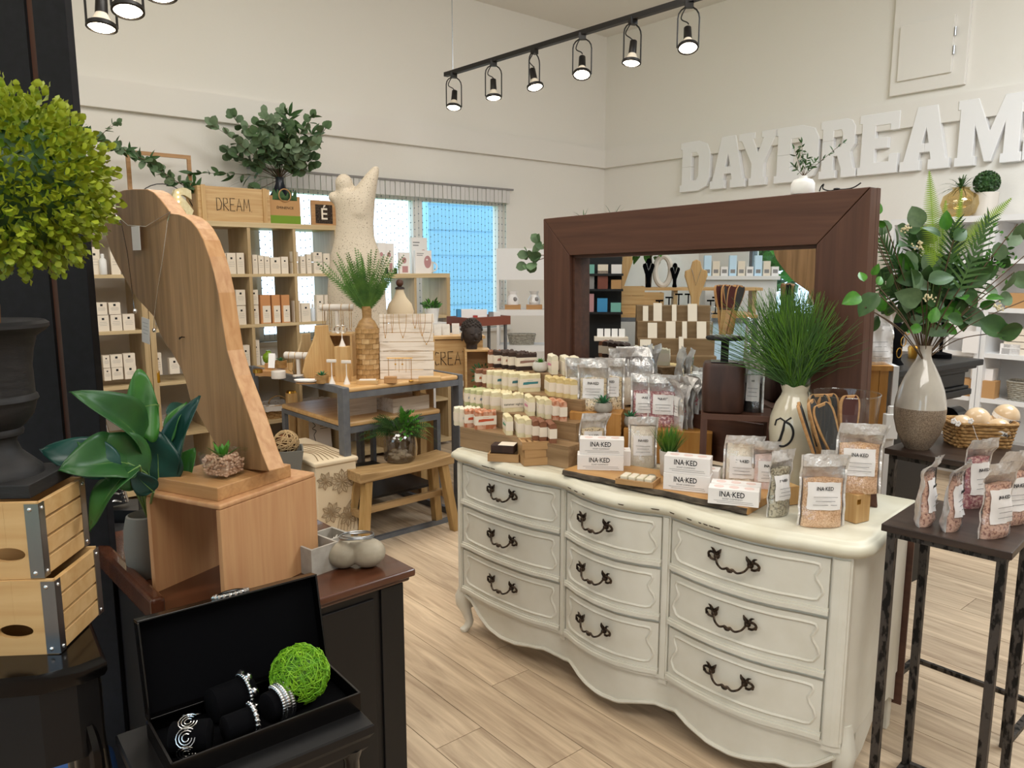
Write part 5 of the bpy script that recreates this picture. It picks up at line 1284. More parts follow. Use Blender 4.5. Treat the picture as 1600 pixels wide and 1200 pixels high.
for i,(dx,dy,az,ti,ro,m) in enumerate(((-.03,-.02,0,.12,.2,'abrasive_red'),(-.02,-.03,0,.3,-.2,'abrasive_red'),(.01,-.03,0,.35,.3,'abrasive'),(.02,-.01,.3,-.18,0,'abrasive'),(.03,0,.2,.1,.9,'abrasive'),(.0,.02,0,-.1,.1,'abrasive'),(-.02,.01,0,-.2,.6,'abrasive_red'),(.035,.02,0,.22,.2,'abrasive'))):
    ffile(g+Vector((dx*.6,dy*.6,0)),az,ti*.6,m,ro,'foot file in the upper glass on the pedestal, %s from the left'%('first second third fourth fifth sixth seventh eighth'.split()[i]),.72)
pouch('slim clear pouch of black contents with label beside the rough block',ds0+Vector((.185,.03,.245)),R(-25),.062,.20,.04,'darkcontent',.5,lz=(.2,.65),seed=50,txt='OO',name='pouch')
# ivory vase with grass plant
vp=Vector((at(1238,745,TOPZ).x,at(1238,745,TOPZ).y,TOPZ));vp=dl(1.255,.30,TOPZ)
t=thing('monogram_vase','glossy ivory vase with scalloped rim and black letter D','vase',vp,R(-42))
PR=[(.038,0),(.046,.008),(.058,.07),(.071,.16),(.076,.215),(.073,.255),(.058,.3),(.043,.325),(.039,.338),(.046,.362)]
b=B();N=40
b.rings([[(r*cos(2*PI*k/N)*(1+(.05*sin(6*2*PI*k/N) if i==len(PR)-1 else 0)),r*sin(2*PI*k/N),z+(.004*sin(6*2*PI*k/N) if i==len(PR)-1 else 0)) for k in range(N)] for i,(r,z) in enumerate(PR)],cap=False);b.add([(.035*cos(2*PI*k/20),.035*sin(2*PI*k/20),.001) for k in range(20)],[tuple(range(20))]);o=b.o('body','ivory',t,smooth=True,ang=3)
b=B()
def onv(x,z):
    r=interp([(zz,rr_) for rr_,zz in PR],z)+.0005;return (x,-math.sqrt(max(1e-6,r*r-x*x)),z)
b.tube([onv(x-.016,z) for x,z in smoothD] if False else [onv(x,z) for x,z in [(-.032,.232),(-.028,.25),(-.014,.258),(.004,.25),(.02,.264)]],.003,6)
b.tube([onv(x,z) for x,z in [(.002,.252),(-.001,.222),(-.01,.19),(-.022,.172),(-.034,.175)]],[.003,.0045,.0045,.0035,.002],6)
b.tube([onv(p.x,p.y) for p in smoothpath([(0.002,.25,0),(.021,.24,0),(.03,.215,0),(.022,.186,0),(.002,.168,0),(-.022,.168,0)],4)],.0038,6)
b.o('letter_d','ink',t,smooth=True)
gr=thing('grass_bouquet','tall feathery dark green grass bouquet standing in the ivory monogram vase','plant',vp+Vector((0,0,.02)),0)
b=B()
for i in range(1500):
    a=re_.random()*6.28;el=R(90-abs(re_.gauss(0,1))*25);el=max(el,R(26));d=Vector((cos(a)*cos(el)*1.15,sin(a)*cos(el)*.6,sin(el))).normalized()
    L_=re_.uniform(.14,.33);d.x-=.1;p=Vector((re_.uniform(-.03,.02),re_.uniform(-.02,.02),.335));c1_=p+d*L_*.5+Vector((re_.gauss(0,.01),re_.gauss(0,.01),.01));c2_=p+d*L_+Vector((re_.gauss(0,.02),re_.gauss(0,.015),-.03*(1-sin(el))))
    c2_.y=min(c2_.y,.10)
    b.m=1 if re_.random()<.5 and el>R(38) else 0
    b.tube([p,(p+c1_)*.5,c1_,(c1_+c2_)*.5+Vector((re_.gauss(0,.005),0,re_.gauss(0,.005))),c2_],[.0011,.0013,.0012,.001,.0005],3)
b.m=0
o=b.o('grass_blades',['grass2','grass'],gr,smooth=True);o['kind']='stuff'
b=B()
for i in range(16): a=i*.4;b.tube([(.012*cos(a),.012*sin(a),-.01),(.02*cos(a),.018*sin(a),.33)],.0015,4)
b.o('stems','stemgreen',gr)
# big glass with foot files
gl=dl(1.43,.235,TOPZ)
hurricane('large flared clear glass cylinder holding wooden foot files on the dresser',gl,.08,.102,.36)
for i,(px0,py0,px1,py1,m,ro) in enumerate(((1300,735,1270,590,'abrasive',1.15),(1312,738,1285,588,'abrasive',.9),(1300,720,1296,590,'abrasive',2.8),(1312,715,1306,586,'abrasive',.1),(1335,720,1295,607,'abrasive',.15),(1330,715,1325,607,'abrasive_red',.2))):
    p=gl+Vector(((px0-1318)/1190*2.35,[-.03,-.015,.03,.03,-.03,0][i],.02));q=gl+Vector(((px1-1318)/1190*2.35*1.35,[-.03,-.02,.05,.05,-.02,.01][i],.27));d=(q-p)
    ti=math.atan2(d.x,d.z);ffile(p,0,ti,m,ro,'paddle foot file in the large flared glass, %s'%('thin profile at far left','second profile from left','pale back side showing behind','grey pad at the back centre','large dark pad facing front','dark red pad at the right')[i],1.42)
# ---------------- goods in the cube shelving ----------------
rf=random.Random(33)
def pbox_mesh(w_,h,d,m='paperwarm',edge=None):
    b=B();b.box(-w_/2,w_/2,0,d,0,h);me=b.mesh('carton');me.materials.append(M[m]);return me
def pbox_print(w_,h,z0=0,hh=None):
    hh=hh or h;b=B();s=min(w_*.22,.014);b.box(-s/2,s/2,-.0008,0,z0+hh*.70,z0+hh*.70+s);me=b.mesh('logo');me.materials.append(M['ink'])
    b=B()
    for i in range(3): q=w_*(.3 if i!=1 else .36);b.box(-q,q,-.0006,0,z0+hh*(.56-.1*i),z0+hh*(.56-.1*i)+.0015)
    me2=b.mesh('print');me2.materials.append(M['inkgrey']);return me,me2
NUM='first second third fourth fifth sixth seventh eighth ninth tenth eleventh twelfth thirteenth fourteenth fifteenth'.split()
def shelfbox(x0,x1,yt,yb,lab,m='paperwarm',d=.045,dep=.03,lbl=None,grp='small cream product cartons'):
    t0,z1=kt(x0,yt,dep);t1,_=kt(x1,yt,dep);tm,z0=kt((x0+x1)/2,yb,dep)
    zs=min(TP,key=lambda z:abs(z-z0))
    if abs(zs-z0)<.035:z0=zs
    w_=(t1-t0)*.96;h=z1-z0
    t=thing('product_carton',lab,'carton',kl((t0+t1)/2,dep,z0),KR,grp)
    obj('carton',pbox_mesh(w_,h,d,m),None,t)
    if lbl:
        b=B();b.box(-w_*.3,w_*.5,-.0006,0,h*.03,h*.62);b.o('label','paperwarm',t);a,c=pbox_print(w_*.7,h*.6)
        for q in(a,c): obj(q.name.split('.')[0],q,None,t,(w_*.08,-.0008,0))
    else:
        a,c=pbox_print(w_,h);obj('logo',a,None,t);obj('print',c,None,t)
    return t
G=[ # cell description, list of (x0,x1,ytop,ybottom)
 ('left unit upper row',[(131,138,408,428),(137,155,386,429),(171,186,386,428)]),
 ('left unit second row',[(134,147,474,493),(149,167,473,492),(169,188,473,491),(137,149,494,513),(151,170,493,512),(172,190,492,511),(191,210,491,509)]),
 ('left unit third row',[(160,171,556,575),(172,191,555,574),(192,211,553,573),(162,173,576,595),(174,192,575,593),(194,213,573,592)]),
 ('cell right of the double post',[(240,252,552,586),(264,280,560,584)]),
 ('upper row behind the bust edge',[(345,353,396,427),(354,368,395,426),(369,381,395,426)]),
 ('upper row, second cell',[(386,392,398,428),(394,402,398,428),(403,412,399,428),(413,421,400,427),(422,438,402,427),(439,450,401,426)]),
 ('upper row, third cell',[(456,466,393,409),(456,466,410,426),(469,477,400,426),(479,486,397,426),(489,503,394,409),(490,504,410,426),(505,515,396,425)]),
 ('middle row behind the bust',[(357,366,454,478),(358,367,479,502),(368,383,453,477),(370,384,478,500)]),
 ('middle row, second cell',[(390,403,453,476),(391,404,477,500)]),
 ('middle row, third cell',[(459,469,470,498),(470,485,474,497),(494,505,461,497),(507,518,461,496),(522,533,462,495)]),
 ('lower row beside the bust',[(366,375,545,575),(377,390,540,574)]),
 ('lower row, second cell',[(394,405,532,572)]),
 ('top shelf of the low unit',[(620,633,398,428) if 0 else (600,608,400,421)])]
for cell,l in G:
    for i,q in enumerate(l):
        shelfbox(*q,'cream product carton, %s one in the %s'%(NUM[i],cell),dep=.03 if q[3]-q[2]>10 else .03)
for i,(x0,x1) in enumerate(((406,422),(424,437),(439,452))):
    shelfbox(x0,x1,461,499,'orange-brown kraft carton with white label, %s of three in the middle row'%NUM[i],'orangebox',lbl=1,grp='kraft cartons with white labels')
def bottle(px,py,lab,prof,m,capm,dep=.06,group=None,cat='bottle',z=None,n=20):
    t_,z0=kt(px,py,dep);zs=z if z is not None else min(TP,key=lambda q:abs(q-z0))
    t=thing('bottle',lab,cat,kl(t_,dep,zs),0,group);i=len(prof)-3
    B().lathe(prof[:i+1],n).o('body',m,t,smooth=True);B().lathe(prof[i:],n).o('cap',capm,t,smooth=True);return t
bp_=lambda r,h:[(r*.9,0),(r,.004),(r,h*.7),(r*.6,h*.78),(r*.5,h*.8),(r*.5,h*.98),(r*.45,h)]
bottle(162,429,'white pump bottle in front of the tall cartons at the left',bp_(.022,.13),'white','white',dep=.02)
t=bottle(246,586,'small bottle of yellow oil with clear cap right of the double post',bp_(.016,.11),'amber','acrylic',dep=.015)
bottle(489,497,'pale blue-grey slender bottle in the middle row of the shelf',bp_(.018,.13),'curtain','white')
def tube_(px,py,lab):
    t_,z0=kt(px,py,.08);t=thing('cream_tube',lab,'tube',kl(t_,.08,TP[3]),KR,'white cosmetic tubes')
    b=B();b.loft([(0,0,.02,.016,.016),(0,0,.06,.019,.013),(0,0,.12,.021,.003)],16);b.o('body','white',t,smooth=True);B().lathe([(.014,0),(.014,.02)],16).o('cap','inkgrey',t)
tube_(412,568,'white cosmetic tube standing on its cap behind the green apple vase');tube_(428,567,'white cosmetic tube standing on its cap behind the white card')
# paper stars / lavender behind
# ---- baskets, planter etc. on lower shelves
def basket(t0,zb,w_,d,h,lab,m='wicker',dep=.05,linen=True,handle=True,pos=None,rz=None):
    t=thing('wicker_basket',lab,'basket',pos if pos is not None else kl(t0,dep,zb),KR if rz is None else rz,None)
    b=B();n=int(h/.012);
    for k in range(n):
        z=h*(k+.5)/n;sx=w_/2*(.85+.15*z/h);sy=d/2*(.85+.15*z/h);pts=[]
        N=40
        for i in range(N+1):
            a=2*PI*i/N;ca,sa=cos(a),sin(a);q=.0025*(1 if (i+k)%2 else -1)
            pts.append(((sx+q)*abs(ca)**.5*(1 if ca>=0 else -1),(sy+q)*abs(sa)**.5*(1 if sa>=0 else -1),z))
        b.tube(pts,h/n*.52,5,cap=False)
    b.box(-w_*.4,w_*.4,-d*.4,d*.4,0,.006);o=b.o('weave',m,t,smooth=True);o['kind']='stuff'
    b=B();b.tube([((w_/2+.003)*abs(cos(a))**.5*(1 if cos(a)>=0 else -1),(d/2+.003)*abs(sin(a))**.5*(1 if sin(a)>=0 else -1),h) for a in [2*PI*i/40 for i in range(41)]],.006,6);b.o('rim',m,t,smooth=True)
    if linen:
        b=B();b.rings([[((w_/2+e_)*abs(cos(a))**.5*(1 if cos(a)>=0 else -1),(d/2+e_)*abs(sin(a))**.5*(1 if sin(a)>=0 else -1),z+.003*sin(9*a)) for a in [2*PI*i/40 for i in range(40)]] for e_,z in((.009,h*.62),(.008,h+.004),(-.006,h+.008),(-.012,h*.7))],cap=False);b.o('linen_liner','linen',t,smooth=True)
    if handle:
        b=B();b.tube([(w_*.28*cos(a)+.02,0,h+.055*sin(a)) for a in [PI*i/14 for i in range(15)]],.005,6);b.o('handle','wicker',t,smooth=True)
    return t
def kb(px,dep): return kt(px,600,dep)[0]
basket(kb(425,.2),TP[4],.25,.22,.10,'linen-lined wicker basket with hoop handle in the shelf under the table',dep=.16)
basket(kb(490,.2),TP[4],.24,.22,.085,'linen-lined wicker basket in the next cell to the right, under the table',dep=.16,handle=False)
basket(kb(262,.2),TP[4],.2,.2,.085,'linen-lined wicker basket behind the big green leaves',dep=.16)
t_=kb(494,.12)
t=thing('poster_card','white upright poster card with a twisted branch drawing under the table','poster',kl(t_,.10,TP[5]+.036),KR)
t.rotation_euler=(R(-6),0,KR)
B().box(-.11,.11,0,.004,0,.30).o('sheet','paper',t)
b=B();b.tube(smoothpath([(-.02,-.001,.06),(-.03,-.001,.13),(-.035,-.001,.17),(-.015,-.001,.2),(-.045,-.001,.22),(-.02,-.001,.24),(-.04,-.001,.27)],4),.0025,4)
b.tube(smoothpath([(-.02,-.001,.06),(-.05,-.001,.08),(-.07,-.001,.06)],4),.0012,4)
for i in range(3): b.box(.02,.085,-.0012,-.0002,.25-.02*i,.2535-.02*i)
b.o('drawing','ink',t)
t_=kb(433,.12)
for i,(dx,w_,h_) in enumerate(((-.04,.075,.22),(.045,.095,.24))):
    t=thing('log_candle',('left short pale wood post below the shelf basket','right pale wood post with knot below the shelf basket')[i],'post',kl(t_+dx,-.18,0.0),KR,None);
    B().loft([(0,0,0,w_/2,w_/2),(0,0,.41+h_*.5,w_/2,w_/2)],18,3).o('post','pinez',t,smooth=True);B().loft([(0,0,.41+h_*.5,w_*.42,w_*.42),(0,0,.425+h_*.5,w_*.36,w_*.36)],18,3).o('gold_pins','gold',t)
t=thing('log_candle','taller pale post standing behind the other two under the table','post',kl(t_+.03,-.06,0),KR);B().loft([(0,0,0,.04,.04),(0,0,.62,.04,.04)],18,3).o('post','pinez',t,smooth=True);B().loft([(0,0,.62,.035,.035),(0,0,.635,.03,.03)],18,3).o('gold_pins','gold',t)
# planter with ball behind bust foot
q=at(448,715,.55)
t=thing('twig_ball_planter','grey square planter with a woven twig ball beside the bust foot','planter',(q.x,q.y,0),.3)
b=B();b.rings([[(sx*r,sy*r,z) for sx,sy in((-1,-1),(1,-1),(1,1),(-1,1))] for r,z in((.065,.47),(.085,.60),(.078,.60),(.06,.48))]);b.o('planter','potgrey',t)
B().cb(0,0,0,.12,.12,.47).o('plinth','potgrey',t)
b=B()
for i in range(30):
    u=Vector((rf.gauss(0,1),rf.gauss(0,1),rf.gauss(0,1))).normalized();v=u.orthogonal().normalized();w2=u.cross(v);b.tube([Vector((0,0,.63))+(v*cos(a)+w2*sin(a))*.066 for a in [2*PI*k/16 for k in range(17)]],.003,4,cap=False)
o=b.o('twig_ball','twine',t,smooth=True);B().ball((0,0,.63),.055,12).o('ball_core','bark',t,smooth=True)
# carved white box under table
w0=at(483,838,.14)
wx=Vector((.75,.66,0)).normalized()
t=thing('carved_chest','whitewashed carved wooden chest with leaf pattern under the display table','chest',tl(-.19,-.02,0),TR)
B().box(0,.24,0,.6,.10,.5).o('body','carved',t,bev=.008);B().box(-.01,.25,-.01,.61,.5,.525).o('lid','carved',t,bev=.008)
b=B()
def leafy(b,cx,cz_,r,n,y=-.003):
    for k in range(n):
        a=2*PI*k/n+.2;L_=r;pts=[(cx+L_*s*cos(a)+.25*L_*q*-sin(a)*sin(PI*s),y,cz_+L_*s*sin(a)+.25*L_*q*cos(a)*sin(PI*s)) for q,ss in((1,[0,.25,.5,.75,1]),(-1,[.75,.5,.25,0])) for s in ss]
        b.tube(pts,.0022,4);b.tube([(cx,y,cz_),(cx+L_*cos(a),y,cz_+L_*sin(a))],.0016,4)
leafy(b,.15,.40,.07,9);leafy(b,.08,.24,.06,8);leafy(b,.18,.2,.06,7);leafy(b,.05,.42,.05,7)
for k in range(6): b.tube(smoothpath([(.11+.02*k,-.003,.12),(.13+.018*k,-.003,.2),(.2+.004*k,-.003,.29)],4),.002,4)
for k in range(7): b.tube(smoothpath([(.03+.03*k,.03,.527),(.08+.02*k,.2,.527),(.03+.03*k,.35,.527),(.1,.5,.527)],4),.0025,4)
o=b.o('carving','carvedline',t)
# ---------------- things on top of the shelving ----------------
TOPA=TP[0]
def wordcrate(word,p,rz,w_,d,h,lab,lett,m='pine'):
    t=thing('word_crate',lab,'crate',p,rz)
    B().box(0,w_,0,.012,0,h).o('front_board',m,t,bev=.001);B().box(0,w_,d-.012,d,0,h).o('back_board',m,t)
    for x in(0,w_-.012): B().box(x,x+.012,.012,d-.012,0,h).o('end_board','pinez',t)
    B().box(.012,w_-.012,.012,d-.012,0,.01).o('bottom_board',m,t)
    for x in(.02,w_-.055): B().box(x,x+.03,-.012,0,0,h+.006).o('batten','pinez',t,bev=.001)
    strokes(word,h*.36,.0022,'ink',t,(w_*.5,-.0022,h*.32),(0,0,0),.14)
    return t
ta,_=kt(312,345,.02);tb_,_=kt(424,345,.02)
wordcrate('DREAM.',kl(ta,.03,TOPA),KR,tb_-ta,.25,.235,'pale wooden crate lettered DREAM on top of the shelf','DREAM')
ta,_=kt(424,350,.03);tb_,_=kt(472,350,.03)
t=thing('gift_bag','brown and green paper gift bag with leaf picture and wooden ring handle','bag',kl((ta+tb_)/2,.05,TOPA),KR)
w_=(tb_-ta)
B().box(-w_/2,w_/2,0,.08,0,.2).o('bag','kraft',t)
B().box(-w_/2-.001,w_/2+.001,-.001,.0,0,.06).o('green_band','apple',t)
b=B()
for k in range(9):
    x=-w_*.3+k*w_*.075;blade(b,(x,-.002,.17),(rf.uniform(-.5,.5),-.02,.8),.09,.045,.1,4,side=Vector((1,0,0)))
b.o('printed_leaves','leaf_dark',t)
text('ÉMINENCE',.026,'bronze',t,(0,-.0015,.115),xs=1.05)
B().tube([(.045*cos(a),-.004,.205+.045*sin(a)) for a in [2*PI*i/24 for i in range(25)]],.0045,6).o('ring_handle','ash',t,smooth=True)
ta,_=kt(488,350,.05);tb_,_=kt(527,350,.05);w_=tb_-ta
t=thing('logo_plaque','small wooden plaque with dark square and pale letter E with accent','sign',kl((ta+tb_)/2,.06,TOPA),KR)
B().box(-w_/2,w_/2,0,.015,0,.185).o('plaque','ash',t)
B().box(-w_*.34,w_*.34,-.001,0,.015,.155).o('dark_square','bronze',t)
text('É',.12,'paperwarm',t,(0,-.0015,.082),bold=.001)
# eucalyptus bouquet in the navy vase
t_,_=kt(442,350,.15)
vb=thing('bottle_vase','dark navy teardrop vase on top of the shelf','vase',kl(t_+.0,.17,TOPA),0)
B().lathe([(.05,0),(.095,.03),(.118,.09),(.112,.14),(.085,.2),(.05,.255),(.032,.3),(.03,.33),(.034,.345)],32).o('body','navyvase',vb,smooth=True)
bo=thing('eucalyptus_bouquet','wide eucalyptus bouquet with grass blades in the navy vase on the shelf','plant',kl(t_,.17,TOPA+.33),0)
def branch(par,p0,d,L,n,leafk,ls,rr,droop=.2,stemr=.0025,pair=True,stemm='stem'):
    p0=Vector(p0);d=Vector(d).normalized();pts=[p0+d*(L*i/6)+Vector((0,0,-droop*L*(i/6)**2)) for i in range(7)]
    b=B();b.tube(pts,[stemr*(1-.1*i) for i in range(7)],4);b.o('stem',stemm,par)
    for i in range(n):
        f=.25+.75*(i+1)/n;k=min(5,int(f*6));q=pts[k].lerp(pts[min(6,k+1)],f*6-k) if k<6 else pts[6]
        for sgn in((1,-1) if pair else (1 if i%2 else -1,)):
            s=d.cross(Vector((rr.gauss(0,.5),rr.gauss(0,.5),1))).normalized()
            dd=(s*sgn+d*.6+Vector((rr.gauss(0,.3),rr.gauss(0,.3),rr.gauss(0,.3)))).normalized()
            lk=leafk if isinstance(leafk,str) else rr.choice(leafk)
            leaf(lk,par,q,dd,ls*rr.uniform(.8,1.2)*(1-.25*f),rr.uniform(-1,1),up=(rr.gauss(0,.6),-1,rr.gauss(.3,.5)))
    leaf(leafk if isinstance(leafk,str) else leafk[0],par,pts[-1],d,ls*.8,up=(0,-1,.3))
D=5.7/1190
def euc_dirs(): return [(-30,115,.35),(-75,60,.38),(-60,20,.42),(-85,-15,.40),(-70,-45,.30),(-10,75,.33),(20,90,.34),(45,65,.36),(80,45,.43),(70,20,.40),(55,5,.33),(90,60,.3),(35,35,.3),(-20,40,.3),(0,55,.3),(-45,40,.3),(30,60,.28),(-35,70,.3),(15,70,.36),(55,40,.3),(10,30,.22),(-15,60,.25),(40,15,.24)]
for i,(dx,dz,L_) in enumerate(euc_dirs()):
    branch(bo,(0,0,0),(dx*.8,rf.uniform(-75,0),dz*1.3+30),L_*1.5,8,('euc','euc','euc2','lance')[i%4] if i%5 else 'euc2',1.75,rf,droop=.12)
for i in range(14):
    a=rf.uniform(.3,2.8);branch(bo,(0,0,0),(cos(a),rf.uniform(-.6,.1),sin(a)*.9+.15),rf.uniform(.2,.44),5,'euc',1.8,rf,droop=.1)
b=B()
for i in range(26):
    a=rf.uniform(1.6,3.4);blade(b,(0,0,0),(cos(a)*1.0,rf.gauss(0,.3),abs(sin(a))*.8+.25),rf.uniform(.3,.46),.009,.45)
o=b.o('grass_blades','grass2',bo);o['kind']='stuff'
# marquee letters, wire frame, garland, wooden frame behind the bust (left unit top)
def marquee(px0,px1,py,ch,lab):
    ta,_=kt(px0,py,.06);tb2,_=kt(px1,py,.06);w_=tb2-ta
    t=thing('marquee_letter',lab,'letter',kl(ta+w_/2,.08,TOPA),KR,'gold marquee letters')
    k=text(ch,.27,'soapcream',t,(0,0,.098),ext=.025,bold=.012,name='letter_body')
    b=B()
    for i in range(6): b.ball((-.03,-.03,.03+.03*i),.007,8)
    b.o('bulbs','bulbwarm',t,smooth=True)
emis('bulbwarm','ffe2a8',2.5)
marquee(148,176,345,'R','gold marquee letter R behind the bust shoulder');marquee(274,300,340,'S','gold marquee letter curve showing right of the bust')
p=kl(-.75,.12,TOPA)
t=thing('wire_basket_frame','black wire arched scroll frame behind the bust on the shelf','wire frame',kl(kt(200,300,.15)[0],.15,TOPA),KR)
b=B()
for s_ in(-1,1):
    b.tube([(.22*s_+.2*cos(a),0,.02+.22*sin(a)) for a in [PI*i/16 for i in range(17)]],.0035,5)
    b.tube([(.1*s_+.28*cos(a),0,.0+.16*sin(a)) for a in [PI*i/16 for i in range(17)]],.0035,5)
b.tube([(-.4,0,.004),(.4,0,.004)],.0035,5);b.o('wire','darkmetal',t,smooth=True)
g_=thing('eucalyptus_garland','eucalyptus garland draped over the wire frame left of the DREAM crate','garland',kl(kt(210,300,.12)[0],.12,TOPA),0)
gp_=[((x-210)*5.35/1190*1.0,(y)) for x,y in((122,205),(140,225),(165,235),(190,240),(215,252),(240,262),(262,280),(285,292),(305,300))]
pts=[Vector((x,.0,.0+(347-y)*5.3/1190)) for x,y in gp_];pts=[Vector((p.x*.766,p.x*.643,p.z-.02)) for p in pts]
sp=smoothpath(pts,4);b=B();b.tube(sp,.003,5);b.o('stem','stem',g_)
for i,q in enumerate(sp):
    for k in range(4):
        d=Vector((rf.gauss(0,1),rf.gauss(0,.6),rf.gauss(.1,.8))).normalized();leaf(rf.choice(('euc','euc','euc2','lance','lance')),g_,q,d,rf.uniform(.9,1.5),rf.uniform(-1,1),up=(rf.gauss(0,.5),-1,.3))
branch(g_,pts[1],(-.3,0,.35),.16,4,'euc',1.1,rf);branch(g_,pts[2],(.5,0,.5),.2,4,'euc',1.1,rf)
q0=kt(232,238,.3);q1=kt(298,243,.3)
t=thing('empty_picture_frame','thin empty wooden picture frame standing against the wall above the shelf','frame',kl(q1[0],.3,TOPA),KR)
h_=q1[1]-TOPA;wd_=.42
for nmx,q in(('rail',(-wd_,0,h_-.025,h_)),('rail',(-wd_,0,0,.025)),('stile',(-wd_,-wd_+.025,.025,h_-.025)),('stile',(-.025,0,.025,h_-.025))): B().box(q[0],q[1],0,.02,q[2],q[3]).o(nmx,'ash',t)
# low unit top: mask boxes
def topbox(x0,x1,yt,yb,lab,art,z0=1.49,dep=.1):
    ta,z1=kt(x0,yt,dep);tb2,_=kt(x1,yt,dep);w_=tb2-ta;t=thing('mask_box',lab,'box',kl(ta+w_/2,dep,z0),KR,'upright cosmetic boxes');h=z1-z0
    B().box(-w_/2,w_/2,0,.03,0,h).o('carton','paper',t)
    if art=='face':
        B().ball((w_*.25,0,h*.5),w_*.3,20,sx=.75,sy=.02,sz=1.1).o('printed_mask','mauve',t);b=B();b.box(-w_*.42,0,-.0015,0,h*.85,h*.88);b.box(-w_*.42,-.01,-.0015,0,h*.77,h*.8);b.o('print','inkgrey',t)
        b=B();b.ball((w_*.2,-.003,h*.6),w_*.07,10,sy=.05,sz=.6);b.o('eye_hole','paper',t)
    else:
        b=B();b.ball((-w_*.05,0,h*.62),w_*.22,14,sy=.02,sz=1.2);b.box(-w_*.25,w_*.3,-.001,0,h*.05,h*.35);b.o('printed_art','mauve',t)
    return t
topbox(643,667,371,403,'upright mask box at the back with printed face mask, standing on a riser','face',1.49,.2)
topbox(649,674,391,421,'front mask box with printed face mask at the right of the low shelf top','face',1.49,.06)
topbox(624,640,394,421,'small box printed with a woman in profile on the low shelf top','w',1.49,.08)
topbox(590,602,379,411,'grey-white box left of the portrait box, partly behind the statue','w',1.49,.1)
topbox(601,615,380,412,'white printed box behind the dark feet bottles','w',1.49,.12)
t=thing('white_mug','white mug handle showing right of the front mask box','mug',kl(kt(672,415,.1)[0],.12,1.49),0);B().lathe([(.03,0),(.04,.01),(.042,.1),(.038,.1),(.035,.015)],20).o('cup','white',t,smooth=True);B().tube([(.04+.03*cos(a),0,.055+.035*sin(a)) for a in [-PI/2+PI*i/10 for i in range(11)]],.006,6).o('handle','white',t,smooth=True)
for i,px in enumerate((604,618)):
    bottle(px,421,'tiny black capped bottle on the low shelf top, %s one'%('left','right')[i],[(.014,0),(.015,.003),(.015,.03),(.012,.032),(.012,.045),(.011,.046)],'black','black',dep=.03,z=1.49,n=12)
# plants & goods in low unit
q=kt(675,490,-.12);
pl_=thing('potted_bush','small bushy green plant in a white bucket pot in front of the low shelf','plant',kl(q[0],-.12,1.09),0)
B().lathe([(.045,0),(.062,.12),(.058,.12),(.055,.1),(0,.1)],24).o('pot','white',pl_,smooth=True)
for i in range(60):
    d=Vector((rf.gauss(0,1),rf.gauss(0,1),abs(rf.gauss(0,1))+.2)).normalized();leaf('bright' if i%3 else 'lance',pl_,Vector((0,0,.11))+d*rf.uniform(.01,.06),d,rf.uniform(.6,1),up=(0,-1,.2))
t=thing('pedestal_board','narrow white plant ledge below the bucket pot','shelf',kl(q[0],-.12,0),KR);B().cb(0,0,1.065,.2,.16,.025).o('ledge','whiteshelf',t);B().cb(0,0,0,.03,.03,1.065).o('post','whiteshelf',t)
# ---------------- terrazzo statue ----------------
sb=at(568,592,.9);sy=4.85
def sp_(px,py): return atD(px,py,sy)
base=sp_(562,585);S0=Vector((base.x,sy,.9))
st=thing('torso_statue','large cream terrazzo abstract female torso with one raised arm','statue',S0,0)
def px2(px,py): p=sp_(px,py)-S0;return p.x,p.z
secs=[]
for y,xl,xr in((585,507,614),(560,506,612),(520,508,608),(480,512,604),(450,512,602),(420,514,598),(400,516,595),(385,520,590),(370,523,585),(350,525,584),(330,524,585),(315,522,586),(305,524,584),(298,530,576)):
    a,z=px2(xl,y);c,_=px2(xr,y);secs.append(((a+c)/2,0,z,(c-a)/2,(c-a)/2*.62))
b=B();b.loft(secs,28)
hx,hz=px2(537.5,287);r_=(px2(552,287)[0]-px2(523,287)[0])/2;b.ball((hx,0,hz),r_,20,sx=1,sy=.85,sz=1.08)
hx,hz=px2(521,308);b.ball((hx,.0,hz),r_*.62,16)
A=[px2(560,335),px2(566,315),px2(573,295),px2(581,277),px2(587,265),px2(590,259)]
b.tube([(x,0,z) for x,z in A],[.085,.08,.062,.042,.026,.012],16)
b.box(secs[0][0]-.2,secs[0][0]+.2,-.12,.12,0.0,.03)
o=b.o('torso','terr',st,smooth=True);q=o.modifiers.new('r','REMESH');q.mode='VOXEL';q.voxel_size=.011;q.use_smooth_shade=True;q=o.modifiers.new('s','SMOOTH');q.iterations=10
# ---------------- middle table goods ----------------
TZ9=.9
def on(px,py,z=TZ9): return at(px,py,z)
def tbar(p,rz,w_,h,r,lab,m='linen',baser=.035):
    t=thing('bracelet_bar',lab,'bracelet stand',p,rz,None)
    B().lathe([(baser,0),(baser,.008),(.012,.012),(.012,h-r)],20).o('stand',m,t,smooth=True)
    b=B();b.tube([(-w_/2,0,h),(-w_/2+.004,0,h),(w_/2-.004,0,h),(w_/2,0,h)],[r*.9,r,r,r*.9],20);b.o('bar',m,t,smooth=True);return t
def chain_on(par_loc,x,r,z,L,lab,rz):
    c,s=cos(rz),sin(rz)
    pts=[(0,-r*cos(a)-.0,z+r*sin(a)) for a in [PI*i/10 for i in range(11)]]
    loop=[(0,-r-.002,z-L)]+pts+[(0,r+.002,z-L),(0,0,z-L-.015),(0,-r-.002,z-L)]
    b=B();b.tube(loop,.0014,4,cap=False);o=b.o('chain','gold',loc=(par_loc.x+c*x,par_loc.y+s*x,par_loc.z),rot=(0,0,rz));return tag(o,lab,'necklace','fine gold chains on bracelet bars')
A1=on(467,588);tr1=R(-14);tbar(A1,tr1,.17,.125,.021,'lower cream T-bar bracelet stand near the front of the table')
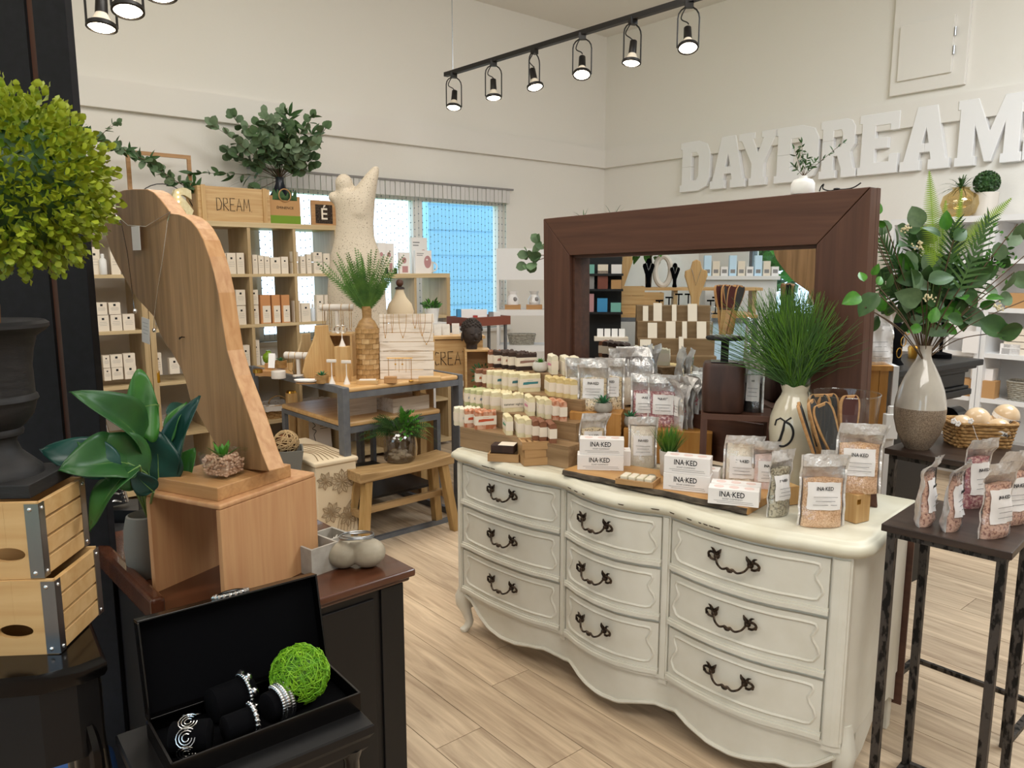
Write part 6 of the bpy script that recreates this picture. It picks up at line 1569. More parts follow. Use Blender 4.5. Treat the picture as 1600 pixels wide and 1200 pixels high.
for i,x in enumerate((-.05,-.01,.04)): chain_on(A1,x,.023,.125,.085,'fine gold chain on the lower T-bar, %s from the left'%NUM[i],tr1)
# cube niche
cn0=on(500,588);
cn=thing('wooden_niche','pale wooden open box niche supporting the upper bracelet bar','box',cn0+Vector((0,.0,0)),R(-4))
nw,nd,nh=.20,.14,.255
for nmx,q in(('side_board',(0,.012,0,nh-.012)),('side_board',(nw-.012,nw,0,nh-.012)),('top_board',(0,nw,nh-.012,nh)),('back_board',(.012,nw-.012,0,nh-.012))):
    y0=0 if nmx!='back_board' else nd-.01
    B().box(q[0],q[1],y0,nd,q[2],q[3]).o(nmx,'pinez' if 'side' in nmx or 'back' in nmx else 'pine',cn)
A2=cn0+Vector((.1,.06,nh));tbar(A2,R(-2),.2,.15,.02,'upper cream T-bar bracelet stand on the wooden niche')
for i,x in enumerate((-.08,-.04,.03,.08)): chain_on(A2,x,.022,.15,.12,'gold chain on the upper T-bar, %s from the left'%NUM[i],R(-2))
for i,dx in enumerate((-.008,.022)):
    b=B();b.tube([(.022*cos(a),0,.022+.022*sin(a)) for a in [2*PI*k/20 for k in range(21)]],.004,6);o=b.o('bangle','silver',loc=A2+Vector((dx+.02,-.035,0)),smooth=True);tag(o,'silver bangle standing below the upper T-bar, %s one'%('left','right')[i],'bracelet')
# flat neck busts behind
def neck(px,py,z,s,lab,rz,y=None,m='pinez'):
    p=on(px,py,z) if y is None else Vector((atD(px,py,y).x,y,z))
    t=thing('neck_bust',lab,'bust',p,rz)
    o_=[(-.09,0),(-.1,.03),(-.085,.09),(-.05,.16),(-.035,.2),(-.032,.245),(.032,.245),(.035,.2),(.05,.16),(.085,.09),(.1,.03),(.09,0)]
    b=B();b.prism([(x*s,zz*s) for x,zz in o_],0,.018,'xz');b.o('form',m,t,bev=.004);return t
neck(505,560,.9,1.25,'pale flat wooden neck bust left of the niche on the table',R(35),y=4.45)
neck(480,560,.9,1.0,'tan flat wooden neck bust behind the lower T-bar',R(50),y=4.6,m='kallaxz')
# tall pine post with white cone
p=on(535,597);t=thing('post_block','tall square pine post holding a white ring cone','block',p+Vector((0,.03,0)),R(-8));B().cb(0,0,0,.075,.06,.2).o('post','pinez',t,bev=.0015)
def cone(p,h,lab,tbar_=None):
    t=thing('earring_stand',lab,'jewellery stand',p,R(-6),None)
    B().lathe([(.019,0),(.016,.008),(.006,.035),(.0025,.05),(.0025,h)],16).o('cone','linen',t,smooth=True)
    if tbar_:B().box(-.028,.028,-.004,.004,h,h+.018).o('bar','linen',t,bev=.003)
cone(p+Vector((0,.03,.2)),.11,'slim white ring cone on the tall pine post')
cone(on(519,600),.12,'white T-shaped earring stand left of the pine post',1);cone(on(542,600),.115,'white T-shaped earring stand in front of the pine post',1)
# mosaic bottle vase with fern
p=on(573,594)
vz=thing('mosaic_vase','tall bottle vase covered in square tan wood tiles','vase',p+Vector((0,.06,0)),0)
r_=.068
B().lathe([(r_-.004,0),(r_-.004,.29),(r_-.006,.30),(.045,.335),(.028,.35),(.026,.36),(.028,.42),(.024,.42),(.02,.36)],36).o('body','mosaic2',vz,smooth=True)
tm={}
for mm in('mosaic','mosaic2','mosaic3'):
    b=B();da=2*PI/10
    b.rings([[((r_+o_)*cos(a),(r_+o_)*sin(a),z) for a in [-da*.48,-da*.16,da*.16,da*.48]]+[((r_-.003)*cos(a),(r_-.003)*sin(a),z) for a in [da*.48,da*.16,-da*.16,-da*.48]] for z,o_ in((.001,0),(.002,.001),(.028,.001),(.029,0))]);m_=b.mesh('tile');m_.materials.append(M[mm]);tm[mm]=m_
for k in range(10):
    for i in range(10):
        o=obj('tile',tm[rf.choice(('mosaic','mosaic','mosaic2','mosaic3'))],None,vz,(0,0,.0295*k),(0,0,2*PI*(i+.5*(k%2))/10))
fn_=thing('fern_bunch','bunch of feathery green fern fronds in the mosaic bottle vase','plant',vz.location+Vector((0,0,.42)),0)
def frond(b,p0,d,L,W2,n,droop,rr,m=0,side=None):
    p0=Vector(p0);d=Vector(d).normalized();s=side or d.cross(Vector((0,-1,0))).normalized()
    prev=None
    for i in range(n+1):
        t=i/n;q=p0+d*(L*t)+Vector((0,0,-droop*L*t*t))
        if prev is not None:
            dd=(q-prev).normalized();b.tube([prev,q],.0014,3)
            if t>.12:
                l=W2*math.sin(PI*min(1,(t-.05)**.7))*.95+.004
                for sg in(1,-1):
                    blade(b,q,(s*sg+dd*.9),l,.0055,.1,2,side=dd.cross(s*sg).cross(s*sg) if False else (dd-s*sg*.3).normalized())
        prev=q
b=B()
for i in range(70):
    a=rf.uniform(-.72,.6);d=(sin(a),rf.uniform(-.35,.25),cos(a));frond(b,(0,0,-.04),d,rf.uniform(.2,.43),.032,24,.08,rf)
o=b.o('fronds','fern',fn_);o['kind']='stuff'
# white plank board
wb0=on(592,594);wb1=on(672,588)
wd_=.31
wb=thing('plank_board','whitewashed horizontal plank board hung with fine gold necklaces','display board',wb0+Vector((.0,.03,0)),R(4))
wb.rotation_euler=(R(-6),0,R(4))
for k in range(7):
    z=k*.054;dx=rf.uniform(-.003,.003);B().box(dx,wd_+dx+rf.uniform(-.004,.004),0,.014,z+.0015,z+.0525).o('plank','whiteplank',wb,bev=.001)
B().box(.02,.05,.014,.022,0,.37).o('back_batten','pinez',wb);B().box(wd_-.05,wd_-.02,.014,.022,0,.37).o('back_batten','pinez',wb)
for i,(x,L_,w2) in enumerate(((.035,.13,.01),(.075,.10,.006),(.135,.13,.022),(.205,.075,.012),(.27,.17,.035),(.245,.12,.02))):
    b=B();b.tube(smoothpath([(-w2,0,0),(-w2*.8,0,-L_*.6),(0,0,-L_),(w2*.8,0,-L_*.6),(w2,0,0)],5),.0011,4);b.ball((0,0,-L_-.004),.004,6)
    o=b.o('necklace','gold',loc=wb.location+Vector((x*cos(R(4)),x*sin(R(4))-.004+.03,.375)),rot=(R(-6),0,R(4)));tag(o,'fine gold necklace on the white plank board, %s from the left'%NUM[i],'necklace','necklaces on the plank board')
b=B();
for i in range(5): b.tube([(.1+.02*i+.01,-.05,.125),(.1+.02*i,-.05,.13),(.1+.02*i,-.05,.06-.012*(i%2))],.0009,4)
b.tube([(.05,-.05,.13),(.2,-.05,.13)],.0016,4);b.tube([(.06,-.05,.13),(.06,-.05,0)],.0016,4);b.tube([(.19,-.05,.13),(.19,-.05,0)],.0016,4)
b.lathe([(.016,0),(.014,.004)],12,c=(.06,-.05,0));b.lathe([(.016,0),(.014,.004)],12,c=(.19,-.05,0))
for x in(.1,.14): b.ball((x,-.05,.095),.0055,8)
o=b.o('earring_rack','gold',loc=wb.location+Vector((0,0,0)));tag(o,'thin gold wire earring rack standing before the plank board','jewellery rack')
def slabblock(px,py,w_,d,h,lab,rz=R(4),m='pine',z=TZ9,cat='block'):
    p=on(px,py,z);t=thing('wood_slab',lab,cat,p,rz);B().box(-w_/2,w_/2,0,d,0,h).o('block',m,t,bev=.0015);return t
slabblock(574,601,.115,.05,.022,'pale slab with white ring pad at the table front edge')
slabblock(671,596,.125,.06,.024,'pale pine slab at the right end of the table front edge')
bh=slabblock(610,599,.07,.04,.036,'small brown card-holder block in front of the plank board',m='ash')
card('earring_card','grey earring card in the small brown block',on(609,590)+Vector((0,.02,.036)),.055,.065,R(4),R(-6),'kraft' if 0 else 'concrete',lines=0)
b=B();b.box(-.045,.045,.005,.045,.022,.026);o=b.o('ring_pad','linen',loc=on(574,601),rot=(0,0,R(4)));tag(o,'white ring pad on the pale front slab','pad')
slabblock(412,588,.12,.1,.03,'pine slab at the left end of the table',R(-18),'ash')
slabblock(419,577,.05,.04,.035,'small brown block with a white card at the left of the table',R(-18),'ash',TZ9+.03)
card('earring_card','white earring card leaning on the small block at the table left',on(424,575,TZ9+.065),.04,.085,R(-10),R(-10),'paper',lines=0)
t=thing('round_box','low round white box at the left of the table','box',on(433,592)+Vector((0,.03,0)),0);B().lathe([(.04,0),(.041,.002),(.041,.042),(.038,.044)],28).o('body','linen',t,smooth=True)
t=thing('brass_cup','low brass cup on the pine slab','cup',on(402,583,TZ9+.03)+Vector((0,.01,0)),0);B().lathe([(.026,0),(.028,.002),(.028,.022),(.024,.022),(.024,.004)],20).o('cup','gold',t,smooth=True)
t=thing('shell_dish','oval white shell shaped trinket dish on a wood disc','dish',on(477,600)+Vector((0,.02,0)),R(-8))
B().lathe([(.045,0),(.05,.003),(.05,.006)],24,sx=1.2,sy=.8).o('disc','ash',t,smooth=True);B().lathe([(.03,.006),(.052,.014),(.056,.022),(.05,.022),(.03,.012),(0,.01)],28,sx=1.25,sy=.75).o('dish','paper',t,smooth=True)
PP=[(.034,0),(.037,.003),(.038,.045),(.034,.047),(.032,.04)]
succulent('potted_succulent','small aloe in a rough wood pot at the left of the table',on(437,578)+Vector((0,.03,.01)),PP,'mosaic2',.055,.012,12,gz=.04)
succulent('potted_succulent','small aloe in a rough wood pot in front of the niche',on(501,600)+Vector((0,.03,0)),PP,'mosaic2',.055,.012,12,gz=.04)
t=thing('apple_vase','small glossy green apple vase behind the white card','vase',on(414,570)+Vector((0,.08,0)),0);B().lathe([(.02,0),(.034,.015),(.04,.04),(.034,.06),(.02,.07),(.014,.08),(.016,.088)],24).o('body','apple',t,smooth=True)
# saddle stool jar
jp_=at(622,722,.452)+Vector((0,.0,0));jy_=jp_+Vector((0,.07,0))
t=thing('glass_jar_vase','ribbed smoky glass jar with pebbles and twine standing on the saddle stool','vase',(jy_.x,jy_.y,.4475),0)
b=B();N=48
b.rings([[(r*(1+.02*(k%2))*cos(2*PI*k/N),r*(1+.02*(k%2))*sin(2*PI*k/N),z) for k in range(N)] for r,z in((.08,0),(.088,.01),(.09,.12),(.083,.15),(.065,.165),(.065,.18),(.068,.185))],cap=False);b.o('jar','smokeglass',t,smooth=True)
B().lathe([(0,0),(.08,0),(.08,.006),(0,.006)],24).o('jar_base','smokeglass',t)
b=B()
for i in range(34):
    a=rf.random()*6.28;r=rf.random()**.5*.06;b.ball((r*cos(a),r*sin(a),.018+rf.random()*.03),rf.uniform(.011,.02),8,sz=.7)
o=b.o('pebbles','stonevase',t,smooth=True);o['kind']='stuff'
B().tube(smoothpath([(.066,0,.17),(.09,-.02,.15),(.1,-.02,.08),(.096,-.02,.03)],5),.005,5).o('twine_handle','twine',t,smooth=True)
jpnt=thing('mixed_greenery','full mixed green artificial fern and clover bunch in the smoky jar','plant',(jy_.x,jy_.y,.62),0)
b=B()
for i in range(40): a=rf.uniform(-1.5,1.5);frond(b,(0,0,-.03),(sin(a),rf.uniform(-.7,.5),cos(a)*.8+.25),rf.uniform(.14,.26),.03,14,.35,rf)
o=b.o('fronds','leaf_dark',jpnt);o['kind']='stuff'
b=B()
for i in range(60): a=rf.uniform(-1.5,1.5);blade(b,(0,0,-.02),(sin(a),rf.uniform(-.5,.3),cos(a)+.3),rf.uniform(.18,.33),.006,.6,6)
o=b.o('blades','grass',jpnt);o['kind']='stuff'
for i in range(90):
    d=Vector((abs(rf.gauss(.25,.5)),-abs(rf.gauss(.6,.4)),rf.gauss(.5,.4))).normalized();leaf('euc' if 0 else 'bright',jpnt,Vector((.02,-.01,.02))+d*rf.uniform(.05,.11),d,rf.uniform(.45,.8),up=(0,-1,.2))
# low table goods: white steps, cards
ls0=tl(.42,.18,.685)
t=thing('stepped_display','whitewashed two-step display with small items on the low table','display',ls0,TR)
B().box(0,.26,.0,.3,0,.085).o('lower_step','whiteplank',t);B().box(-.05,.26,.10,.3,.085,.15).o('upper_step','whiteplank',t);B().box(-.30,-.05,.1,.12,0,.17).o('back_boards','whiteplank',t)
succulent('potted_succulent','little succulent in wood pot on the white steps under the table',tl(.60,.2,.77),[(.022,0),(.025,.03),(.022,.03)],'mosaic2',.04,.01,9,gz=.026)
# CREATE crate and surroundings right of plank board
cc=at(660,590,.75)
CP=Vector((atD(668,585,4.95).x,4.95,.83))
wordcrate('CREATE',CP,R(12),.37,.25,.24,'pine crate lettered CREATE behind the display table','CREATE','pine')
t=thing('plinth_table','low pine plinth behind the display table carrying the CREATE crate','table',(CP.x-.05,CP.y-.03,0),R(12));B().box(0,.65,0,.4,.80,.83).o('top_board','pine',t)
for x in(.0,.61): B().box(x,x+.04,0,.4,0,.80).o('side_panel','pinez',t)
B().box(-.01,.38,-.015,.27,.24,.255).o('x','pine') if 0 else None
t=thing('crate_lid_board','plain pine board laid over the CREATE crate','board',CP+Vector((-.012,-.015,.24+.006)),R(12));B().box(0,.4,0,.28,0,.018).o('board','pine',t)
ztop=CP.z+.264
for i,(px,py) in enumerate(((671,530),(684,527),(697,530),(690,522),(712,526))):
    p=Vector((atD(px,py,5.0+.03*i).x,5.0+.035*i,ztop));card('earring_card','pale earring card on the CREATE crate, %s from the front left'%NUM[i],p,.05,.075,R(10),R(-15),'concrete_w',lines=0)
def head():
    t=thing('stone_sculpture','dark carved stone head with curled hair beside the CREATE crate','sculpture',Vector((atD(737,535,4.9).x,4.9,1.02)),R(25))
    b=B();b.loft([(0,.0,-.0,.035,.035),(0,0,.03,.036,.038),(0,-.01,.05,.05,.055),(0,-.01,.09,.062,.07),(0,0,.13,.064,.072),(0,.0,.165,.05,.056),(0,0,.185,.025,.028),(0,0,.2,.014,.014)],20);b.ball((0,-.078,.085),.014,8,sz=1.6);b.ball((0,-.072,.058),.016,8,sy=.6,sz=.4)
    for s_ in(-1,1): b.ball((.066*s_,.0,.08),.014,8,sx=.5,sz=2.2);b.ball((.025*s_,-.068,.105),.012,8,sz=.5)
    for i in range(90):
        a=i*2.4;z=.12+.075*(i/90);r=interp([(.12,.068),(.165,.056),(.185,.03),(.2,.014)],z)
        if sin(a)>-.75 or z>.145: b.ball((r*cos(a),r*1.08*sin(a),z),.008,6)
    b.o('head','buddha',t,smooth=True)
head()
t=thing('kraft_niche','tan open wooden box niche under the dark stone head','box',Vector((atD(728,590,4.9).x,4.83,.74)),R(8));
for nmx,q in(('side_board',(0,.012,0,.268)),('side_board',(.148,.16,0,.268)),('top_board',(0,.16,.268,.28))): B().box(q[0],q[1],0,.14,q[2],q[3]).o(nmx,'pine',t)
B().box(0,.16,.128,.14,0,.268).o('back_board','soapbox',t)
t=thing('side_plinth','light plinth table standing behind the dresser left end','table',Vector((atD(722,600,4.8).x,4.78,0)),R(8));B().box(0,.55,0,.35,.71,.74).o('top_board','pine',t);B().box(.02,.53,.02,.33,0,.71).o('body','whiteplank',t)
bs2=thing('boxwood_bunch','dark green boxwood bunch right of the dark stone head','plant',Vector((atD(757,560,4.85).x,4.85,.86)),0)
for i in range(70):
    d=Vector((rf.gauss(0,1),rf.gauss(0,1),rf.gauss(0,1))).normalized();leaf('lance',bs2,d*rf.uniform(.03,.08),d,.5,up=(0,-1,.2))
B().lathe([(.03,-.12),(.04,-.05),(.035,-.03)],16).o('pot','potgrey',bs2)
succulent('potted_succulent','small green succulent between CREATE crate and soap riser',Vector((atD(742,585,4.7).x,4.7,.75)),[(.03,0),(.03,.04),(.026,.04)],'mosaic2',.055,.014,10,'leaf_bright',gz=.035)
# small neck bust with patterned fabric on the low shelf front
p=Vector((atD(625,470,5.3).x,5.3,1.12))
t=thing('patterned_bust','small patterned cloth torso bust with round wooden finial','bust',p,R(10))
B().loft([(0,0,.0,.07,.05),(0,0,.06,.082,.06),(0,0,.12,.095,.065),(0,0,.17,.08,.055),(0,0,.215,.045,.04),(0,0,.25,.03,.03),(0,0,.275,.028,.028)],24).o('torso','carved',t,smooth=True);B().lathe([(.035,.272),(.03,.285),(.015,.29)],16).o('collar','buddha',t,smooth=True);B().ball((0,0,.315),.027,14).o('finial','walnutf',t,smooth=True)
t=thing('brown_box','dark wooden block behind the patterned bust','box',Vector((atD(650,492,5.35).x,5.36,1.09)),R(20));B().cb(0,0,.03,.2,.1,.09).o('block','redwood',t)
t=thing('tall_plinth','narrow pine plinth holding the patterned bust behind the plank board','table',Vector((p.x-.1,5.22,0)),R(10));B().box(0,.33,0,.22,0,1.12).o('body','pinez',t)
# side table with reddish tray of skincare + white window shelf
q=Vector((atD(748,495,6.2).x,6.2,0))
t=thing('tray_table','grey legged side table carrying a reddish wooden tray by the window','table',q,R(40))
B().box(-.22,.22,-.14,.14,1.08,1.10).o('top_board','redwood',t)
for x in(-.2,.18): B().box(x,x+.02,-.12,-.1,0,1.08).o('leg','greymetal',t);B().box(x,x+.02,.1,.12,0,1.08).o('leg','greymetal',t)
for q_ in((-.22,.22,-.14,-.125),(-.22,.22,.125,.14),(-.22,-.205,-.125,.125),(.205,.22,-.125,.125)): B().box(q_[0],q_[1],q_[2],q_[3],1.10,1.15).o('tray_side','redwood',t)
for i,(dx,dy,w_,h,m,lab) in enumerate(((-.14,.0,.13,.11,'paper','white skincare box with blue end in the red tray'),(.02,.04,.15,.1,'paper','white skincare box in the middle of the red tray'),(-.04,-.06,.1,.06,'paper','low white box with red cap at the front of the red tray'),(.14,-.03,.09,.08,'white','small white box at the right of the red tray'))):
    l=Vector((dx*cos(R(40))-dy*sin(R(40)),dx*sin(R(40))+dy*cos(R(40)),1.10));o=thing('skincare_box',lab,'box',q+l,R(20));B().cb(0,0,0,w_,.04,h).o('carton',m,o);b=B();b.box(-w_/2-.002,-w_/2+.03,-.021,.021,0,h);b.o('end_panel','bluebox' if i==0 else ('red' if i==2 else 'inkgrey'),o)
w2=thing('white_window_shelf','white open shelf with roller panel beside the window, left of the mirror','shelf',Vector((atD(776,400,6.7).x,6.7,0)),R(-2))
hw_=.44;zt2=atD(776,388,6.7).z
for nmx,q_ in(('side_board',(0,.02,0,.3,0,zt2)),('side_board',(hw_,hw_+.02,0,.3,0,zt2)),('top_panel',(.02,hw_,0,.02,zt2-.27,zt2))): B().box(*q_).o(nmx,'whiteshelf',w2)
for z in(atD(790,484,6.7).z,atD(790,540,6.7).z): B().box(.02,hw_,0,.3,z-.05,z).o('shelf_board','whiteshelf',w2)
zs=atD(790,484,6.7).z
for i,(dx,m,lab) in enumerate(((.07,'ash','wooden soap tray at the left of the white window shelf'),(.26,'ash','wooden soap tray at the right of the white window shelf'))):
    t=thing('gift_tray',lab,'tray',w2.location+Vector((dx,.04,zs)),0);B().box(0,.14,0,.12,0,.04).o('tray',m,t)
    t2=thing('wrapped_gift',('wrapped toiletries bundle with ribbon on the left wooden tray','wrapped toiletries bundle on the right wooden tray')[i],'gift',w2.location+Vector((dx+.07,.1,zs+.04)),0);B().loft([(0,0,0,.05,.04),(0,0,.05,.055,.045),(0,0,.09,.03,.02),(0,0,.12,.045,.03)],14).o('wrap','foilclear' if i else 'paper',t2,smooth=True);B().ball((.02,-.035,.05),.02,8).o('bow','inkgrey',t2)
basket(0,0,.24,.15,.09,'grey wicker basket on the lower board of the white window shelf','wickerg',linen=False,handle=False,pos=w2.location+Vector((.22,.12,atD(790,540,6.7).z)),rz=0)
# eucalyptus sprig poking out behind mirror left edge
sg_=thing('eucalyptus_sprig','eucalyptus sprig with round leaves showing left of the mirror frame','plant',atD(862,400,3.95),0)
for d,L_ in(((-1,0,.12),.12),((-1,0,-.25),.13),((-.6,0,.7),.1)): branch(sg_,(0,0,0),d,L_,3,'euc',1.5,rf,droop=.1)
t=thing('sprig_vase','tall slim vase behind the mirror holding the eucalyptus sprig','vase',(sg_.location.x+.02,sg_.location.y,0),0);B().lathe([(.06,0),(.07,.3),(.05,.9),(.03,1.35),(.025,1.58),(.03,sg_.location.z)],20).o('body','navyvase',t,smooth=True)
# ---------------- nested side tables at the right ----------------
rg=random.Random(77)
def nest(lab,fl,fr,zt,dep,th=.02):
    u=(fr-fl);u.z=0;w_=u.length;u.normalize();a=math.atan2(u.y,u.x)
    t=thing('nesting_table',lab,'table',(fl.x,fl.y,0),a)
    B().box(0,w_,0,dep,zt-th,zt).o('top','nesttop',t,bev=.002)
    for x in(.012,w_-.034):
        for y in(.012,dep-.034): B().box(x,x+.022,y,y+.022,0.016,zt-th-.016).o('leg','nestmetal',t,bev=.001)
        B().box(x,x+.022,.012,dep-.012,0,.016).o('floor_rail','nestmetal',t)
        B().box(x,x+.022,.012,dep-.012,zt-th-.016,zt-th).o('side_rail','nestmetal',t)
    B().box(.034,w_-.034,.014,.03,zt-th-.016,zt-th).o('front_rail','nestmetal',t)
    B().box(.034,w_-.034,dep-.03,dep-.014,0,.016).o('back_rail','nestmetal',t)
    return t,u,Vector((-u.y,u.x,0))
LZ=.86;l0=at(1377,818,LZ);l1=at(1582,864,LZ)
NT,lu,ln=nest('lower nesting side table with dark wood top and hammered metal legs, nearest at right',l0,l1,LZ,.34)
HZ=.92;h0=at(1382,700,HZ);h1=at(1600,738,HZ)
hu=(h1-h0).normalized();h1=h0+hu*.46
NT2,hu,hn=nest('taller nesting side table carrying the big vase, behind the lower one',h0,h1,HZ,.4)
# pouches on the low table
for i,(px,py,rz,w_,h,c,sd,lab,yw,fo) in enumerate((
 (1450,822,48,.085,.205,'rosesalt',61,'leftmost pouch on the low side table, leaning silver top, edge towards camera',-.9,.5),
 (1492,830,46,.085,.20,'rosesalt',62,'second pouch from the left on the low side table',-.7,.5),
 (1528,795,20,.1,.215,'petals',63,'rose petal pouch at the back of the low side table',-.4,.45),
 (1560,842,22,.105,.205,'rosesalt',64,'large front pouch on the low side table with label facing camera',-.3,.35),
 (1584,822,15,.115,.21,'rosesalt',65,'rear right pouch on the low side table, top flattened',.1,.3))):
    p=at(px,py,LZ)+Vector((0,.02,0));pouch(lab,p,R(rz),w_,h,.05,c,.68,fold=fo,seed=sd,yaw=yw,lz=(.2,.62),lw=.8)
# big vase
vb=at(1442,704,HZ)+Vector((0,.04,0))
V=thing('glazed_vase','tall cream and taupe two-tone glazed bottle vase on the taller side table','vase',vb,0)
q_=1/497.
PRF=[(19,0),(25,10),(34,28),(39.5,50),(40.5,68),(39,85),(35,103),(28,122),(19,141),(13,152),(10.5,160),(10.5,172),(12.5,178)]
PRF=[(r*q_,z*q_) for r,z in PRF];zs_=72*q_
lo_=[p for p in PRF if p[1]<zs_]+[(40.3*q_,zs_)];hi_=[(40.3*q_,zs_)]+[p for p in PRF if p[1]>zs_]
B().lathe([(0,0)]+lo_,48,cap=False).o('lower_body','vaselow',V,smooth=True)
B().lathe(hi_+[(9*q_,176*q_),(8.5*q_,160*q_)],48,cap=False).o('upper_body','vaseup',V,smooth=True)
AR=thing('foliage_arrangement','big mixed arrangement of fern, palm and broad leaves in the two-tone vase','plant',vb+Vector((0,0,176*q_)),0)
AP_=AR.location.copy()
def A3(px,py,dy=0): return atD(px,py,AP_.y+dy)-AP_
org=Vector((0,0,-.05))
def stem(p,m='stem',r=.0022):
    p=Vector(p);B().tube(smoothpath([org,org.lerp(p,.45)+Vector((0,0,.03)),p],5),r,5).o('stem',m,AR)
# lime fern fronds
for (a,b_,w2,dy) in (((1462,420),(1452,266),.045,-.02),((1490,395),(1581,309),.04,-.02),((1470,400),(1478,312),.025,.04),((1490,410),(1503,295),.022,.04),((1455,430),(1440,350),.03,.0)):
    p0=A3(*a,dy);p1=A3(*b_,dy);stem(p0,'stemgreen');b=B();d=p1-p0;L_=d.length;dn_=d.normalized();s=dn_.cross(Vector((0,-1,0))).normalized();n=int(L_/.0062)
    b.tube([p0,p1],[.0016,.0006],4)
    for i in range(n):
        t_=i/n;q=p0+d*t_;l=w2*(1-t_**2.2)*(.55+.45*min(1,t_*4))+.003
        for sg in(1,-1): blade(b,q,s*sg+dn_*.35,l,.0052,.08,2,side=dn_)
    o=b.o('fern_frond','fernlime',AR)
# palm fronds: long narrow leaflets
for (a,b_,w2,dy,m) in (((1483,450),(1492,352),.085,-.03,'leaf_dark'),((1420,440),(1378,375),.075,.0,'leaf_dark'),((1490,470),(1560,400),.08,.02,'leaf_dark'),((1410,470),(1352,420),.07,.03,'grass2'),((1440,450),(1420,360),.07,.06,'grass2'),((1500,450),(1545,345),.08,-.04,'grass2')):
    p0=A3(*a,dy);p1=A3(*b_,dy);stem(p0);d=p1-p0;L_=d.length;dn_=d.normalized();s=dn_.cross(Vector((0,-1,0))).normalized();b=B();b.tube([p0,p1],[.0025,.0012],4);n=13
    for i in range(n):
        t_=i/(n-1);q=p0+d*t_
        for sg in(1,-1): blade(b,q,s*sg*(1-.35*t_)+dn_*(.55+.5*t_)+Vector((0,-.1,0)),w2*(1.0-.35*t_)*rg.uniform(.9,1.1),.011,.12,4,side=(dn_-s*sg*.4).normalized())
    b.o('palm_frond',m,AR)
# broad leaves, each a part
BL=[(1338,318,1332,300,'ov',.6),(1370,335,1382,308,'ov',.55),(1368,350,1362,322,'ovd',.6),(1385,352,1360,345,'ov',.5),(1388,345,1372,375,'ove',.75),(1402,352,1420,372,'ove',.8),(1372,380,1358,368,'ov',.5),
(1440,355,1428,330,'ove',1.0),(1430,380,1462,372,'ove',1.1),(1425,392,1415,425,'ove',1.1),(1460,395,1450,420,'ove',1.05),(1480,360,1478,338,'ov',.9),(1490,375,1508,360,'ovd',.9),(1470,370,1452,358,'ovd',.9),
(1440,430,1400,440,'ovd',1.1),(1450,440,1490,430,'ovd',1.2),(1470,430,1500,412,'ovd',1.1),(1500,440,1540,415,'ove',1.0),(1440,470,1405,460,'ove',1.2),(1440,480,1400,500,'ovd',1.1),(1460,480,1440,450,'ovd',1.3),
(1470,490,1510,470,'ov',1.0),(1450,500,1415,518,'ovd',.9),(1440,510,1408,523,'ov',.7),(1470,510,1500,520,'ov',.9),(1480,495,1512,505,'ovd',.9),(1500,490,1510,525,'ovd',.9),(1455,505,1468,470,'ov',.8),(1430,455,1418,480,'ove',1.1),
(1530,500,1575,520,'ovd',1.5),(1560,520,1600,515,'ovd',1.3),(1555,510,1600,540,'ov',1.2),(1495,470,1480,500,'ov',.8),(1530,480,1560,470,'ov',.7),(1575,385,1598,360,'euc2',1.3),(1580,430,1600,440,'ove',1.0),(1585,425,1572,450,'ove',.9),(1560,378,1562,400,'euc',1.3),(1590,378,1600,345,'euc',1.3),
(1560,470,1590,462,'ove',.9),(1540,455,1570,450,'ove',.8),(1345,462,1325,470,'ov',.85),(1372,458,1352,480,'ovd',1.1),(1350,440,1345,425,'ov',.5),(1362,430,1375,412,'ov',.5),(1370,445,1382,425,'ov',.5),(1385,450,1395,430,'ovd',.7),(1395,470,1380,490,'ove',.8)]
for i,(x0,y0,x1,y1,k,s) in enumerate(BL):
    dy=rg.uniform(-.10,.04)-(.48 if x0<1376 and y0>400 else 0);p0=A3(x0,y0,dy);p1=A3(x1,y1,dy+rg.uniform(-.03,.03));leaf(k,AR,p0,p1-p0,s*.68*(1.5 if k.startswith('euc') else 1),rg.uniform(-.5,.5),up=(rg.gauss(0,.35),-1,rg.gauss(.1,.35)))
    if i%3==0: stem(p0,'stem',.0018)
for x1,y1 in((1325,465),(1352,480),(1600,400),(1590,350),(1600,470),(1360,335)): stem(A3(x1,y1,-.03 if x1>1380 or y1<400 else -.5),'stem',.0018)
for i in range(110):
    x=rg.gauss(1455,40);y=rg.gauss(445,34);p=A3(x,min(y,515),rg.uniform(-.02,.12));d=Vector((rg.gauss(0,1),-.5,rg.gauss(.2,1)));leaf(rg.choice(('ovd','ov','ove','ovd')),AR,p,d,rg.uniform(.45,.85),rg.uniform(-1,1),up=(rg.gauss(0,.5),-1,.2))
b=B()
for cx_,cy_ in((1414,357),(1434,383),(1450,465),(1560,480)):
    c=A3(cx_,cy_,-.09)
    for i in range(22): b.ball(c+Vector((rg.gauss(0,.009),rg.gauss(0,.006),rg.gauss(0,.007))),.0032,5)
o=b.o('tiny_blossom','soapcream',AR,smooth=True);o['kind']='stuff'
for i in range(60):
    x=rg.gauss(1552,18);y=rg.gauss(395,24);p=A3(x,y,rg.uniform(-.02,.05));d=Vector((rg.gauss(0,1),-.4,rg.gauss(.2,1)));leaf('bright',AR,p,d,rg.uniform(.28,.5),up=(rg.gauss(0,.5),-1,.2))
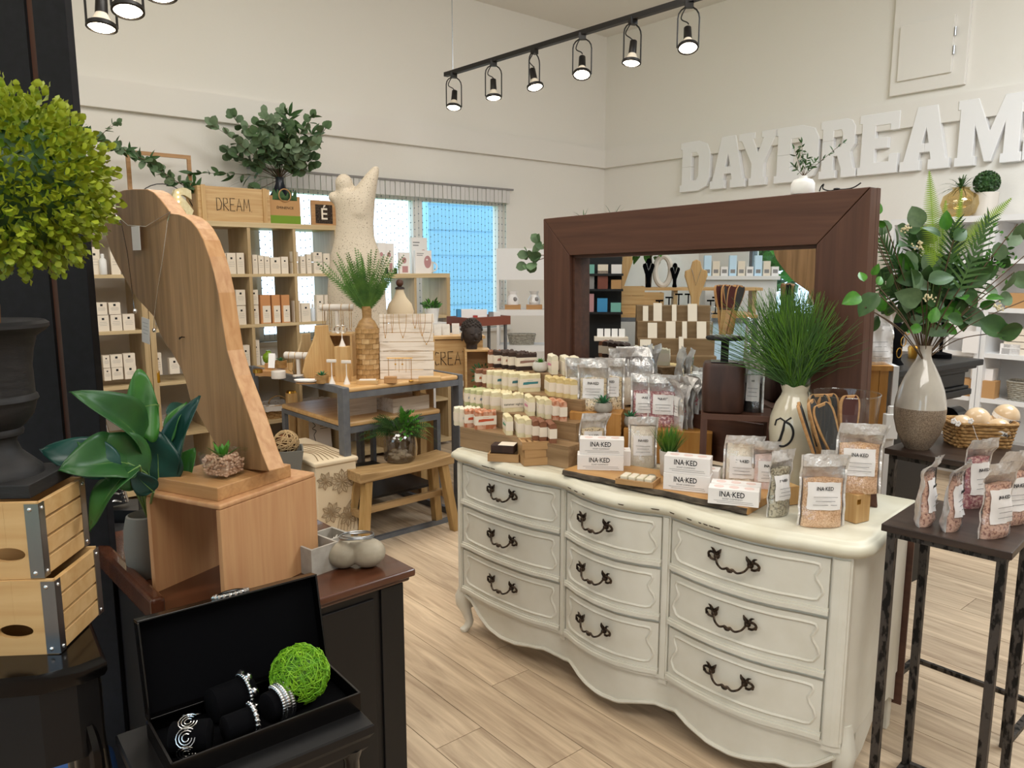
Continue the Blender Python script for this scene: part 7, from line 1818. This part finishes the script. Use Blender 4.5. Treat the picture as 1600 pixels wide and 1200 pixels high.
# basket of bath bombs
bc_=at(1541,702,HZ)+Vector((.01,.07,0))
basket(0,0,.215,.135,.085,'rectangular woven rush basket of bath bombs on the taller side table','wicker',linen=False,handle=False,pos=bc_,rz=R(-8))
for i,(px,py,r,lab) in enumerate(((1527,655,.0425,'wrapped bath bomb with white ribbon at the back left of the basket'),(1572,650,.0425,'peach bath bomb at the back right of the basket'),(1560,672,.041,'bath bomb with slanted black lettering at the front of the basket'),(1503,664,.036,'pinkish bath bomb at the far left in the basket'),(1541,662,.034,'bath bomb wedged in the middle behind the others'))):
    yy=bc_.y+(.02 if i<2 else(-.035 if i==2 else .0));p=atD(px,py,yy if i!=4 else bc_.y+.045)
    o=B().ball((0,0,0),r,24).o('bath_bomb','bomb',loc=p,smooth=True);tag(o,lab,'bath bomb','bath bombs in the basket')
    o.rotation_euler=(R(20),R(15*(i%3)-10),R(10*i))
    b=B();b.rings([[((r+.0006)*cos(2*PI*k/32)*q,(r+.0006)*sin(2*PI*k/32)*q,z) for k in range(32)] for z,q in((-.008,.985),(.008,.985))],cap=False);b.o('paper_band','paper',o,smooth=True)
    if i in(1,2): text('INA·KED',.014,'ink',o,(0,-r-.0012,0),bold=.0002,xs=.85)
b=B()
for px,py in((1490,658),(1497,662),(1517,658)):
    c=atD(px,py,bc_.y-.075)
    for k in range(5): a=2*PI*k/5;b.ball(c+Vector((.006*cos(a),0,.006*sin(a))),.005,6,sy=.4)
b.tube(smoothpath([atD(1520,665,bc_.y-.075),atD(1530,690,bc_.y-.08),atD(1545,697,bc_.y-.08)],4),.001,4)
o=b.o('blossom_sprig','paper');tag(o,'tiny white artificial blossom sprig on the basket rim','flower')
# ---------------- white vase, cable on mirror top ----------------
mt=Vector((MP.x,MP.y,0))
def mtop(px,py):
    a=mt+MN*.04;p=plane(px,py,(a.x,a.y),MU);x=(Vector((p.x,p.y,0))-a).dot(MU);return Vector((p.x,p.y,.80+H2*cos(R(1.06))+(x-.0)*math.tan(R(1.06))+.0015))
p=mtop(1254,300)
t=thing('white_bottle','white ceramic bottle vase standing on top of the mirror frame','vase',p,0)
B().lathe([(.036,0),(.038,.004),(.038,.035),(.03,.047),(.014,.053),(.012,.06)],28).o('body','white',t,smooth=True)
sv_=thing('leaf_sprig','dark green twig sprig with pointed leaves in the white bottle on the mirror','plant',p+Vector((0,0,.058)),0)
for d,L_ in(((-.42,-.1,1),.10),((-.1,0,1),.115),((.1,-.1,1),.06),((.8,0,.75),.17),((-.6,-.1,.6),.05),((.5,-.2,.8),.06)):
    branch(sv_,(0,0,0),d,L_,6,'lance',.36,rg,droop=.05,stemr=.0012)
pc=mtop(1300,292)
b=B();P_=[mtop(x,290)+Vector((0,0,dz)) for x,dz in((1281,.004),(1283,.018),(1287,.026),(1286,.012),(1296,.003),(1308,.004),(1322,.003),(1334,.006),(1345,.018))]
b.tube([q-pc for q in smoothpath(P_,4)],.0022,5);b.ball(P_[5]-pc+Vector((0,0,.002)),.007,8,sx=1.8,sz=.6)
o=b.o('cable','rope',loc=pc,smooth=True);tag(o,'short black cable lying on the top edge of the mirror frame','cable')
# spiky plants behind the mirror top left
t=thing('plant_stand','tall slim stand hidden behind the mirror holding spiky plants','stand',Vector((atD(935,330,4.6).x,4.6,0)),0);zt3=atD(935,345,4.6).z
B().cb(0,0,0,.12,.12,zt3).o('body','whiteshelf',t)
for i,(px,lab) in enumerate(((912,'small dark spiky air plant behind the mirror top, left one'),(958,'larger dark spiky air plant behind the mirror top, right one'))):
    s=thing('spiky_plant',lab,'plant',Vector((atD(px,345,4.6).x,4.6,zt3)),0);b=B()
    for k in range(16): a=rg.uniform(-1.3,1.3);blade(b,(0,0,0),(sin(a),rg.uniform(-.3,.3),cos(a)),rg.uniform(.07,.13 if i==0 else .18),.008,.35)
    b.o('leaves','leaf_dark',s);B().lathe([(.02,-.0),(.025,.02),(.02,.03)],12).o('pot','potgrey',s)
# ---------------- white wall shelves at the right ----------------
s0=rm(.42,0);WRr=math.atan2(-BU[0]*-1,0) if 0 else math.atan2(BU[1],BU[0])
def ws(px,py,off=.42):
    a=rm(off,0);p=plane(px,py,(a.x,a.y),BU);return (p-Vector((a.x,a.y,p.z))).dot(Vector((BU[0],BU[1],0))),p.z
tA,zA=ws(1392,340);tB,zB=ws(1549,336);zTop=zB
zsh=[ws(1549,y)[1] for y in(405,481,553,624,700,790)]
def wshelf(lab,t0,t1):
    o=rm(.42,t0);t=thing('white_wall_shelf',lab,'shelf',(o.x,o.y,0),WRr);w_=t1-t0
    for x in(0,w_-.03): B().box(x,x+.03,0,.36,0,zTop).o('side_panel','whiteshelf',t)
    B().box(.03,w_-.03,0,.36,zTop-.04,zTop).o('top_board','whiteshelf',t)
    B().box(.03,w_-.03,.345,.355,0,zTop-.04).o('back_panel','whiteshelf',t)
    for z in zsh: B().box(.03,w_-.03,.01,.345,z-.03,z).o('shelf_board','whiteshelf',t)
    return t
wshelf('left white shelf unit against the lettered wall, behind the vase',tA,tB);wshelf('right white shelf unit at the right picture edge',tB+.004,tB+1.3)
def wput(name,lab,px,py,k,fn,cat,off=.36,grp=None,rz=0):
    t_,_=ws(px,py,off);o=rm(off,t_);z=zTop if k<0 else zsh[k];t=thing(name,lab,cat,(o.x,o.y,z),WRr+rz,grp);fn(t);return t
def cartonf(w_,h,d=.1,m='paper',pr=0):
    def f(t):
        B().box(-w_/2,w_/2,0,d,0,h).o('carton',m,t)
        if pr: b=B();b.box(-w_*.3,w_*.3,-.001,0,h*.6,h*.68);b.box(-w_*.35,w_*.35,-.001,0,h*.4,h*.43);b.o('print','inkgrey',t)
    return f
wput('card_box','white box lettered ORIGINALS on the white shelf',1506,530,2,lambda t:(B().box(-.11,.11,0,.16,.16,.25).o('carton','paper',t),text('ORIGINALS',.045,'inkgrey',t,(0,-.001,.205),xs=.85),B().box(-.1,.1,0,.12,0,.16).o('lower_box','paper',t)),'box')
wput('product_box','white boxes on the upper white shelf left of the ORIGINALS box',1518,475,1,cartonf(.16,.16,pr=1),'box')
wput('display_card','white display card with line drawing on the middle white shelf',1520,548,2,lambda t:(B().box(-.05,.05,-.06,-.055,0,.15).o('sheet','paper',t),),'card',off=.4)
wput('low_box','white low tray box on the middle white shelf',1500,548,2,cartonf(.2,.09),'box')
wput('product_box','white box on the lower white shelf beneath the mantel end',1532,600,3,cartonf(.14,.2),'box')
wput('product_box','tan printed box on the lower white shelf beneath the mantel end',1520,620,3,cartonf(.26,.12,m='kraft'),'box',off=.4)
wput('white_vase','white bulb vase on the white shelf behind the foliage',1545,438,1,lambda t:B().lathe([(.04,0),(.07,.05),(.06,.1),(.03,.13),(.03,.15)],20).o('body','white',t,smooth=True),'vase')
wput('candle_box','pale square box with white ball on the right white shelf',1577,553,2,lambda t:(B().box(-.06,.06,0,.1,0,.07).o('box','paper',t),B().ball((0,.05,.095),.03,12).o('ball','white',t,smooth=True)),'box')
for i in range(4): wput('soap_brick','stacked cream soap brick on the right white shelf, %s from the bottom'%NUM[i],1596,550,2,(lambda i:lambda t:B().box(-.12+.01*i,.12-.01*i,0,.12,.045*i,.045*i+.04).o('brick','paperwarm',t))(i),'soap')
wput('tan_box','tan display box on the right white shelf below the foliage',1597,478,1,cartonf(.2,.1,m='kraft'),'box')
basket(0,0,.26,.18,.13,'pale grey ribbed basket on the right white shelf','wickerg',linen=False,handle=False,pos=Vector((rm(.3,ws(1600,620)[0]).x,rm(.3,ws(1600,620)[0]).y,zsh[3])),rz=WRr)
# top of the shelves
wput('bubble_vase','round amber glass vase with spiky air plant on the white shelf',1498,340,-1,lambda t:B().lathe([(.04,0),(.1,.03),(.125,.09),(.11,.15),(.06,.185),(.05,.2),(.06,.21)],28,cap=False).o('globe','amberglass',t,smooth=True),'vase',off=.27)
t_,_=ws(1498,340,.27);o_=rm(.27,t_)
s=thing('air_plant','dark spiky air plant spilling from the amber globe vase','plant',(o_.x,o_.y,zTop+.2),0);b=B()
for k in range(60): a=rg.uniform(0,6.28);el=R(rg.uniform(5,85));blade(b,(0,0,0),(cos(a)*cos(el),sin(a)*cos(el),sin(el)),rg.uniform(.13,.22),.014,.5,5)
b.o('leaves','grass2',s)
t_,_=ws(1538,325,.2);o_=rm(.2,t_)
t=thing('paper_planter','crumpled grey paper planter on the white shelf top','planter',(o_.x,o_.y,zTop),.4);B().loft([(0,0,0,.06,.06),(0,0,.08,.075,.07),(0.01,0,.17,.065,.07)],14,3).o('planter','linen',t,smooth=True)
s=thing('boxwood_ball','dark green boxwood ball in the grey paper planter','plant',(o_.x,o_.y,zTop+.235),0)
B().ball((0,0,0),.07,14).o('core','leaf_dark',s);b=B()
for k in range(700):
    d=Vector((rg.gauss(0,1),rg.gauss(0,1),rg.gauss(0,1))).normalized();b.M=Matrix.Translation(d*.08)@d.to_track_quat('Z','Y').to_matrix().to_4x4()@Matrix.Rotation(rg.random()*6,4,'Z')@Matrix.Rotation(.7,4,'X');b.add([(-.008,0,0),(0,-.008,0),(.008,0,0),(0,.012,0)],[(0,1,2,3)])
b.M=Matrix.Identity(4);o=b.o('foliage','leaf_dark',s);o['kind']='stuff'
# ---------------- black mantel ----------------
mz=1.10;m1=at(1538,561,mz);m0=at(1384,583,mz)
mu=(m1-m0);mL=mu.length;mu.normalize();ma_=math.atan2(mu.y,mu.x)
mt_=thing('black_mantel','black painted mantelpiece with stepped cornice behind the tall vase','mantel',(m0.x,m0.y,0),ma_)
mL+=.0
for i,(in_,z0,z1) in enumerate(((0,mz-.03,mz),(.02,mz-.045,mz-.03),(.045,mz-.065,mz-.045),(.055,mz-.13,mz-.065),(.04,mz-.145,mz-.13),(.03,mz-.175,mz-.145),(.06,mz-.19,mz-.175))):
    B().box(-.3,mL-in_,in_,.34,z0,z1).o('cornice' if i else 'shelf_top','black',mt_,bev=.005)
B().box(-.3,mL-.16,.1,.34,0,mz-.19).o('pilaster','black',mt_)
B().cyl((mL-.17,.07,mz-.29),(mL-.08,.07,mz-.29),.06,n=24).o('scroll_corbel','blackgloss',mt_,smooth=True)
def mp(x,y,z=mz): return Vector((m0.x,m0.y,0))+mu*x+Vector((-mu.y,mu.x,0))*y+Vector((0,0,z))
for i,(x,h,lab) in enumerate(((-.04,.4,'tall black velvet jewellery stand hung with gold hoops behind the mirror edge'),(.12,.28,'black velvet bust with thin necklace on the mantel'),(.30,.2,'low black ring display at the right of the mantel'))):
    t=thing('jewellery_display',lab,'jewellery stand',mp(x,.14),ma_)
    B().loft([(0,0,0,.07,.04),(0,0,h*.1,.05,.03),(0,0,h*.5,.06,.03),(0,0,h*.8,.07,.03),(0,0,h,.03,.02)],18).o('form','velvet',t,smooth=True)
    b=B()
    for k in range(3): 
        r=.022;zc=h*(.3+.25*k);b.tube([(.03*(k-1)+r*cos(a),-.045,zc+r*sin(a)) for a in [2*PI*j/18 for j in range(19)]],.0022,5)
    b.o('hoops','gold',t,smooth=True)
t=thing('ring_tree','slim black stand with white cap on the mantel right end','jewellery stand',mp(mL-.12,.15),0);B().lathe([(.05,0),(.05,.02),(.008,.03),(.008,.17),(.02,.18)],16).o('stand','velvet',t,smooth=True)
b=B();b.lathe([(.05,0),(.055,.05),(.05,.06)],16);o=b.o('gold_tin','gold',loc=mp(mL-.22,.2),smooth=True);tag(o,'small brass tin on the mantel among black stands','tin')
# wood and white easel shelf right of mirror
e0=Vector((atD(1388,600,3.0).x,3.0,0))
t=thing('wood_end_shelf','narrow honey wood and white shelf end showing right of the mirror frame','shelf',e0,R(-10));ze=atD(1375,572,3.0).z
B().box(-.10,.015,0,.1,ze-.02,ze).o('top_board','honey',t);B().box(-.07,-.035,.005,.04,0,ze-.02).o('post','honey',t);B().box(-.033,.0,.005,.04,0,ze-.02).o('post','honey',t);B().box(.015,.035,-.005,.1,0,ze+.0).o('white_panel','whiteshelf',t)
pouch('silver pouch with printed barcode label right of the mirror frame',Vector((e0.x-.03,e0.y+.05,ze)),R(4),.12,.25,.04,'darkcontent',.1,front='foil',back='foil',lz=(.12,.62),lw=.85,seed=91,txt='',lines=6)
t=thing('white_bottle_pump','white bottle with label hanging beside the white panel','bottle',Vector((atD(1392,650,2.95).x,2.95,1.0)),0)
B().cb(0,0,-.13,.05,.03,.1).o('bottle','white',t,bev=.003);B().cb(0,0,-.03,.02,.02,.03).o('neck','white',t)
B().cb(0,0.015,-1.0,.03,.03,.87).o('support','whiteshelf',t)
# ---------------- what the mirror shows (real things across the shop) ----------------
FZ=R(83)
def mz_(py,D): return atD(1000,py,D).z
def mtable(lab,px,py,D,w_,d,rz=FZ,wood_='tabletop'):
    p=mv(px,py,D);t=thing('shop_table',lab,'table',(p.x,p.y,0),rz);h=p.z
    B().box(-w_/2,w_/2,0,d,h-.03,h).o('tabletop',wood_,t)
    for x in(-w_/2,w_/2-.04):
        for y in(0,d-.04): B().box(x,x+.04,y,y+.04,0,h-.03).o('leg','greymetal',t)
    B().box(-w_/2+.04,w_/2-.04,0,.02,h-.07,h-.03).o('front_rail','greymetal',t);return t,h
t1,hm=mtable('grey framed jewellery table across the shop, seen only in the mirror',1040,492,7.2,1.7,.6)
B().box(-.8,-.1,.03,.05,.3,hm-.03).o('back_panel','siding2',t1)
# tiered riser with cards
rp0=mv(1060,592,6.0);zb=rp0.z
t=thing('tiered_card_riser','brown tiered riser of earring cards reflected in the mirror','riser',(rp0.x,rp0.y,0),FZ)
RW_=.62;zl=[mz_(y,6.0+.11*i) for i,y in enumerate((590,557,530,503,478))]
B().box(-RW_/2-.1,RW_/2+.1,-.1,.5,zb-.12,zb-.09).o('table_board','tanboard',t)
for x in(-.3,.26): B().box(x,x+.04,0,.4,0,zb-.12).o('table_leg','greymetal',t)
for i,z in enumerate(zl): B().box(-RW_/2+.02*(4-i)*0,RW_/2,.11*i,.11*i+.11,zb-.09,z).o('tier','tanboard',t,bev=.002)
def mloc(x,y,z):  c,s=cos(FZ),sin(FZ);return Vector((rp0.x+c*x-s*y,rp0.y+s*x+c*y,z))
for i,(x,k,w_,h) in enumerate(((-.19,3,.035,.10),(-.11,3,.055,.12),(.0,3,.03,.11),(.12,3,.06,.115),(-.15,2,.06,.1),(-.03,2,.06,.11),(.06,2,.03,.11),(.17,2,.06,.11),(-.2,1,.07,.1),(.03,1,.03,.12))):
    card('earring_card','pale earring card on the reflected tiered riser, %s counted from the top left'%NUM[i],mloc(-x*1.25,.11*k+.06,zl[k]),w_*1.28,h*1.28,FZ,R(-14),'paperwarm',lines=0)
# white card stand
p=mv(955,528,6.3);t=thing('card_easel','white easel of small cards reflected at the mirror lower left','display',(p.x,p.y,0),FZ)
B().box(-.02,.02,.05,.09,0,p.z-.03).o('post','whiteshelf',t);B().box(-.14,.14,0,.14,p.z-.03,p.z).o('board','whiteplank',t)
for i in range(4): 
    q=t.location+Vector((-(.09-.06*i)*cos(FZ)*-1*0,0,0));x=.09-.06*i;c,s_=cos(FZ),sin(FZ)
    card('small_card','small white card on the reflected white easel, %s one'%NUM[i],Vector((t.location.x+c*x-s_*.06,t.location.y+s_*x+c*.06,p.z)),.05,.07,FZ,R(-12),'paper',lines=0)
def mput(px,D,z): p=mv(px,480,D);return Vector((p.x,p.y,z))
# crates on the table
for i,(px,w_,h,z,lab) in enumerate(((972,.42,.26,hm,'pine crate standing on the reflected table, left end'),(1012,.3,.2,hm,'slatted pine crate next to it on the reflected table'))):
    t=thing('pine_crate',lab,'crate',mput(px,7.3,z),FZ)
    for k in range(3): B().box(-w_/2,w_/2,0,.012,h*k/3+.002,h*(k+1)/3-.002).o('slat','crate',t);B().box(-w_/2,w_/2,.24,.252,h*k/3+.002,h*(k+1)/3-.002).o('slat','crate',t)
    for x in(-w_/2,w_/2-.012): B().box(x,x+.012,.012,.24,0,h).o('end_board','crate',t)
# long shelf behind with busts
p=mv(1060,450,7.9);hs_=p.z;t=thing('bust_shelf','long raised shelf board of jewellery busts reflected in the mirror','shelf',(p.x,p.y,0),FZ)
B().box(-.85,.85,0,.3,hs_-.03,hs_).o('board','pine',t)
for x in(-.8,0,.76): B().box(x,x+.04,.05,.25,0,hs_-.03).o('support','kallaxz',t)
def mbust(px,D,z,s,m,lab):
    t=thing('necklace_bust',lab,'bust',mput(px,D,z),FZ)
    o_=[(-.05,0),(-.055,.03),(-.04,.1),(-.045,.2),(-.09,.34),(-.12,.43),(-.115,.48),(-.06,.5),(-.05,.54),(-.04,.58),(0,.6),(.04,.58),(.05,.54),(.06,.5),(.115,.48),(.12,.43),(.09,.34),(.045,.2),(.04,.1),(.055,.03),(.05,0)]
    b=B();b.prism([(x*s,z_*s) for x,z_ in o_],0,.03,'xz');b.o('form',m,t,bev=.006)
    B().tube([(-.05*s,-.004,.5*s),(0,-.004,.33*s),(.05*s,-.004,.5*s)],.0025,4).o('necklace','silver',t);return t
mbust(965,7.6,hm,1.15,'pinez','light wooden neck bust at the left of the mirror reflection')
mbust(1086,6.9,hm,.85,'pinez','light wooden neck bust reflected in the middle of the mirror')
mbust(1012,7.95,hs_,.5,'velvet','black velvet bust with silver necklace reflected in the mirror, left one')
mbust(1053,7.95,hs_,.42,'velvet','smaller black velvet bust reflected in the mirror, right one')
t=thing('ring_sculpture','white oval ring sculpture reflected between the black busts','sculpture',mput(1035,7.95,hs_),FZ);B().tube([(.08*cos(a),.05,.17+.15*sin(a)) for a in [2*PI*i/24 for i in range(25)]],.03,8).o('ring','linen',t,smooth=True)
t=thing('hanging_plant','bright green leafy bunch reflected at the mirror top','plant',mput(1012,8.1,hs_+.42),0);
for i in range(60): d=Vector((rg.gauss(0,1),rg.gauss(0,1),rg.gauss(0,.4))).normalized();leaf('ov',t,d*rg.uniform(.02,.16),d,1.2)
B().lathe([(.03,-.42),(.04,-.2),(.02,-.05),(0,0)],12).o('stand','stem',t)
for i in range(7):
    px=(1030,1045,1060,1110,1118,1075,1125)[i];t=thing('ring_stand','little black ring stand on the reflected table, %s from the left'%NUM[i],'jewellery stand',mput(px,7.25,hm),FZ);B().lathe([(.03,0),(.03,.008),(.006,.015),(.006,.12+.03*(i%3))],10).o('stand','velvet',t);B().box(-.035,.035,-.006,.006,.12+.03*(i%3),.135+.03*(i%3)).o('bar','velvet',t)
# bangle bar
p=mv(1072,485,6.5);t=thing('bangle_bar','black bar of silver bangles reflected beside the foot file glass','bracelet stand',(p.x,p.y,0),FZ);B().cyl((-.09,.05,p.z),(.09,.05,p.z),.022,n=16).o('bar','velvet',t);B().box(-.01,.01,.04,.06,0,p.z-.02).o('post','velvet',t)
b=B()
for k in range(6): b.tube([(-.06+.025*k,.05+.034*cos(a),p.z-.008+.034*sin(a)) for a in [2*PI*j/20 for j in range(21)]],.003,5)
b.o('bangles','silver',t,smooth=True)
# black shelf at mirror left with products
p=mv(930,400,6.8);t=thing('black_product_shelf','black shelf of small boxes reflected at the mirror left end','shelf',(p.x,p.y,0),FZ)
B().box(-.25,.25,.24,.26,0,1.9).o('back_panel','black',t)
BSZ=[mz_(488,6.8),mz_(452,6.8),mz_(428,6.8)]
for z in BSZ: B().box(-.25,.25,0,.24,z-.02,z).o('shelf_board','black',t)
cl=['turq','kraft','paper','bluebox','redwood','paperwarm','mauve','inkgrey']
for k,z in enumerate(BSZ):
    for i in range(4):
        c,s_=cos(FZ),sin(FZ);x=-.19+.12*i;o=thing('small_product','small coloured product box on the reflected black shelf, row %s place %s'%(NUM[k],NUM[i]),'box',(p.x+c*x-s_*.05,p.y+s_*x+c*.05,z),FZ,'boxes on the reflected black shelf');B().cb(0,0,0,.09,.06,.08+.04*((i*k+i)%3)).o('box',cl[(i*3+k)%8],o)
# window display boxes near shopfront
p=mv(1160,432,8.3);t=thing('window_ledge','white ledge of cosmetics cartons by the shopfront, reflected above the grass','shelf',(p.x,p.y,0),FZ);B().box(-.4,.4,0,.3,p.z-.04,p.z).o('board','whiteshelf',t);B().box(-.38,.38,.05,.28,0,p.z-.04).o('body','whiteshelf',t)
for i in range(9):
    c,s_=cos(FZ),sin(FZ);x=-.36+.09*i;o=thing('cosmetics_carton','cosmetics carton on the reflected white ledge, %s from the right end'%NUM[i],'carton',(p.x+c*x-s_*.1,p.y+s_*x+c*.1,p.z),FZ,'cartons on the reflected ledge');B().cb(0,0,0,.075,.06,.1+.06*(i%3)).o('carton',('paper','paperwarm','siding2')[i%3],o);B().cb(0,-.0005,.03,.05,.0605,.04).o('print','inkgrey',o)
